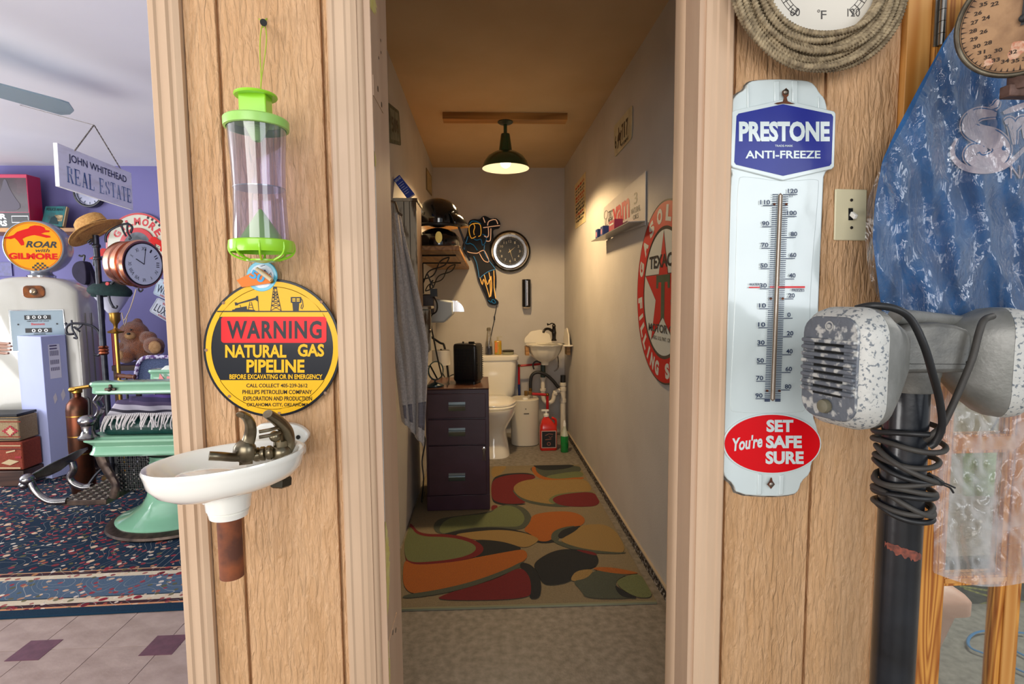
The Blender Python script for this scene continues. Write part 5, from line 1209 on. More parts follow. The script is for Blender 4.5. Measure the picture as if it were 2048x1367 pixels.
hb = B(); hz0, hz1 = at(1874, 96, dd).z, at(1874, 2, dd).z; hxx = Xd(1875, 50)
for i in range(4): hb.cyl((hxx, dd - .012, hz0 + (hz1 - hz0) * i / 4 + .0006), (hxx, dd - .012, hz0 + (hz1 - hz0) * (i + 1) / 4 - .0006), .0065, n=14)
hb.box(hxx - .012, hxx, dd - .007, dd - .004, hz0, hz1); hb.done('hinge', mat('hinge_steel', '#9a9690', rough=.3, metal=1), pdr, smooth=30)

# room glimpsed through the panes
struct(B().box(xe, 4.5, 3.2, 3.3, 0, 2.6).done('wall_rear_right', mat('khaki_wall', '#8d8466', '#7d745a', sc_=2, rough=.9), smooth=0))
bk = B(); y_, zb_ = 2.02, at(1980, 1163, 2.02).z
gbp = thing('chalked_board', 'dark green board with yellow chalk loops standing on the floor behind the pine door', 'board', (1.9, y_, 0))
B().box(1.55, 2.5, y_, y_ + .03, 0, zb_ + .1).done('board', mat('dark_green_board', '#30362a', '#23281f', sc_=12, rough=.9), gbp, bevel=.003)
b = B(); pg = Px(y_ - .002); cz = crop(1700, 840, 2.595)
for P in (((590, 870), (680, 900), (760, 920), (850, 935), (960, 950)), ((680, 990), (670, 960), (720, 945), (800, 950), (900, 960), (980, 950)), ((580, 1005), (680, 1000), (760, 1010), (900, 1000)), ((575, 1062), (620, 1050), (690, 1085), (800, 1095), (960, 1085)), ((590, 1080), (700, 1070), (900, 1110)), ((570, 860), (700, 880), (860, 905))):
    q = [(p_.x, p_.y) for p_ in spline([V((x, y, 0)) for x, y in cz(*P)], 6)]; b.line(pg, q, 3.6)
b.done('chalk_loop', mat('yellow_green_chalk', '#a3a14c', '#6f7038', sc_=60, rough=1), gbp, norm=False, smooth=0)
b = B(); b.tube(spline([atz(x, y, .012) for x, y in ((2048, 1265), (2000, 1262), (1960, 1262), (1938, 1275), (1942, 1295), (1985, 1312), (2040, 1340), (2090, 1360))], 6), .005, 6, flat=.5)
b.tube(spline([atz(x, y, .01) for x, y in ((1984, 1265), (1995, 1280), (2048, 1310), (2080, 1325))], 6), .005, 6, flat=.5); tag(b.done('blue_strap', mat('blue_webbing', '#1c6aa0', rough=.7)), 'thin blue strap looped on the concrete floor behind the pine door', 'strap')
# pink bin
PK = mat('pink_plastic', '#d9a794', '#d19f8c', sc_=3, rough=.45); yb = 1.62
bn = thing('plastic_bin', 'pale pink plastic bin with a flared rim behind the lower pane of the pine door', 'bin', (at(1880, 1300, yb).x, yb + .1, 0))
xr_, xl_ = at(1950, 1225, yb).x, at(1860, 1225, yb).x - .16; zrim0, zrim1 = at(1900, 1232, yb).z, at(1900, 1208, yb).z
b = B(); mx = (xr_ + xl_) / 2; wr_ = xr_ - xl_
b.loft([[V((mx + x, yb + .12 + y, z)) for x, y in rrect(w_b, d_b, .04)] for w_b, d_b, z in ((wr_ - .16, .16, .002), (wr_ - .055, .22, zrim0))]); b.done('body', PK, bn, smooth=50)
b = B(); b.loft([[V((mx + x, yb + .12 + y, z)) for x, y in rrect(w_b, d_b, .04)] for w_b, d_b, z in ((wr_, .26, zrim0), (wr_, .262, zrim1), (wr_ - .02, .24, zrim1 + .015), (wr_ - .10, .17, zrim1 + .045), (wr_ - .12, .15, zrim1 + .047))]); b.done('lid', PK, bn, smooth=50)
b = B(); hx0 = at(1884, 1190, yb).x; b.loft([[V((hx0 + x, yb + .1 + y, z)) for x, y in rrect(.08, .07, .015)] for z in (zrim1 + .045, zrim1 + .14)]); b.done('handle', PK, bn, smooth=50)
gc_ = thing('green_cloth', 'light green folded cloth behind the plastic sheet and pine door', 'cloth', (1.75, 1.9, at(2000, 1000, 1.9).z))
b = B(); b.grid(lambda u, v: at(1925 + 95 * u, 880 + 110 * v, 1.9 + .02 * math.sin(u * 9)), 12, 8); b.done('cloth', mat('light_green_cloth', '#8fb163', '#7da254', sc_=8, rough=.9), gc_, solid=.01)
b = B(); p_ = at(1972, 880, 1.9); b.tube([p_, p_ + V((.1, .02, .15)), (2.0, 3.21, p_.z + .3)], .004); b.done('hanging_line', BLACK, gc_)

# ---- blue shirt inside a clear garment bag
def sdep(x, y):
    return 1.085 + .012 * math.sin(x * .035 + y * .012) + .009 * math.sin(x * .08 - y * .02) + .006 * math.sin(y * .03 + 1)
Ls = [(1960, -40), (1935, 20), (1890, 80), (1840, 170), (1790, 265), (1765, 320), (1750, 400), (1745, 480), (1755, 560), (1766, 640), (1770, 690)]
def Ly(P, y):
    for a, c in zip(P, P[1:]):
        if a[1] <= y <= c[1]: return a[0] + (c[0] - a[0]) * (y - a[1]) / (c[1] - a[1])
    return P[-1][0]
DEN = mat('blue_denim', '#1f4f80', '#2a6198', sc_=22, st=(1, 1, .5), rough=.85, bump=.35, bsc=250, dist=.003)
shr = thing('blue_shirt', 'blue fabric shirt with grey script lettering hanging inside the clear garment bag', 'shirt', at(1950, 690, 1.09))
def shp(u, v, xr=2170):
    y = -40 + 730 * v; x0 = Ly(Ls, y); x = x0 + (xr - x0) * u
    return at(x, y, sdep(x, y))
B().grid(shp, 60, 70).done('fabric', DEN, shr, smooth=180)
LG = mat('grey_applique', '#b5adb6', '#a69fa9', sc_=60, rough=.8)
mp_ = lambda x, y, off=0: at(x, y, sdep(x, y) - .003 - off)
b = B()
for t_, q, bo in (('S', (1912, 333, 2010, 228), .06),): b.text(mp_, t_, *q, bold=bo, shear=.25, off=.001)
S1 = c8((1460, 1010), (1420, 960), (1450, 900), (1500, 880), (1500, 830), (1510, 770), (1560, 710), (1640, 695), (1700, 690), (1745, 660), (1745, 740), (1765, 790), (1720, 790), (1680, 770), (1620, 790), (1600, 830), (1660, 860), (1740, 870), (1820, 920), (1850, 980), (1830, 1050), (1760, 1100), (1660, 1120), (1560, 1120), (1480, 1090), (1425, 1050), (1430, 1010))
S_in = c8((1480, 960), (1510, 900), (1560, 880), (1520, 830), (1530, 775), (1575, 730), (1650, 715), (1710, 705), (1730, 690), (1735, 740), (1740, 770), (1690, 755), (1610, 765), (1580, 815), (1600, 855), (1680, 880), (1760, 900), (1810, 950), (1820, 1000), (1790, 1050), (1720, 1085), (1620, 1095), (1540, 1080), (1490, 1040))
b = B()
def dense(P, k=3):
    out = []
    for i in range(len(P)):
        a, c = P[i], P[(i + 1) % len(P)]
        for j in range(k): out.append((a[0] + (c[0] - a[0]) * j / k, a[1] + (c[1] - a[1]) * j / k))
    return out
# the S as strokes that follow the cloth
def stroke(bb, pts, w, off):
    q = [(p_.x, p_.y) for p_ in spline([V((x, y, 0)) for x, y in pts], 8)]; n = len(q); vs = []; fs = []
    for i in range(n):
        a = q[max(i - 1, 0)]; c = q[min(i + 1, n - 1)]; dx, dy = c[0] - a[0], c[1] - a[1]; l = math.hypot(dx, dy) or 1
        ww = w[0] + (w[1] - w[0]) * math.sin(pi * i / (n - 1)); nx, ny = -dy / l * ww / 2, dx / l * ww / 2
        vs += [mp_(q[i][0] + nx, q[i][1] + ny, off), mp_(q[i][0] - nx, q[i][1] - ny, off)]
        if i: fs.append((2 * i - 2, 2 * i - 1, 2 * i + 1, 2 * i))
    bb.add(vs, fs)
Sp = c8((1735, 745), (1690, 738), (1620, 742), (1565, 780), (1560, 835), (1620, 875), (1720, 905), (1770, 965), (1740, 1030), (1650, 1060), (1570, 1020), (1580, 975), (1630, 965), (1650, 995))
Sw = c8((1480, 900), (1450, 960), (1460, 1030), (1530, 1090), (1660, 1110), (1790, 1080), (1914, 970), (2000, 880))
for off, col, gw in ((.0005, LG, 10), (.001, DEN, 5), (.0015, LG, 0)):
    b = B(); stroke(b, Sp, (8 + gw, 34 + gw), off)
    if off > .001: stroke(b, Sw, (4, 13), off)
    stroke(b, c8((1695, 700), (1725, 690), (1740, 668), (1750, 650)), (5 + gw / 2, 9 + gw), off)
    stroke(b, c8((1790, 800), (1820, 790), (1840, 830), (1850, 940)), (6 + gw, 16 + gw), off); stroke(b, c8((1850, 850), (1890, 790), (1930, 800), (1935, 900)), (6 + gw, 16 + gw), off)
    stroke(b, c8((1780, 735), (1830, 715), (1900, 690), (1960, 660)), (6, 12), off)
    b.done('script_lettering' if col is LG else 'lettering_gap', col, shr, smooth=180, norm=False)
b = B(); b.text(mp_, 'NASH', 2021, 357, 2098, 330, bold=.0, off=.0015); b.done('small_lettering', LG, shr, smooth=180, norm=False)
FILM = film('crinkled_clear_plastic', '#f4f2f2', .035, 22, .9, rough=.12, white=.12, stretch=(1, 1, .4))
FILM2 = film('loose_clear_plastic', '#eee6de', .16, 5, .5, rough=.22, white=.7)
gb2 = thing('garment_bag', 'crinkled clear plastic garment bag over the blue shirt, hanging down beside the black pole', 'garment bag', at(1950, 1150, 1.05))
Lb = [(1945, -40), (1915, 40), (1870, 125), (1820, 230), (1760, 335), (1735, 400), (1730, 480), (1738, 550), (1762, 610), (1776, 660), (1800, 720)]
def nzv(x, y, s, k=0): return mnoise.noise(V((x * s, y * s, k)))
def bag(u, v, xr=2170, dx=0):
    y = -40 + 760 * v; x0 = Ly(Lb, y); x = x0 + (xr - x0) * u
    rd = abs(nzv(x, y * .5, .022, 3)) * .030 + abs(nzv(x, y, .06, 9)) * .012
    return at(x, y, sdep(x, y) - .052 + rd * .9 + dx)
B().grid(bag, 90, 100).done('front_film', FILM, gb2, smooth=180)
Ll = [(1850, 700), (1856, 800), (1862, 900), (1866, 1000), (1868, 1080), (1866, 1140), (1870, 1150)]
def bag2(u, v):
    y = 700 + 445 * v; x0 = Ly(Ll, min(y, 1150)); x = x0 + (2170 - x0) * u; y += (18 * math.sin(u * 5) + 28 * u) * v
    rd = abs(nzv(x, y, .012, 5)) * .06 + abs(nzv(x + y, y - x, .03, 8)) * .018
    return at(x, y, 1.10 - rd)
B().grid(bag2, 70, 80).done('lower_film', FILM2, gb2, smooth=180)

# ---- drive-in speaker post
sp = thing('speaker_post', 'black steel post carrying a pair of grey drive-in speakers and a junction head', 'post', (at(1797, 1100, .985).x, .985, 0))
pxx = sp.location.x; PY = .985
POLE = mat('worn_black_pole', '#121317', '#1d2026', sc_=12, rough=.28, coat=.3, bump=.1, bsc=60)
r_p = .0375
B().cyl((pxx, PY, 0), (pxx, PY, at(1820, 770, PY).z), r_p, n=40).done('pole', POLE, sp)
rz = at(1780, 1110, PY - r_p).z; b = B(); rnd = random.Random(2)
vs = []; n = 26
topl = []; botl = []
for i in range(n):
    a = math.radians(195 + 110 * i / n); w = .006 * math.sin(pi * i / (n - 1)) + rnd.uniform(0, .004); zz_ = rz + .012 - .018 * i / n
    topl.append((pxx + (r_p + .0006) * math.cos(a), PY + (r_p + .0006) * math.sin(a), zz_ + w)); botl.append((pxx + (r_p + .0006) * math.cos(a), PY + (r_p + .0006) * math.sin(a), zz_ - w - rnd.uniform(0, .006)))
b.add(topl + botl, [(i, i + 1, n + i + 1, n + i) for i in range(n - 1)]); b.done('rust_scar', mat('orange_rust', '#8a4a3a', '#5e3830', sc_=120, rough=.9), sp, norm=False)
ALU = mat('oxidised_aluminium', '#8e8d89', '#74746f', sc_=18, rough=.45, metal=.35, bump=.2, bsc=140, det=8, dist=.003)
ALUD = mat('dark_oxidised_aluminium', '#5f5e5b', '#77756f', sc_=25, rough=.45, metal=.35, bump=.2, bsc=140, det=8, dist=.003)
WORN = mat('flaking_white_aluminium', '#b9b8b3', '#6a7076', sc_=150, rough=.5, metal=.15, lo=.55, hi=.61, bump=.4, bsc=60, det=10, dist=.003)
FACE = mat('bare_grey_casting', '#656a72', '#bdbdb9', sc_=60, rough=.5, metal=.3, lo=.52, hi=.62, bump=.4, bsc=80, det=10, dist=.003)
# junction head
pj = Px(.925)
b = B(); J = [(1798, 712)] + [(1798, 690), (1800, 668), (1812, 655), (1840, 648), (1880, 645), (1915, 650), (1935, 657), (1947, 666), (1948, 690), (1942, 729), (1936, 745), (1798, 747)]
b.poly(pj, J, th=.085); b.done('junction_head', ALUD, sp, bevel=.008, seg=3, smooth=50)
b = B(); b.line(pj, [(1797, 727), (1940, 728)], 1.2, off=.0004); b.disc(pj, 1813, 727, 4.6, off=.0008, n=16); b.disc(pj, 1937, 725, 4.4, off=.0008, n=16); b.done('seam', mat('seam_dark', '#2b2a28', rough=.8), sp, norm=False)
b = B(); zc1 = at(1830, 747, PY).z; zc2 = at(1830, 775, PY).z; b.lathe([(.047, zc2 - .004), (.0485, zc2), (.0485, zc1 - .004), (.05, zc1), (.05, zc1 + .01)], (pxx + .002, PY, 0), 40); b.done('collar', ALUD, sp)
b = B(); b.cyl(at(1790, 632, .95), at(1838, 636, .97), .014, n=16); b.cyl(at(1838, 634, .97), at(1985, 650, 1.05), .012, n=12); b.done('hanger_arm', ALU, sp)
def speaker(C_, ang, lab_, flip=1):
    """front normal at heading ang; loft of rounded rectangles"""
    n_ = V((math.cos(ang), math.sin(ang), 0)); r_ = V((-math.sin(ang), math.cos(ang), 0)) * 1.0; u_ = V((0, 0, 1))
    C_ = V(C_)
    t = thing('drive_in_speaker', lab_, 'speaker', C_ - V((0, 0, .1)))
    sec = lambda w, h, r, d, dz=0: [C_ + n_ * d + r_ * x + u_ * (y + dz) for x, y in rrect(w, h, r, 7)]
    b = B(); b.loft([sec(.05, .06, .02, -.105, .03), sec(.075, .10, .03, -.09, .02), sec(.115, .165, .045, -.05, .005), sec(.142, .203, .05, -.02), sec(.146, .208, .05, 0)]); b.done('rear_shell', ALU, t, smooth=60)
    b = B(); b.loft([sec(.146, .208, .05, .0005), sec(.146, .208, .05, .012), sec(.138, .200, .048, .028), sec(.12, .182, .04, .040), sec(.10, .165, .03, .045)]); b.done('front_shell', WORN, t, smooth=60)
    fr = Fr(C_ + n_ * .0455, -r_ if False else (u_.cross(n_)), (0, 0, 1))
    b = B(); b.poly(fr, rrect(.112, .176, .03), 0, .006); b.done('face_plate', FACE, t, bevel=.002)
    for k in range(8):
        z = .046 - k * .0122; g1 = B(); g1.poly(fr, [(x, y + z) for x, y in rrect(.108, .0072, .0034, 3)], .0065, .008); g1.done('louvre', FACE, t, bevel=.0015)
        g1 = B(); g1.rect(fr, -.030, z - .0082, .030, z - .0042, .0006); g1.done('slot', mat('slot_black', '#0c0b0a', rough=.9), t, smooth=0)
    b = B(); b.lathe([(.011, 0), (.0125, .004), (.011, .010), (.004, .012)], fr(0, -.066), 20, n_); b.done('knob', mat('olive_knob', '#6c6755', rough=.5), t)
    b = B(); b.ring(fr, .0, .072, .006, .0085, .001, n=20); b.disc(fr, 0, .072, .003, off=.001, n=12); b.done('emblem', mat('worn_emblem', '#a7a6a2', rough=.5), t)
    return t
# left speaker: seam plane passes px 1759, face turned left
yS = .90; xS = at(1698, 733, yS).x; zS = at(1698, 733, yS).z
sA = speaker((xS, yS, zS), math.radians(193), 'left grey drive-in speaker with a flaking louvred face, hanging on the black post')
yS2 = .99; x2 = at(1985, 725, yS2).x; z2 = at(1985, 722, yS2).z
sB = speaker((x2, yS2, z2), math.radians(-22), 'right grey drive-in speaker turned away, beside the junction head of the post')
RUB = mat('black_rubber_cord', '#1a1a1c', rough=.45); RUBG = mat('dusty_rubber_cord', '#3f3c38', '#332f2c', sc_=20, rough=.6)
cd = thing('coiled_cable', 'dusty black rubber speaker cord wound several times around the black post', 'cord', (pxx, PY, at(1800, 1070, PY).z))
b = B(); b.tube(spline([at(x, y, d) for x, y, d in ((1712, 617, .90), (1745, 611, .88), (1790, 617, .87), (1822, 638, .87), (1848, 690, .87), (1866, 750, .88), (1879, 800, .90), (1884, 850, .915), (1872, 882, .925), (1858, 893, .93))], 8), .0062, 12); b.done('upper_cord', RUB, cd)
b = B(); b.tube(spline([at(x, y, d) for x, y, d in ((1985, 632, .93), (1968, 640, .915), (1958, 665, .91), (1945, 715, .91), (1925, 765, .915), (1903, 815, .92), (1885, 850, .925), (1866, 868, .93), (1852, 880, .94))], 8), .0058, 12); b.done('right_cord', RUBG, cd)
loops = [(872, 1.55, .35, -8), (900, 1.75, .1, 3), (935, 1.38, .0, 0), (960, 1.4, .25, 18), (975, 1.3, 0, -6), (988, 1.32, .2, 10), (1000, 1.35, .0, -4), (1018, 1.3, .2, 26), (1030, 1.2, .1, -2), (1042, 1.2, -.05, 14), (945, 1.5, -.2, 40)]
for k, (y, rr_, ph, tilt) in enumerate(loops):
    z = at(1800, y, PY - .05).z; pts_ = []
    for i in range(48):
        a = 2 * pi * i / 48 + ph; r = r_p + .0065 + (rr_ - 1.0) * r_p * .9 * (.5 + .5 * math.cos(a - ph)) + .001 * math.sin(3 * a + k)
        pts_.append((pxx + r * math.cos(a) - .004 * (rr_ - 1.2), PY + r * math.sin(a), z - tilt * px(PY) * math.cos(a + .4) * .8 + .003 * math.sin(2 * a + k)))
    B().tube(pts_, .0052, 10, closed=True).done('cord_loop', RUBG if k % 3 else RUB, cd)
for q in (((1858, 945, .93), (1880, 962, .93), (1895, 968, .93), (1910, 975, .93)), ((1865, 955, .93), (1885, 968, .93), (1900, 975, .93), (1907, 985, .93))):
    B().tube(spline([at(*p_) for p_ in q], 4), .0018, 6).done('stripped_wire', BLACK, cd)

# ---- dial scale in the upper right corner
vd = ray(2047, 36); o_ = EYE + vd * (.86 / vd.y); n_ = (-vd).normalized(); rr0 = V((0, 0, 1)).cross(n_).normalized(); uu = n_.cross(rr0)
dial = Fr(o_, rr0, uu); Rd = .083
dsn = thing('scale_dial', 'round rusty hanging scale dial with worn numerals in front of the blue shirt', 'scale', o_ - V((0, 0, Rd)))
b = B(); b.disc(dial, 0, 0, Rd, off=0, th=.03, n=60); b.done('dial_face', mat('rusty_cream_dial', '#a8825c', '#7d5a3c', sc_=22, rough=.6, lo=.38, hi=.62, det=10, bump=.2, bsc=100), dsn)
b = B(); b.tube([dial(Rd * math.cos(a), Rd * math.sin(a), .001) for a in [2 * pi * i / 60 for i in range(60)]], .0042, 10, closed=True); b.done('rim', mat('tarnished_rim', '#6b6455', '#4c443a', sc_=40, rough=.4, metal=.8), dsn)
b = B(); vals = 60
for i in range(vals):
    a = 2 * pi * i / vals; r0, r1 = Rd * .93, Rd * (.86 if i % 5 else .82); b.poly(dial, [(r0 * math.cos(a - .018), r0 * math.sin(a - .018)), (r0 * math.cos(a + .018), r0 * math.sin(a + .018)), (r1 * math.cos(a), r1 * math.sin(a))], .0005)
b.ring(dial, 0, 0, Rd * .925, Rd * .935, .0005, n=60)
for i in range(30):
    a = math.radians(90 - 12 * i - 6); s_ = str(50 - i if i < 25 else 60 - i); r = Rd * .74; w = .0025 * len(s_); b.text(dial, s_, r * math.cos(a) - w, r * math.sin(a) - .003, r * math.cos(a) + w, r * math.sin(a) + .003, off=.0006, bold=.03)
    if i % 2 == 0: a = math.radians(90 - 12 * i); s_ = str(48 - i); r = Rd * .58; b.text(dial, s_, r * math.cos(a) - w, r * math.sin(a) - .003, r * math.cos(a) + w, r * math.sin(a) + .003, off=.0006, bold=.03)
b.done('numerals', mat('faded_black_print', '#33241a', rough=.8), dsn, norm=False, smooth=0)
b = B(); rnd = random.Random(11)
for cx_, cy_, s_ in ((-.005, -.045, .014), (.045, -.01, .012), (-.04, -.055, .007)):
    b.poly(dial, chaikin([(cx_ + s_ * rnd.uniform(.6, 1.2) * math.cos(a), cy_ + s_ * rnd.uniform(.6, 1.2) * math.sin(a)) for a in [2 * pi * i / 12 for i in range(12)]], 1), .0004)
b.done('flaked_patch', mat('flaked_pink_white', '#c9a58c', '#b8785c', sc_=160, rough=.8, lo=.4, hi=.6), dsn, norm=False, smooth=0)
b = B(); b.lathe([(.006, 0), (.006, .006), (.003, .008)], dial(0, 0, 0), 16, n_); b.poly(dial, [(-.003, -.01), (0, Rd * .8), (.003, -.01)], .004, .001); b.done('pointer', BLACK, dsn)
b = B(); b.cyl(dial(0, -.084, -.012), dial(0, -.106, -.012), .016, n=20); b.bx(dial(.0, -.112, -.012), .05, .02, .02); b.done('weighing_hook', mat('brown_iron', '#4b342a', '#6a5148', sc_=50, rough=.6, metal=.5), dsn, bevel=.002)
b = B(); b.tube([dial(0, Rd, -.012), dial(0, Rd + .12, -.012), V((o_.x, o_.y, 2.1)), V((o_.x, o_.y, 2.4))], .004); b.done('hanging_chain', STEEL, dsn)
# ================================================================== SHOP ON THE LEFT
ca = crop(0, 0, 3.255); cb = crop(0, 300, 3.255); cd_ = crop(0, 680, 3.255)
# ---- ceiling fan blade
fz_ = 2.26
q = [atz(x, y, fz_) for x, y in ((-260, 118), (-200, 95), (0, 169), (120, 201), (138, 207), (148, 222), (140, 229), (122, 230), (0, 196), (-230, 128))]
fan = thing('ceiling_fan', 'pale blue ceiling fan blade reaching in from the left edge', 'fan', (q[0].x - .1, q[0].y, fz_))
FB = mat('pale_blue_blade', '#8fa5ae', rough=.5)
b = B(); b.loft([[p + V((0, 0, z)) for p in q] for z in (0, .007)]); b.done('blade', FB, fan, smooth=0)
hubc = (q[0] + q[1]) / 2 + V((-.15, -.08, 0)); b = B(); b.lathe([(.05, -.05), (.10, -.03), (.11, .04), (.07, .06), (.012, .062), (.012, 2.44 - fz_)], hubc, 24); b.done('motor_hub', FB, fan)
b = B(); b.bx((q[0] + q[1]) / 2 + V((-.06, -.02, 0)), .22, .05, .008); b.done('blade_iron', STEEL, fan)

# ---- hanging real estate sign
c_ = ca((372, 928), (855, 1125), (868, 1365), (388, 1212))
A1 = at(*c_[0], 2.42); B1 = at(*c_[1], 2.86); 
D1 = at(*c_[3], 2.42); C1 = at(*c_[2], 2.86)
sq = Quad(A1, B1, C1, D1)
rs_ = thing('real_estate_sign', 'weathered white board lettered JOHN WHITEHEAD REAL ESTATE hanging by a chain', 'sign', sq(.5, 1))
B().poly(sq, [(0, 0), (1, 0), (1, 1), (0, 1)], 0, .018).done('board', mat('weathered_white_board', '#f3f4f8', '#d8d4d2', sc_=7, st=(1, 1, 4), rough=.7, lo=.5, hi=.85, bump=.2, bsc=30), rs_, bevel=.0015)
b = B(); b.text(sq, 'JOHN WHITEHEAD', .12, .38, .91, .15, off=.002, bold=.005); b.done('name_lettering', mat('dark_navy_print', '#1e2552', rough=.6), rs_, norm=False, smooth=0)
b = B()
# serif capitals: thin glyph with slab feet
SER = mat('faded_blue_print', '#35598f', '#a9bddb', sc_=9, rough=.7, lo=.4, hi=.75)
def serif(bb, mp, s, x0, y0, x1, y1, off=.002, adv=None):
    """mp with v down; condensed serif capitals from thick stems, thin strokes and slabs"""
    G = {'R': ([(.18, 0, .18, 1, 1), (.18, 1, .6, 1, 0), (.18, .52, .6, .52, 0), (.72, .95, .72, .58, 1), (.55, .52, .85, 0, 1)], [(0, .36, 0), (0, .36, 1), (.72, 1, 0)]),
         'E': ([(.2, 0, .2, 1, 1), (.2, 1, .85, 1, 0), (.2, .5, .65, .5, 0), (.2, 0, .85, 0, 0), (.85, 1, .85, .78, 0), (.85, 0, .85, .22, 0), (.65, .4, .65, .6, 0)], [(0, .38, 0), (0, .38, 1)]),
         'A': ([(.15, 0, .5, 1, 0), (.5, 1, .82, 0, 1), (.27, .33, .7, .33, 0)], [(0, .3, 0), (.65, 1, 0)]),
         'L': ([(.22, 0, .22, 1, 1), (.22, 0, .85, 0, 0), (.85, 0, .85, .25, 0)], [(0, .42, 0), (0, .42, 1)]),
         'S': ([(.78, .8, .6, 1, 0), (.6, 1, .3, .98, 0), (.22, .9, .2, .65, 1), (.2, .65, .75, .4, 1), (.78, .4, .75, .12, 1), (.7, .02, .3, 0, 0), (.3, 0, .16, .25, 0), (.82, 1, .82, .72, 0), (.14, .3, .14, 0, 0)], []),
         'T': ([(.5, 0, .5, 1, 1), (.05, 1, .95, 1, 0), (.05, 1, .05, .75, 0), (.95, 1, .95, .75, 0)], [(.3, .7, 0)])}
    n = len(s); w = (x1 - x0) / n
    for i, ch in enumerate(s):
        if ch == ' ': continue
        st, sl = G[ch]; X_ = x0 + i * w; W = w * .86; H_ = y0 - y1
        P = lambda u, v: (X_ + u * W, y0 - v * H_)
        for a, c, d, e, th_ in st: 
            p1, p2 = P(a, c), P(d, e); t_ = W * (.20 if th_ else .07)
            if abs(c - e) < 1e-3: t_ = H_ * .05; bb.poly(mp, [(p1[0], p1[1] - t_ / 2), (p2[0], p2[1] - t_ / 2), (p2[0], p2[1] + t_ / 2), (p1[0], p1[1] + t_ / 2)], off)
            else: bb.poly(mp, [(p1[0] - t_ / 2, p1[1]), (p1[0] + t_ / 2, p1[1]), (p2[0] + t_ / 2, p2[1]), (p2[0] - t_ / 2, p2[1])], off)
        for a, c, v in sl:
            p1, p2 = P(a, v), P(c, v); t_ = H_ * .05; bb.poly(mp, [(p1[0], p1[1] - t_ / 2), (p2[0], p2[1] - t_ / 2), (p2[0], p2[1] + t_ / 2), (p1[0], p1[1] + t_ / 2)], off)
b = B(); serif(b, sq, 'REAL', .09, .83, .45, .47); b.done('faded_lettering', SER, rs_, norm=False, smooth=0)
b = B(); serif(b, sq, 'ESTATE', .50, .83, .985, .47); b.done('faded_lettering', SER, rs_, norm=False, smooth=0)
ap = at(188, 250, 2.62); h1, h2 = at(150, 301, 2.44), at(246, 346, 2.82)
CHN = mat('braided_cord', '#8a8379', '#4d4841', sc_=120, rough=.7)
for h_ in (h1, h2):
    n = 16
    for i in range(n):
        a, c = ap.lerp(h_, i / n), ap.lerp(h_, (i + 1.15) / n); b = B(); b.tube([a, a.lerp(c, .5) + V((0, 0, .001)), c], [.0022, .0034, .0022], 6); b.done('chain_link', CHN, rs_)
b = B(); b.tube([ap, atz(40, 210, H)], .0015, 5); b.done('ceiling_wire', CHN, rs_)

# ---- back wall shelf, box, book
ysf = 4.72; zsf = at(120, 455, ysf).z
sf = B().box(at(-60, 455, ysf).x, at(155, 455, ysf).x, ysf, DB, zsf - .035, zsf).done('wall_shelf', wood('shelf_pine', '#b5824a', '#8f5f30', 9, 'X'), bevel=.003)
tag(sf, 'wooden shelf on the periwinkle wall holding the red toy box and a book', 'shelf')
tbx = thing('toy_box', 'large red windowed toy box lettered STAR WARS on the wall shelf', 'box', (at(20, 455, 4.75).x, 4.78, zsf))
x0_, x1_ = at(-75, 400, 4.74).x, at(54, 400, 4.74).x; zt5 = at(30, 348, 4.74).z; MAG = mat('magenta_red_card', '#b01c46', rough=.4, coat=.3)
B().box(x0_, x1_ + .012, 4.74, 4.88, zsf + .001, zt5).done('carton', MAG, tbx, bevel=.004)
fq = Fr((0, 4.74, 0), (1, 0, 0))
b = B(); zlow = at(30, 424, 4.74).z; b.rect(fq, x0_ + .02, zlow + .0, x1_ + .005, zt5 - .03, .001); b.done('display_window', mat('dark_maroon_interior', '#4c2630', '#2b171d', sc_=5, rough=.25, coat=.4), tbx, smooth=0)
b = B(); b.poly(fq, chaikin([(x1_ - .30, zlow + .01), (x1_ - .2, zlow + .16), (x1_ - .16, zlow + .3), (x1_ - .12, zlow + .16), (x1_ - .02, zlow + .01)], 2), .003, .001); b.done('grey_insert', mat('grey_cloth_insert', '#5b5660', rough=.8), tbx)
b = B(); b.rect(fq, x0_ + .01, zsf + .002, x1_ + .01, zlow - .004, .0015); b.done('black_band', BLACK, tbx, smooth=0)
b = B(); hz_ = zlow - zsf; b.text(fq, 'STAR', x1_ - .36, zsf + hz_ * .55, x1_ - .17, zsf + hz_ * .9, off=.003, bold=.045); b.text(fq, 'WARS', x1_ - .36, zsf + hz_ * .12, x1_ - .17, zsf + hz_ * .48, off=.003, bold=.045)
b.line(fq, [(x1_ - .13, zsf + hz_ * .35), (x1_, zsf + hz_ * .35), (x1_, zsf + hz_ * .75), (x1_ - .13, zsf + hz_ * .75)], .006, .003, closed=True); b.done('white_lettering', WHITE, tbx, norm=False, smooth=0)
bk_ = thing('book', 'old teal paperback book leaning on the shelf beside the red toy box', 'book', (at(107, 453, 4.8).x, 4.8, zsf))
q = Quad(at(91, 412, 4.86), at(132, 412, 4.86), at(124, 453, 4.8), at(82, 449, 4.8))
b = B(); b.poly(q, [(0, 0), (1, 0), (1, 1), (0, 1)], 0, .03); b.done('cover', mat('teal_book_cover', '#1f6e70', '#2a4c4d', sc_=18, rough=.6), bk_, bevel=.002)
b = B(); b.rect(q, .55, .45, .95, .75, .001); b.done('cover_picture', mat('yellow_brown_print', '#b8a276', '#6d5a3c', sc_=40, rough=.7), bk_, smooth=0)
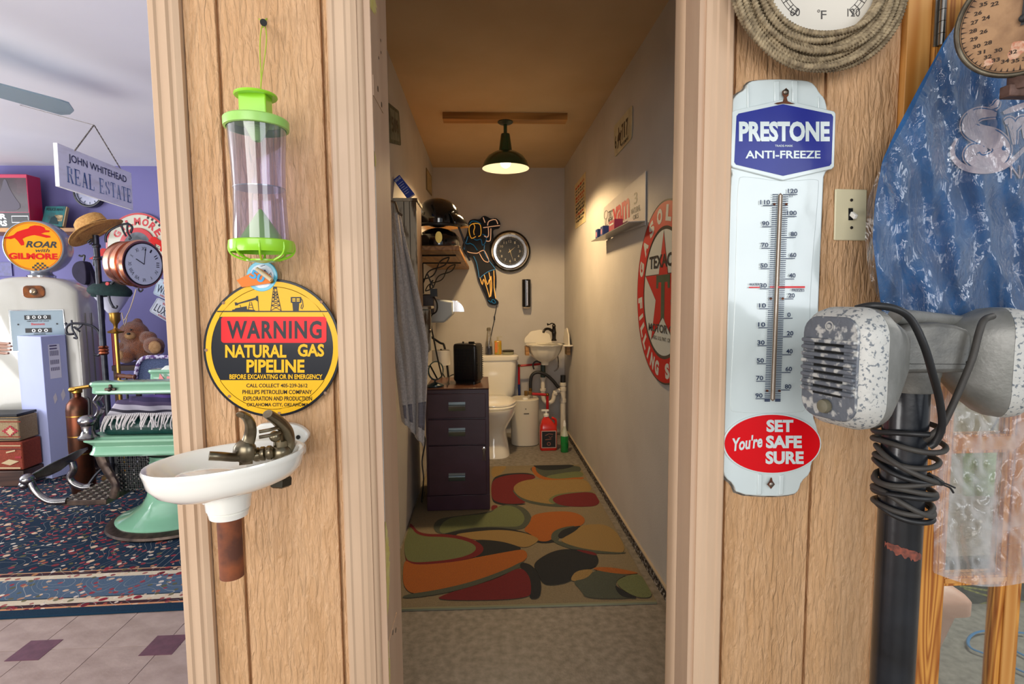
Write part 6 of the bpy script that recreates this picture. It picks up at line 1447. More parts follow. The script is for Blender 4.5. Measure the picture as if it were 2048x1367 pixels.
b = B(); b.text(q, 'POLICE MAN', .08, .24, .9, .10, off=.001, bold=.03); b.done('cover_lettering', mat('dark_teal_print', '#0f2f33', rough=.7), bk_, norm=False, smooth=0); b = B(); b.poly(q, [(.4, .6), (.55, .5), (.7, .62), (.8, .9), (.35, .92)], .0015); b.done('cover_print', mat('dark_teal_print', '#0f2f33', rough=.7), bk_, norm=False, smooth=0)
B().poly(q, [(1.0, .02), (1.05, .02), (1.05, .98), (1.0, .98)], -.002, .026).done('page_edge', mat('page_edge', '#a58d68', rough=.9), bk_)

def wallclock(cx, cy, r, d, name, label):
    c = at(cx, cy, d); k = px(d); t = thing(name, label, 'clock', c); R = r * k
    b = B(); b.lathe([(R * .86, .03), (R * .9, .045), (R * .97, .045), (R, .03), (R, 0), (.001, 0)], c, 40, (0, -1, 0), cap=False); b.done('rim', mat('black_lacquer', '#0e0f12'), t)
    b = B(); b.lathe([(R * .80, .03), (R * .83, .04), (R * .88, .032)], c, 40, (0, -1, 0), cap=False); b.done('inner_ring', CHROME, t)
    f = Fr(c + V((0, -.02, 0)), (1, 0, 0)); b = B(); b.disc(f, 0, 0, R * .86); b.done('dial', mat('grey_clock_dial', '#a9abc0', '#8d90a8', sc_=5, rough=.2, coat=.6), t)
    b = B()
    for i in range(12): a = 2 * pi * i / 12; b.line(f, [(R * .6 * math.cos(a), R * .6 * math.sin(a)), (R * .75 * math.cos(a), R * .75 * math.sin(a))], R * .05, .002)
    b.line(f, [(0, 0), (R * .4, R * .2)], R * .05, .003); b.line(f, [(0, 0), (-R * .3, R * .5)], R * .04, .003); b.done('dial_marks', INK, t, norm=False, smooth=0)
wallclock(182, 387, 27, DB - .01, 'wall_clock', 'round black-rimmed clock on the periwinkle wall behind the real estate sign')

# ---- round lion sign
gd = DB - .03; gp = Px(gd); X3, Y3 = 276, 490
rg = thing('round_lion_sign', 'cream and red round GILMORE sign with red lions on the periwinkle wall', 'sign', at(276, 555, gd))
CRM = mat('cream_sign_enamel', '#c9c6b0', rough=.35, coat=.3)
B().disc(gp, X3, Y3, 64, 65, th=.025, n=60).done('sign_disc', CRM, rg, bevel=.003)
B().ring(gp, X3, Y3, 61, 64.5, .001, n=60, e=1).done('red_rim', RED, rg, smooth=0)
b = B()
for k in range(-5, 14):
    a = math.radians(-70 + k * 9)
    if -70 <= math.degrees(a) <= 60 and abs(math.degrees(a)) > 22:
        for j in range(2):
            r0 = 56 + 2.5 * ((j + k) % 2); b.poly(gp, [(X3 + r * math.cos(a + s_ * .04), Y3 + r * math.sin(a + s_ * .04)) for r, s_ in ((r0, -1), (r0 + 2.5, -1), (r0 + 2.5, 1), (r0, 1))], .0012)
b.done('checkered_border', BLACK, rg, norm=False, smooth=0)['kind'] = 'stuff'
B().disc(gp, X3 - 2, Y3 + 2, 36, 37, off=.012, th=.012, n=48).done('red_ring', RED, rg, bevel=.003)
B().disc(gp, X3 - 2, Y3 + 2, 27, 28, off=.013, n=40).done('dark_centre', mat('dark_mirror_centre', '#2b3338', '#6f7780', sc_=8, rough=.2, coat=.6), rg, smooth=0)
fneg = lambda x, y, off=0: gp(X3 + x, Y3 - y, off)
b = B(); b.arctext(fneg, 'GILMORE', 0, 0, 40, 55, 152, 32, 13, off=.0014, bold=.045); b.done('red_lettering', RED, rg, norm=False, smooth=0); b = B(); b.arctext(fneg, 'GASOLINE', 0, 0, 40, 55, 215, 330, 11, off=.0014, bold=.045, flip=True); b.done('red_lettering', RED, rg, norm=False, smooth=0)
LION = [(0, .30), (.06, .33), (.16, .30), (.24, .36), (.30, .22), (.36, .0), (.42, .02), (.43, .15), (.40, .32), (.48, .42), (.60, .50), (.66, .52), (.80, .46), (.90, .40), (1.0, .42), (.98, .50), (.86, .56), (.80, .60), (.88, .66), (.97, .68), (.99, .76), (.90, .78), (.88, .90), (.80, .98), (.68, 1.0), (.58, .94), (.54, .84), (.42, .76), (.30, .66), (.22, .50), (.12, .42), (.04, .38)]
def lion(mp, x0, y0, w, h, off, par, m=RED, nm='red_lion', fl=1):
    b = B(); b.poly(mp, [(x0 + (u if fl > 0 else 1 - u) * w, y0 - v * h) for u, v in LION], off); return b.done(nm, m, par, smooth=0)
LR = mat('lion_red', '#cc1208', rough=.4, spec=.2)
lion(gp, 296, 503, 42, 30, .0135, rg, LR, fl=-1); lion(gp, 178, 528, 40, 32, .0135, rg, LR)
b = B()
for x, y in ((328, 475), (318, 492), (205, 515), (215, 500)): b.line(gp, [(x, y), (x - 5, y + 3), (x + 2, y + 7)], 1.4, .015)
b.done('mane_lines', BLACK, rg, norm=False, smooth=0)

# ---- plates on the periwinkle wall
for q_, tx_, top_, lb_, tint in ((cb((1030, 832), (1180, 880), (1140, 1000), (995, 935)), 'WISHN', 'Washington', 'upper license plate lettered WIS beside the lion sign on the periwinkle wall', '#b9cfe0'),
                           (cb((1025, 958), (1200, 1040), (1150, 1155), (970, 1048)), 'LUXURY', 'WASHINGTON', 'lower license plate lettered WASHINGTON LUXU tilted on the periwinkle wall', '#dfe3ea')):
    q = Quad(*[at(x, y, DB - .01) for x, y in q_]); t = thing('license_plate', lb_, 'license plate', q(.5, 1))
    B().poly(q, [(x / 100 + .5, y / 100 + .5) for x, y in rrect(100, 100, 9)], 0, .004).done('plate', mat('plate_' + tx_.lower(), tint, '#cfd9e6', sc_=6, rough=.35), t)
    b = B(); b.text(q, tx_, .10, .80, .92, .34, off=.002, bold=.0); b.line(q, [(.03, .06), (.97, .06), (.97, .94), (.03, .94)], .012, .002, closed=True); b.done('plate_lettering', mat('blue_black_print', '#16223c'), t, norm=False, smooth=0)
    b = B(); b.text(q, top_, .25, .26, .75, .11, off=.002, bold=.02); b.text(q, 'EVERGREEN STATE', .3, .93, .9, .84, off=.002); b.done('red_print', RED, t, norm=False, smooth=0)
t = thing('wall_outlet', 'white power outlet plate low on the periwinkle wall behind the coat rack', 'outlet', at(202, 638, DB)); b = B(); b.poly(Px(DB - .008), [(197, 612), (208, 612), (208, 639), (197, 639)], th=.007); b.done('plate', mat('grey_white_plate', '#b7b4c4', rough=.4), t, bevel=.002)
b = B(); b.rect(Px(DB - .008), 200, 616, 205, 624, .001); b.rect(Px(DB - .008), 200, 628, 205, 635, .001); b.done('sockets', mat('socket_grey', '#8d8a99'), t, norm=False, smooth=0)
B().box(at(-60, 540, DB).x, at(26, 540, DB).x, DB - .012, DB - .001, at(0, 552, DB).z, at(0, 524, DB).z).done('dark_panel', mat('dark_violet_poster', '#2a2660', '#3d3780', sc_=40, rough=.4))
tag(bpy.data.objects['dark_panel'], 'dark violet poster low on the wall behind the yellow lion globe', 'poster')

# ---- gas pump
PD = 4.05; phi = math.radians(15); pr = V((math.cos(phi), math.sin(phi), 0)); pn = V((math.sin(phi), -math.cos(phi), 0))
PC = at(58, 600, PD); PC.z = 0
PW = mat('cream_white_pump', '#bcbab0', '#b3b1a6', sc_=3, rough=.22, coat=.5)
gpm = thing('gas_pump', 'cream vintage gas pump with a lit-style yellow globe at the left of the shop', 'gas pump', PC)
gpm['label'] = 'cream vintage gas pump topped by a round yellow ROAR WITH GILMORE globe'
Pf = lambda x, d, z: PC + pr * x - pn * d + V((0, 0, z))
def pz(y, d=4.05): return at(60, y, d).z
ztop_ = pz(553); hw = .288; dep = .42
def hood(x): return ztop_ - .10 * abs(x / hw) ** 3.2
xs = [-hw + 2 * hw * i / 24 for i in range(25)]
top = [(x, hood(x)) for x in xs]
out = [(-hw - .01, .02), (-hw - .01, 1.0)] + top + [(hw + .01, 1.0), (hw + .01, .02)]
b = B(); secs = []
for d_, s_ in ((0, .955), (.012, .985), (.03, 1), (dep - .03, 1), (dep - .01, .985), (dep, .955)): secs.append([Pf(x * s_, d_, .02 + (z - .02) * (1 if s_ == 1 else (.5 + .5 * s_) )) for x, z in out])
b.loft(secs); b.done('cabinet', PW, gpm, smooth=50)
B().loft([[Pf(x, d_, z) for d_, z in ((-.012, .0097), (dep + .01, .0097), (dep + .01, .08), (-.012, .08))] for x in (-hw - .03, hw + .03)]).done('base_plinth', mat('dark_plinth', '#33302d'), gpm)
fp = Fr(Pf(0, 0, 0), pr); fp.n = pn
k38 = lambda x: (x - 58) / 336 * 1.0
def FX(px_): return (px_ - 58) / 315
b = B(); b.poly(fp, [(FX(22), pz(621)), (FX(120), pz(621)), (FX(122), pz(700)), (FX(22), pz(700))], .008, .010); b.done('meter_panel', mat('blue_grey_meter_glass', '#8fa2ac', '#8498a3', sc_=6, rough=.35, coat=.05), gpm, bevel=.003)
b = B(); b.line(fp, [(FX(21), pz(620)), (FX(121), pz(620)), (FX(123), pz(701)), (FX(21), pz(701))], .008, .0095, closed=True); b.done('panel_trim', CHROME, gpm, norm=False, smooth=0)
b = B(); 
for y0, y1 in ((630, 639), (656, 665)): b.rect(fp, FX(48), pz(y1), FX(97), pz(y0), .0095)
b.done('counter_window', BLACK, gpm, norm=False, smooth=0)
b = B(); b.text(fp, '$ 0 0 0', FX(52), pz(638), FX(90), pz(631), off=.0105, bold=.02); b.text(fp, '0 0 0', FX(60), pz(664), FX(90), pz(657.5), off=.0105, bold=.02); b.done('counter_digits', WHITE, gpm, norm=False, smooth=0)
b = B(); b.text(fp, 'AMOUNT OF SALE', FX(52), pz(643), FX(93), pz(640.5), off=.0095); b.text(fp, 'GALLONS', FX(63), pz(669), FX(85), pz(666.5), off=.0095)
for x in (36, 108): b.disc(fp, FX(x), pz(648), .006, off=.0095, n=12)
b.done('black_lettering', BLACK, gpm, norm=False, smooth=0)
b = B(); b.text(fp, 'Bennett', FX(60), pz(650), FX(85), pz(645.5), off=.0095, bold=.02); b.done('red_script', RED, gpm, norm=False, smooth=0)
b = B(); b.poly(fp, rrect(.135, .09, .035) and [(x + FX(69), y + pz(583)) for x, y in rrect(.13, .088, .03)], .012, .02); b.done('lamp_bezel', mat('amber_lens_ring', '#8a4a12', '#31200f', sc_=20, rough=.15, coat=.8), gpm, bevel=.004)
b = B(); b.ball(fp(FX(69), pz(583), .012), .026, 1, .6, 1); b.done('lamp_lens', mat('smoky_lens', '#8d7a62', rough=.08, metal=.6), gpm)
b = B(); b.tube([Pf(hw + .012, dep * .2, z) for z in (1.18, .9, .5, .1)], .004, 6); b.tube([Pf(hw + .012, dep * .45, z) for z in (1.18, .9, .5, .1)], .004, 6); b.done('side_seams', mat('shadow_grey', '#77756c'), gpm)
b = B(); b.tube([Pf(hw + .05, dep + .05, z) for z in (1.02, .5, .06)], .014, 8); b.done('red_standpipe', RED, gpm)
b = B(); b.lathe([(.085, pz(554)), (.088, pz(549)), (.07, pz(545)), (.062, pz(539)), (.07, pz(535)), (.05, pz(534))], Pf(0, .2, 0), 32); b.done('globe_collar', CHROME, gpm)
GC = Pf(0, .2, pz(489)); GR = .19
b = B(); b.lathe([(GR * .93, -.085), (GR * .97, -.08), (GR, -.06), (GR * 1.02, -.03), (GR * 1.02, .03), (GR, .06), (GR * .97, .08), (GR * .93, .085)], GC, 56, pn, cap=False); b.done('globe_body', mat('grey_glass_globe', '#8b8f98', rough=.2, coat=.5), gpm)
gfr = Fr(GC + pn * .078, pr); gfr.n = pn
YG = mat('golden_globe_glass', '#e0950c', '#e6a01a', sc_=3, rough=.3, spec=.2)
B().disc(gfr, 0, 0, GR * .94, n=60).done('globe_face', YG, gpm, smooth=0)
B().ring(gfr, 0, 0, GR * .875, GR * .89, .0008, n=60).done('red_hairline', RED, gpm, smooth=0)
G = GR; lion(lambda x, y, o: gfr(x, -y, o), -G * .93, -G * .02, G * 1.5, G * .78, .001, gpm, LR)
b = B(); b.text(gfr, 'ROAR', -G * .25, -G * .05, G * .74, G * .20, off=.001, bold=.035, shear=.3); b.text(gfr, 'with', G * .05, -G * .22, G * .5, -G * .08, off=.001, shear=.3, bold=.01)
for i in range(7):
    for j in range(4):
        if (i + j) % 2 == 0 and abs(i - 3) + abs(j - 1.5) * .8 < 3.6: b.rect(gfr, (-.1 + i * .075) * G, (-.62 - j * .075) * G, (-.1 + (i + 1) * .075) * G, (-.62 - (j + 1) * .075) * G, .001)
b.done('black_lettering', BLACK, gpm, norm=False, smooth=0)
b = B(); b.text(gfr, 'GILMORE', -G * .80, -G * .50, G * .74, -G * .26, off=.001, bold=.05); b.done('red_lettering', LR, gpm, norm=False, smooth=0)
HANDM = mat('mannequin_skin', '#b08a78', rough=.5)
mh = thing('mannequin_hand', 'mannequin hand with spread fingers at the left edge in front of the gas pump', 'hand', at(-20, 700, 3.45))
b = B(); b.loft([[at(-22 + t_, 697, 3.45) + V((0, y, z)) for y, z in rrect(.03, .07 * s_, .012)] for t_, s_ in ((-30, .6), (-18, .95), (0, 1.1), (14, 1.0))]); b.done('palm', HANDM, mh, smooth=60)
for i, (ya, yb_, xe_) in enumerate(((688, 686, 20), (693, 692, 23), (699, 699, 22), (705, 706, 17))):
    p0, p1 = at(-12, ya + 1, 3.45), at(xe_, yb_, 3.43); b = B(); b.tube(spline([p0, p0.lerp(p1, .4) + V((0, -.008, .004)), p0.lerp(p1, .75), p1], 4), [.010] * 5 + [.009] * 4 + [.007] * 4, 8); b.done('finger', HANDM, mh)
b = B(); b.tube(spline([at(-40, 712, 3.45), at(-26, 716, 3.42), at(-12, 716, 3.41)], 4), [.012] * 5 + [.009] * 4, 8); b.done('thumb', HANDM, mh)
b = B(); b.tube([at(-52, 697, 3.45), at(-52, 697, 3.45) + V((-.25, .0, .12)), at(-52, 697, 3.45) + V((-.4, .0, .4)), at(-52, 697, 3.45) + V((-.45, .1, 1.4))], .022, 10); b.done('forearm', HANDM, mh)

# ---- tall white carton
WB = mat('blue_white_card', '#a9b0d8', '#a2a9d2', sc_=2, rough=.7)
wbq = atz(104, 957, .012)
yb0 = 3.3; rzb = V((wbq.x, wbq.y, 0)); a_ = math.radians(-24); Rb = rotz(a_)
tb4 = at(85, 676, wbq.y).z
cw_ = thing('tall_carton', 'tall narrow bluish white cardboard carton standing before the gas pump', 'carton', (rzb.x, rzb.y, .01))
wl, wr2 = .21, .25
def cpt(x, y, z): return rzb + Rb @ V((x, y, 0)) + V((-.0 + (z - 0) * -.01, 0, z))
e1 = V((-.9, .3, 0)).normalized(); e2 = V((.80, .62, 0)).normalized()
pl0 = atz(47, 947, .012); pr0 = at(150, 925, wbq.y + .16)
L0 = V((pl0.x, pl0.y, .012)); R0_ = V((pr0.x, pr0.y, .012)); M0 = V((wbq.x, wbq.y, .012)); K0 = L0 + R0_ - M0
b = B(); b.loft([[p + V((-.015 * 0, 0, z)) for p in (M0, R0_, K0, L0)] for z in (0, tb4)]); b.done('carton_body', WB, cw_, bevel=.003)
fqs = Fr(M0 + V((0, 0, 0)), R0_ - M0); ww_ = (R0_ - M0).length
b = B(); b.rect(fqs, ww_ * .25, tb4 * .70, ww_ * .72, tb4 * .94, .001); b.done('shipping_label', mat('label_white', '#d5d6e6'), cw_, smooth=0)
b = B()
for k, (y, h_) in enumerate(((.925, .01), (.905, .01), (.86, .03), (.80, .026), (.755, .02))):
    if h_ < .02: b.rect(fqs, ww_ * .3, tb4 * y, ww_ * .6, tb4 * (y + h_), .002)
    else:
        for i in range(14): b.rect(fqs, ww_ * (.3 + i * .026), tb4 * y, ww_ * (.3 + i * .026 + .008 + .008 * (i % 3 == 0)), tb4 * (y + h_ * 1.2), .002)
b.done('barcode', mat('violet_grey_print', '#5a5578'), cw_, norm=False, smooth=0)
b = B(); b.poly(fqs, [(ww_ * .3, tb4 * .57), (ww_ * .42, tb4 * .6), (ww_ * .47, tb4 * .55), (ww_ * .35, tb4 * .52)], .001); b.poly(fqs, [(ww_ * .62, tb4 * .58), (ww_ * .75, tb4 * .62), (ww_ * .82, tb4 * .57), (ww_ * .68, tb4 * .53)], .001); b.done('small_label', mat('label_cream', '#d2ccd2'), cw_, norm=False, smooth=0)
b = B(); b.rect(fqs, ww_ * .74, tb4 * .16, ww_ * .90, tb4 * .23, .001); b.done('yellow_sticker', mat('yellow_sticker', '#b9a92c'), cw_, smooth=0)

# ---- coat rack
YR = 3.65; kr2 = px(YR); IRN = mat('wrought_iron', '#2c2d33', '#3a3b42', sc_=30, rough=.35, metal=.7, bump=.2, bsc=90)
RXc = at(210, 700, YR).x
def rz_(y): return at(210, y, YR).z
cr_ = thing('coat_rack', 'black wrought iron coat rack with scrolled arms and a copper joint before the periwinkle wall', 'coat rack', (RXc, YR, 0))
cr_['label'] = 'black wrought iron coat rack with scrolled arms and a copper joint'
b = B(); b.cyl((RXc - .008, YR, .012), (RXc - .008, YR, rz_(470)), 5.2 * kr2, n=14); b.done('pole', IRN, cr_)
b = B()
for y in (495, 520, 588): b.lathe([(.021, 0), (.024, .006), (.024, .016), (.021, .022)], (RXc - .008, YR, rz_(y)), 14)
b.done('pole_band', IRN, cr_)
b = B(); b.lathe([(.02, -.03), (.03, -.02), (.024, -.008), (.031, .0), (.024, .01), (.03, .02), (.02, .03)], (RXc - .008, YR, rz_(700)), 18); b.done('copper_joint', mat('polished_copper', '#b5694a', rough=.2, metal=1), cr_)
def sc(pts, r=.008, m=IRN, nm='scroll_arm', dd=0, par=None):
    return B().tube(spline([at(x, y, YR + dd) for x, y in pts], 5), r, 8).done(nm, m, par or cr_)
sc(cb((735, 1020), (710, 960), (720, 880), (770, 835), (850, 820), (930, 820), (965, 845), (960, 880), (930, 890))); sc(cb((925, 800), (925, 860), (900, 900), (915, 920), (930, 905)), .006); sc(cb((860, 830), (890, 860), (920, 850), (870, 850)), .006); sc(cb((735, 1020), (755, 1025), (760, 1010)), .008)
sc(cb((655, 1270), (650, 1200), (610, 1150), (540, 1130), (460, 1130), (430, 1160), (440, 1195), (480, 1195))); sc(cb((465, 1105), (470, 1160), (490, 1200), (500, 1225), (480, 1220)), .006); sc(cb((425, 1125), (440, 1140), (455, 1135)), .008); sc(cb((540, 1130), (510, 1160), (480, 1150), (520, 1180)), .006); sc(cb((655, 1270), (660, 1310), (640, 1335), (615, 1330)), .008)
sc(cb((690, 600), (690, 560), (720, 520), (780, 490), (830, 480), (860, 500), (850, 540)), .007); sc(cb((830, 470), (830, 530), (850, 570), (840, 580)), .006); sc(cb((640, 640), (620, 600), (590, 600), (590, 615)), .007); sc(cb((640, 700), (630, 740), (610, 745), (620, 690), (640, 660)), .006); sc(cb((690, 700), (700, 750), (715, 755), (700, 730)), .006)
sc(cb((790, 480), (800, 520), (820, 560)), .006); sc(cb((640, 600), (600, 580), (570, 600)), .006)
for s_ in range(4):
    a = s_ * pi / 2 + .5; b = B(); b.tube(spline([(RXc - .008, YR, .2), (RXc - .008 + .08 * math.cos(a), YR + .08 * math.sin(a), .14), (RXc - .008 + .16 * math.cos(a), YR + .16 * math.sin(a), .025)], 5), .01); b.done('foot', IRN, cr_)
# ---- straw hat
STR = mat('woven_straw', '#cfa05c', '#b58244', sc_=90, rough=.8, bump=.8, bsc=220)
hc = at(192, 463, YR - .02); th_ = V((math.cos(.52), 0, math.sin(.52))); hn = V((-math.sin(.52), -.05, math.cos(.52))).normalized(); hs = hn.cross(th_)
ht_ = thing('straw_hat', 'tan straw fedora with a dark woven band hung on top of the coat rack', 'hat', hc)
k3 = px(YR)
def hp(r, a, z, e=.8): return hc + th_ * (r * math.cos(a)) - hs * (r * e * math.sin(a)) + hn * z
def ringp(r, z, curl=0, e=.8): return [hp(r, 2 * pi * i / 40, z + curl * math.cos(4 * pi * i / 40), e) for i in range(40)]
b = B(); b.loft([ringp(50 * k3, -.0, -.012), ringp(50.5 * k3, .003, -.012), ringp(40 * k3, -.004, -.006), ringp(31 * k3, .0), ringp(29 * k3, .005), ringp(28 * k3, .05), ringp(26 * k3, .085), ringp(21 * k3, .10), ringp(10 * k3, .088), ringp(2 * k3, .08)]); b.done('straw_body', STR, ht_, smooth=60)
b = B(); b.loft([ringp(29.8 * k3, .006), ringp(29.2 * k3, .034)], cap=False); b.done('hat_band', mat('brown_woven_band', '#4a2f1c', '#7d5a35', sc_=120, rough=.8), ht_, norm=False)
# ---- copper clock
kcl = thing('copper_clock', 'round copper-cased clock with roman numerals hanging on the coat rack arm', 'clock', at(262, 575, 3.5))
cdir = V((.95, -.30, -.06)).normalized(); cc3 = at(283, 528, 3.48); rx3 = .136
COP = mat('polished_copper2', '#e0a084', '#d08c6e', sc_=6, rough=.25, metal=1)
b = B(); b.lathe([(rx3 * .80, -.15), (rx3 * .97, -.145), (rx3 * 1.0, -.135), (rx3 * 1.0, -.10), (rx3 * .95, -.095), (rx3 * .95, -.075), (rx3 * 1.03, -.07), (rx3 * 1.03, -.045), (rx3 * .97, -.045), (rx3 * 1.05, -.02), (rx3 * 1.10, .0), (rx3 * 1.05, .018), (rx3 * .97, .018), (rx3 * .93, .004)], cc3, 56, cdir, cap=True); b.done('copper_case', COP, kcl, smooth=25)
cfr = Fr(cc3 + cdir * .019, V((0, 0, 1)).cross(cdir), V((0, 0, 1))); cfr.n = cdir; cfr.u = cdir.cross(cfr.r)
b = B(); b.disc(cfr, 0, 0, rx3 * .95, off=.001, n=48); b.done('dial', mat('white_clock_dial', '#d3dbe6', rough=.12, coat=.8), kcl, smooth=0)
b = B(); b.ring(cfr, 0, 0, rx3 * .92, rx3 * .97, .002, n=48)
for i, rn in enumerate(('XII', 'I', 'II', 'III', 'IV', 'V', 'VI', 'VII', 'VIII', 'IX', 'X', 'XI')):
    a = pi / 2 - i * pi / 6; w = .005 * len(rn); x, y = rx3 * .70 * math.cos(a), rx3 * .70 * math.sin(a)
    vs, fs = glyphs(rn, -.005, 0); b.text(cfr, rn, x - w, y - .011, x + w, y + .011, off=.002, rot=a - pi / 2, bold=-.005)
b.line(cfr, [(0, 0), (-.055, .03)], .005, .003); b.line(cfr, [(0, 0), (.01, .095)], .004, .003); b.done('dial_print', BLACK, kcl, norm=False, smooth=0)
b = B(); b.tube(spline([at(272, 578, 3.3), at(266, 600, 3.35), at(258, 622, 3.5), at(248, 640, 3.7), at(244, 625, 3.8), at(250, 650, 3.85), at(255, 628, 3.9)], 5), .003, 6); b.done('cream_cord', mat('cream_cord', '#b9a58c'), kcl)
# ---- caps
cp = thing('cap', 'dark purple cap hanging from the left hook of the coat rack', 'cap', at(165, 580, 3.38), 'caps on the coat rack')
NVY = mat('dark_purple_twill', '#26213a', '#1f1b30', sc_=30, rough=.85); b = B()
def cpx(P, d, th, m, nm, par, bv=.01): return B().poly(Px(d + .3), chaikin(P, 2), th=th).done(nm, m, par, bevel=bv, seg=3, smooth=60)
cpx(cb((480, 735), (520, 718), (550, 725), (560, 800), (560, 880), (520, 870), (475, 830), (462, 780)), 3.36, .05, NVY, 'crown', cp, .02); cpx(cb((545, 720), (570, 735), (600, 820), (625, 890), (600, 925), (560, 880), (540, 800)), 3.40, .04, NVY, 'brim', cp, .012)
b = B(); b.tube(spline([at(*p_, 3.67) for p_ in cb((515, 685), (530, 690), (550, 685), (545, 720))], 4), .006); b.done('hang_loop', BLACK, cp)
c2_ = thing('cap', 'dark green flat cap with a red badge resting over the lamp shade', 'cap', at(218, 590, 3.7), 'caps on the coat rack'); del c2_['group']; del cp['group']
GRC = mat('dark_green_wool', '#173331', '#10282a', sc_=40, rough=.9)
k4 = px(3.7); cc4 = at(220, 584, 3.7); b = B(); b.loft([[cc4 + V((r * k4 * math.cos(a), r * k4 * .8 * math.sin(a), (z + t_ * math.cos(a)) * k4)) for a in [2 * pi * i / 32 for i in range(32)]] for r, z, t_ in ((34, -6, -3), (38, 0, -3), (37, 6, -3), (28, 14, -2), (12, 20, 0), (1, 21, 0))]); b.done('crown', GRC, c2_, smooth=60)
cpx(cb((585, 940), (600, 928), (650, 930), (690, 950), (640, 958), (595, 955)), 3.42, .05, GRC, 'peak', c2_, .006)
b = B(); b.disc(Px(3.56), 214, 567, 3.5, th=.01, n=14); b.done('red_badge', mat('red_badge', '#b83a3a'), c2_)
# ---- floor lamp
YL = 3.95; kl = px(YL); lx2 = at(231, 650, YL).x
def lz2(y): return at(231, y, YL).z
fl = thing('floor_lamp', 'brass floor lamp with an upturned white glass bowl shade by the periwinkle wall', 'lamp', (lx2, YL, 0))
b = B(); b.lathe([(8 * kl, lz2(626)), (11 * kl, lz2(622)), (20 * kl, lz2(608)), (28 * kl, lz2(594)), (29 * kl, lz2(592)), (27 * kl, lz2(593)), (18 * kl, lz2(609)), (2 * kl, lz2(622))], (lx2 - .01, YL, 0), 36, cap=False); b.done('glass_shade', mat('milk_glass', '#c9cadb', rough=.15, coat=.5), fl)
b = B(); b.lathe([(3 * kl, lz2(667)), (13 * kl, lz2(665)), (14 * kl, lz2(662)), (5 * kl, lz2(658)), (3 * kl, lz2(655)), (4 * kl, lz2(648)), (9 * kl, lz2(640)), (9 * kl, lz2(630)), (10 * kl, lz2(625)), (4 * kl, lz2(624))], (lx2, YL, 0), 20); b.done('brass_holder', BRASS, fl)
b = B(); b.cyl((lx2, YL, .03), (lx2, YL, lz2(664)), 3.4 * kl, n=12); b.lathe([(.14, .012), (.14, .025), (.04, .05), (.012, .06)], (lx2, YL, 0), 24); b.done('brass_pole', BRASS, fl)

# ---- teddy bear
TB = mat('brown_plush', '#8a4a1e', '#6b3614', sc_=60, rough=1, bump=1, bsc=180, dist=.012, fuzz=.5); TBL = mat('tan_plush', '#b08a62', '#9c764e', sc_=60, rough=1, bump=.6, bsc=180)
YB = 4.4; kb_ = px(YB); bear = thing('teddy_bear', 'brown plush teddy bear with tan paws sitting above the blue chair', 'toy', at(285, 722, YB))
def bb2(x, y, r, sx=1, sy=1, sz=1, d=0, m=TB, nm='body', rot=None):
    c = at(x, y, YB + d); b = B(); b.ball(c, r * kb_, sx, sy, sz, 20, rot); return b
body = B(); 
for x, y, r, sx, sz, d in ((284, 695, 31, 1.0, .85, 0), (268, 668, 25, 1.1, 1, -.02), (275, 645, 9, 1, 1, 0), (247, 664, 8, 1, 1, 0), (297, 675, 14, 1.1, .9, -.06), (308, 691, 17, 1.1, .95, -.10), (250, 693, 13, 1.1, .8, -.03), (252, 711, 16, 1.05, .9, -.10), (320, 700, 8, 1, 1, 0)):
    c = at(x, y, YB + d); body.ball(c, r * kb_, sx, .85, sz, 20)
bo = body.done('body', TB, bear); rm_ = bo.modifiers.new('merge', 'REMESH'); rm_.mode = 'VOXEL'; rm_.voxel_size = .008; rm_.use_smooth_shade = True; sm = bo.modifiers.new('s', 'SMOOTH'); sm.iterations = 4
bb2(261, 671, 9, 1.1, 1, .8, -.095).done('muzzle', TBL, bear); bb2(257, 667, 2.8, 1.2, 1, .8, -.13).done('nose', BLACK, bear)
bb2(262, 659, 1.8, 1, 1, 1, -.105).done('eye', BLACK, bear); bb2(249, 662, 1.8, 1, 1, 1, -.095).done('eye', BLACK, bear)
bb2(310, 694, 11.5, 1, .5, 1.05, -.155).done('paw_pad', TBL, bear); bb2(241, 710, 8, .8, .7, 1.1, -.145).done('paw_pad', TBL, bear)
b = B(); b.box(at(240, 726, YB).x, at(335, 726, YB).x, YB - .1, YB + .2, at(280, 730, YB).z - .03, at(280, 727, YB).z); so = b.done('side_table', wood('dark_side_table', '#4b3320', '#2f2015', 8, 'X'), None, bevel=.004)
tag(so, 'dark wooden tabletop carrying the teddy bear behind the blue chair', 'table')
b = B()
ztb = at(280, 730, YB).z - .03
for x in (246, 330):
    for dy in (-.08, .17): X_ = at(x, 726, YB).x; b.box(X_ - .015, X_ + .015, YB + dy - .015, YB + dy + .015, .012, ztb)
b.done('leg', wood('dark_side_table2', '#4b3320', '#2f2015', 8, 'Z'), so)

# ---- blue chair back behind the barber chair
YC2 = 3.98; bc = thing('blue_chair', 'blue mesh chair back edged with striped piping behind the barber chair', 'chair', (at(330, 800, YC2).x, YC2, 0))
cp_ = cd_((880, 275), (895, 170), (930, 118), (1010, 108), (1150, 110), (1260, 115), (1290, 150), (1300, 275))
B().poly(Px(YC2), cp_, th=.03).done('backrest', mat('blue_mesh', '#4d5c80', '#2f3858', sc_=150, rough=.8), bc, bevel=.008)
b = B(); q = [at(x, y, YC2 - .01) for x, y in cp_]; b.tube(spline(q, 5), .014, 8); b.done('striped_piping', mat('purple_white_stripe', '#5a3d78', '#c3bfd6', sc_=55, rough=.8, lo=.48, hi=.52), bc)
b = B(); x0c, x1c = at(275, 800, YC2).x, at(400, 800, YC2).x; b.box(x0c, x1c, YC2 - .35, YC2 + .02, .40, .46); b.done('seat', mat('blue_mesh2', '#3f4c70', rough=.9), bc, bevel=.015)
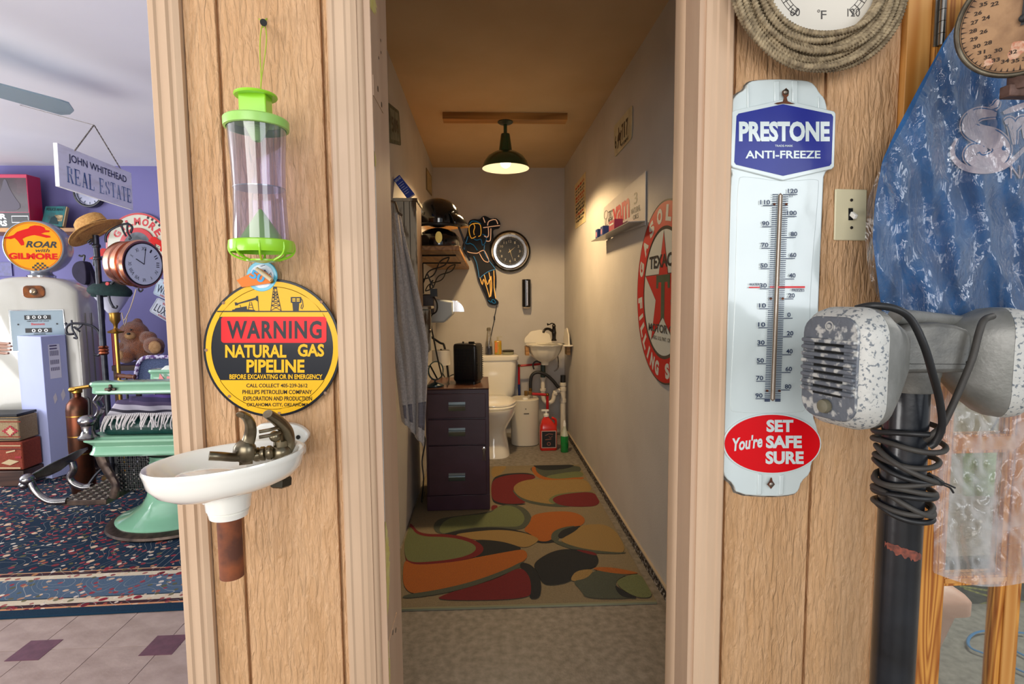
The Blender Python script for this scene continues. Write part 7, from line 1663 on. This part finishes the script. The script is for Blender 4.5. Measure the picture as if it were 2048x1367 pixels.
for x in (x0c + .02, x1c - .05):
    for y in (YC2 - .33, YC2 - .03): B().box(x, x + .03, y, y + .03, .012, .40).done('leg', BLACK, bc)

# ---- barber chair
MG = mat('mint_green_enamel', '#7fb292', '#88bb9b', sc_=3, rough=.15, coat=.5); NK = mat('aged_nickel', '#9b9a9c', '#7b7876', sc_=14, rough=.22, metal=1); LEA = mat('dark_green_leather', '#0e3531', '#123f3a', sc_=30, rough=.35, bump=.2, bsc=80)
CI = mat('cast_iron_brown', '#3a302c', '#57483e', sc_=30, rough=.4, metal=.7)
YA = 2.86; YBk = 3.40; yc_ = (YA + YBk) / 2
bch = thing('barber_chair', 'antique mint green enamel barber chair with nickel arms and an iron footrest', 'barber chair', (-1.83, yc_, .01))
def rail(x0, x1, y0, y1, prof, n=6, r=.05):
    cx_, cy_ = (x0 + x1) / 2, (y0 + y1) / 2; w, d = x1 - x0, y1 - y0
    return [[V((cx_ + x, cy_ + y, z)) for x, y in rrect(w + 2 * o, d + 2 * o, r + o * .5, n)] for z, o in prof]
z1 = at(165, 880, YA).z; z2 = at(162, 917, YA).z; xl = at(166, 890, YA).x; xr2_ = -1.45
hgt = z1 - z2
b = B(); b.loft(rail(xl, xr2_, YA + .03, YBk, [(z2, .0), (z2 + hgt * .12, .012), (z2 + hgt * .3, .002), (z2 + hgt * .55, -.002), (z2 + hgt * .72, .014), (z2 + hgt * .85, .03), (z2 + hgt * .97, .03), (z2 + hgt * 1.0, .02), (z2 + hgt * 1.1, .01)])); b.done('seat_rail', MG, bch, smooth=40)
zs0 = z2 + hgt * 1.1
b = B(); b.loft(rail(xl + .05, xr2_, YA + .05, YBk - .02, [(zs0, -.01), (zs0 + .01, .005), (zs0 + .06, .01), (zs0 + .085, -.004), (zs0 + .095, -.03)])); b.done('seat_cushion', LEA, bch, smooth=60)
for k, (ya, yb2) in enumerate(((YA - .01, YA + .075), (YBk - .06, YBk + .03))):
    za = at(200, 763, YA).z; zb3 = at(200, 789, YA).z; hh = za - zb3; xa2 = at(179, 775, YA).x
    a_ = B(); a_.loft(rail(xa2, xr2_, ya, yb2, [(zb3, -.01), (zb3 + hh * .12, .0), (zb3 + hh * .55, -.002), (zb3 + hh * .68, .004), (zb3 + hh * .8, .008), (zb3 + hh * .95, .004), (za, -.012)], r=.035)); a_.done('armrest', MG, bch, smooth=40)
    yy = (ya + yb2) / 2
    q = [at(*p_, YA) for p_ in cd_((625, 360), (600, 400), (625, 440), (620, 480), (595, 520), (590, 590))]
    b = B(); b.tube(spline([V((p_.x, yy, p_.z)) for p_ in q], 5), .026, 10, flat=.5); b.done('arm_support', NK, bch)
b = B(); lc_ = at(221, 778, YA - .02); b.bx(lc_, .055, .012, .014); b.ball(lc_ + V((0, -.008, 0)), .011); b.bx(lc_ + V((0, 0, .01)), .014, .012, .03); b.done('arm_latch', CI, bch, bevel=.003)
kc3 = at(177, 872, YA); b = B(); b.lathe([(.045, 0), (.048, .01), (.034, .022), (.026, .045), (.03, .07)], kc3 + V((0, .0, -.012)), 22); b.ball(kc3 + V((-.0, 0, .082)), .04, 1.1, 1, .75); b.done('nickel_knob', NK, bch)
# pedestal
px0 = -1.79; b = B(); b.lathe([(.335, .012), (.345, .02), (.34, .032), (.30, .046)], (px0, yc_, 0), 60, sy=.92); b.done('floor_ring', CI, bch)
b = B(); b.lathe([(.295, .040), (.298, .052), (.27, .066), (.225, .08), (.205, .095), (.17, .12), (.14, .17), (.125, .24), (.12, .34), (.12, .40)], (px0, yc_, 0), 60, sy=.92); b.done('pedestal', MG, bch, smooth=30)
b = B(); b.lathe([(.15, z2 - .03), (.16, z2)], (px0, yc_, 0), 30); b.done('swivel_plate', CI, bch)
# front legs, pierced panels, platform
for yy in (YA + .08, YBk - .08):
    dY_ = yy - YA
    q = [at(*p_, YA) for p_ in cd_((585, 775), (610, 840), (650, 910), (685, 980), (670, 1060))]
    b = B(); b.tube(spline([V((p_.x, yy, p_.z)) for p_ in q], 5), [.030] * 6 + [.026] * 5 + [.022] * 5 + [.024] * 5, 10, flat=.6); b.done('front_bracket', CI, bch)
pl_z = at(215, 1005, YA).z; 
pa, pb_ = at(122, 1005, YA + .05), at(213, 1008, YA + .05)
xpa, xpb = pa.x, pb_.x; ypa, ypb = YA + .05, YBk - .04
b = B()
b.loft([[V((x, y, z)) for x, y in ((xpa, ypa), (xpb, ypa), (xpb, ypb), (xpa, ypb))] for z in (pl_z - .03, pl_z)]); b.done('foot_platform', CI, bch, bevel=.004)
b = B(); rows, cols = 10, 5
for i in range(cols):
    for j in range(rows):
        cx_ = xpa + (i + .5) * (xpb - xpa) / cols; cy_ = ypa + (j + .5) * (ypb - ypa) / rows; b.lathe([(.019, pl_z), (.017, pl_z + .004), (.009, pl_z + .004), (.009, pl_z)], (cx_, cy_, 0), 6, cap=False)
b.done('pierced_pattern', mat('worn_iron_pattern', '#8b8377', rough=.4, metal=.8), bch, smooth=20)['kind'] = 'stuff'
# fretwork side
b = B(); fx0, fx1 = at(205, 935, YA).x, at(268, 935, YA).x
for i in range(7):
    for j in range(8):
        x = fx0 + (i + .5) * (fx1 - fx0) / 7; z = pl_z + .04 + j * (z2 - pl_z - .05) / 8; b.lathe([(.018, -.004), (.018, .004), (.010, .004), (.010, -.004)], (x, YA + .12, z), 4, (0, -1, 0), cap=False)
b.done('iron_fretwork', BLACK, bch, smooth=0)['kind'] = 'stuff'
b = B(); b.tube(spline([V((at(248, 920, YA).x, YA + .2, at(248, 945, YA).z)), V((at(250, 905, YA).x, YA + .2, at(250, 915, YA).z)), V((at(262, 905, YA).x, YA + .2, at(262, 903, YA).z))], 5), .012); b.tube(spline([at(*p_, YBk) for p_ in cd_((940, 740), (905, 800), (890, 870), (930, 940))], 5), .022); b.done('lever_bracket', NK, bch)
# footrest
for P, d_ in ((((440, 1045), (380, 1050), (320, 1045), (260, 1010), (220, 965), (195, 915), (165, 905)), YA + .06), (((600, 950), (540, 955), (480, 930), (455, 890), (480, 840), (470, 790)), YA + .30)):
    b = B(); b.tube(spline([at(*p_, d_) for p_ in cd_(*P)], 5), .019, 10); b.done('footrest_arm', NK, bch)
b = B(); c_ = at(*cd_((178, 905))[0], YA + .06); b.ball(c_, .034, 1, 1, .9); b.ball(c_ + V((-.02, 0, -.03)), .024); b.done('footrest_ball', NK, bch)
fr_q = cd_((180, 885), (215, 860), (270, 830), (330, 800), (400, 770), (450, 740), (510, 722), (515, 738), (470, 775), (440, 800), (380, 840), (330, 880), (260, 905), (215, 920), (195, 905))
b = B(); q = [at(x, y, YA + .06 + .30 * max(0, (x - 55) / 105)) for x, y in fr_q]
b.loft([[p + V((0, 0, 0)) for p in q], [p + V((.02, .05, .012)) for p in q]]); b.done('footrest_plate', NK, bch, bevel=.003)

# ---- blanket with fringe on the seat
BLK = bpy.data.materials.new('striped_blanket'); BLK.use_nodes = True
nt = BLK.node_tree; N = nt.nodes; Lk = nt.links; bs_ = N['Principled BSDF']; bs_.inputs['Roughness'].default_value = .95
tc = N.new('ShaderNodeTexCoord'); se = N.new('ShaderNodeSeparateXYZ'); rp2 = N.new('ShaderNodeValToRGB'); rp2.color_ramp.interpolation = 'CONSTANT'
Lk.new(tc.outputs['Object'], se.inputs[0])
mrg = N.new('ShaderNodeMapRange'); zb0, zb1 = at(280, 850, YA).z, at(280, 790, YA).z
mrg.inputs[1].default_value = zb0; mrg.inputs[2].default_value = zb1; Lk.new(se.outputs['Z'], mrg.inputs[0]); Lk.new(mrg.outputs[0], rp2.inputs[0])
e = rp2.color_ramp.elements; e[0].color = hx('#c9c3c4'); e[1].position = .12; e[1].color = hx('#c9c3c4')
for p_, c in ((.22, '#2a2433'), (.27, '#c5bfc4'), (.36, '#2a2433'), (.41, '#b9b2bd'), (.50, '#4a3b5c'), (.58, '#2b1d49'), (.68, '#4a3079'), (.75, '#1f1730'), (.82, '#5a3c8c'), (.9, '#2a1c44')): x = e.new(p_); x.color = hx(c)
Lk.new(rp2.outputs[0], bs_.inputs['Base Color'])
bl = thing('striped_blanket', 'folded purple striped blanket with a white fringe lying on the barber chair seat', 'blanket', at(290, 850, YA + .1))
Pl = cd_((690, 495), (720, 430), (800, 400), (860, 370), (900, 358)); 
def blk(u, v):
    x = 212 + 170 * u; y0_ = 846 - 6 * math.sin(u * 3) + 8 * max(0, u - .5) * 0; top_ = 800 - 14 * min(1, u * 1.6)
    y = y0_ - 14 + (top_ - y0_ + 14) * v; return at(x + 22 * v * (1 - u), y, YA + .03 + .22 * v + .006 * math.sin(u * 20 + v * 4)) 
b = B(); b.grid(blk, 40, 24); b.done('cloth', BLK, bl, smooth=180, solid=.02)
b = B(); b.grid(lambda u, v: at(258 + 120 * u, 803 - 10 * v - 5 * math.sin(v * 3) , YA + .20 + .18 * v), 14, 8); b.done('top_fold', BLK, bl, smooth=180, solid=.03)
FRG = mat('white_wool_fringe', '#cbc6c4', rough=1); rnd = random.Random(9)
for i in range(44):
    u = i / 43; p0 = blk(u, .02); L2 = rnd.uniform(.045, .085); dx = rnd.uniform(-.03, .015)
    b = B(); b.tube(spline([p0 + V((0, -.004, 0)), p0 + V((dx * .3, -.016, -L2 * .3)), p0 + V((dx * .8, -.02 , -L2 * .7)), p0 + V((dx + rnd.uniform(-.01, .01), -.018, -L2))], 3), .0034, 5); b.done('fringe_tassel', FRG, bl)
# small packet on the seat arm
pk = thing('toy_packet', 'colourful red, white and green packet on the far side of the barber chair', 'packet', at(332, 764, 3.35))
B().poly(Px(3.34), cd_((1030, 270), (1045, 190), (1075, 165), (1130, 165), (1200, 175), (1200, 270)), th=.06).done('bag', mat('white_green_foil', '#c9cfc9', '#2f7d55', sc_=22, rough=.3, lo=.5, hi=.6), pk, bevel=.006)
b = B(); b.poly(Px(3.337), cd_((1030, 270), (1040, 215), (1065, 250), (1062, 270))); b.poly(Px(3.337), cd_((1085, 235), (1190, 235), (1190, 250), (1085, 250))); b.done('red_print', RED, pk, norm=False, smooth=0)
b = B(); b.poly(Px(3.336), cd_((1062, 252), (1200, 252), (1200, 272), (1062, 272))); b.done('dark_band', mat('dark_teal_band', '#123a44'), pk, smooth=0)
hd = thing('wooden_handle', 'small turned wooden handle on a shaft behind the mint armrest', 'handle', at(252, 760, 3.6))
b = B(); b.lathe([(.012, -.06), (.018, -.055), (.012, -.045), (.016, -.02), (.011, 0), (.016, .02), (.012, .045), (.018, .055), (.012, .06)], at(252, 752, 3.6), 14, (1, 0, -.1)); b.done('grip', wood('reddish_turned_wood', '#6b3f2a', '#4c2b1c', 10, 'X'), hd); b = B(); b.cyl(at(252, 753, 3.6), V((at(252, 753, 3.6).x, 3.6, .012)), .008); b.done('shaft', BLACK, hd)

# ---- copper extinguisher
ce = thing('copper_extinguisher', 'antique copper fire extinguisher with a brass top between the carton and barber chair', 'fire extinguisher', (at(158, 900, 3.6).x, 3.62, .01))
xce = ce.location.x; kce = px(3.62)
def ez(y): return at(160, y, 3.62).z
OC = mat('old_copper', '#6a3a28', '#4b3327', sc_=12, rough=.35, metal=.9)
b = B(); b.lathe([(.062, .012), (.066, .02), (.066, ez(818)), (.06, ez(806)), (.04, ez(797)), (.022, ez(793)), (.022, ez(786))], (xce, 3.62, 0), 32); b.done('tank', OC, ce)
b = B(); b.lathe([(.024, ez(786)), (.03, ez(784)), (.03, ez(779)), (.015, ez(775))], (xce, 3.62, 0), 16); b.tube([at(140, 778, 3.6), at(180, 772, 3.6)], .012); b.lathe([(.014, 0), (.018, .02), (.014, .04)], at(140, 780, 3.6), 10, (1, 0, .2)); b.done('brass_valve', BRASS, ce)
b = B(); b.tube(spline([at(170, 795, 3.58), at(178, 800, 3.58), at(178, 840, 3.58), at(172, 880, 3.56)], 5), .007); b.done('hose', BLACK, ce)
b = B(); 
for yy in (830, 870, 905): b.lathe([(  .067, ez(yy)), (.067, ez(yy) + .006)], (xce, 3.62, 0), 32, cap=False)
b.done('band', BRASS, ce)

# ---- trunk with woven covers
tk = thing('woven_chest', 'low chest covered in red and tan southwestern woven textile at the far left', 'chest', (-3.6, 3.5, .01))
WV1 = mat('tan_weave', '#9a8464', '#8a7353', sc_=140, rough=.95, bump=.4, bsc=300); WV2 = mat('rust_weave', '#8a3a26', '#7a3020', sc_=140, rough=.95, bump=.4, bsc=300)
yk = 3.77; xk0, xk1 = at(-60, 900, yk).x, at(43, 900, yk).x
def kz(y): return at(20, y, yk).z
zf = .011
B().box(xk0, xk1, yk, yk + .17, zf, kz(942)).done('base_board', wood('dark_chest_wood', '#4b3226', '#33211a', 9, 'X'), tk, bevel=.004)
for ya_, yb_, m in ((884, 940, WV2), (834, 882, WV1)): B().box(xk0, xk1 - (.0 if m is WV2 else .01), yk + .004, yk + .165, kz(yb_), kz(ya_)).done('woven_cover', m, tk, bevel=.008)
B().box(xk0, xk1 - .012, yk, yk + .165, kz(833), kz(828)).done('lid_edge', BLACK, tk, bevel=.002)
b = B(); pk1 = Px(yk); 
for i, w_ in enumerate((3, 7, 12, 16, 12, 7, 3)): b.rect(pk1, 20 - w_, 851 + i * 3, 20 + w_, 854 + i * 3, .0005)
b.done('red_motif', mat('brick_red_yarn', '#9b3038', rough=.95), tk, norm=False, smooth=0); b = B(); b.rect(pk1, 30, 912, 42, 916)
b.done('red_motif', mat('brick_red_yarn', '#9b3038', rough=.95), tk, norm=False, smooth=0)
b = B()
for i, w_ in enumerate((2, 5, 8, 5, 2)): b.rect(pk1, 20 - w_, 855 + i * 3, 20 + w_, 858 + i * 3, .001)
b.poly(pk1, [(2, 926), (18, 918), (38, 922), (20, 930)]); b.poly(pk1, [(12, 903), (30, 899), (30, 902), (12, 906)]); b.done('cream_motif', mat('cream_yarn', '#b9a37e', rough=.95), tk, norm=False, smooth=0)
for y0_, y1_, cn_ in ((836, 838, 'black_yarn'), (842, 844, 'rust_weave'), (872, 874, 'rust_weave'), (877, 879, 'black_yarn'), (890, 892, 'cream_yarn'), (897, 898, 'black_yarn'), (934, 937, 'cream_yarn')):
    B().rect(Px(yk - .001), -60, y0_, 41, y1_).done('woven_stripe', mat(cn_, '#231f1d'), tk, smooth=0)
# floor scroll grate
gr_ = thing('iron_grate', 'dark scrolled iron floor grate on the carpet behind the footrest', 'grate', atz(165, 948, .01))
g0, g1 = atz(128, 956, .012), atz(205, 936, .012); b = B()
for i in range(5):
    for j in range(3):
        cx_ = g0.x + (i + .5) * (g1.x - g0.x) / 5; cy_ = g0.y + (j + .5) * .09; b.tube([(cx_ + .04 * math.cos(a), cy_ + .035 * math.sin(a), .018) for a in [2 * pi * k / 14 for k in range(14)]], .006, 6, closed=True)
b.tube([(g0.x, g0.y, .018), (g1.x, g0.y, .018), (g1.x, g0.y + .28, .018), (g0.x, g0.y + .28, .018)], .009, 6, closed=True)
b.done('scrollwork', CI, gr_)['kind'] = 'stuff'
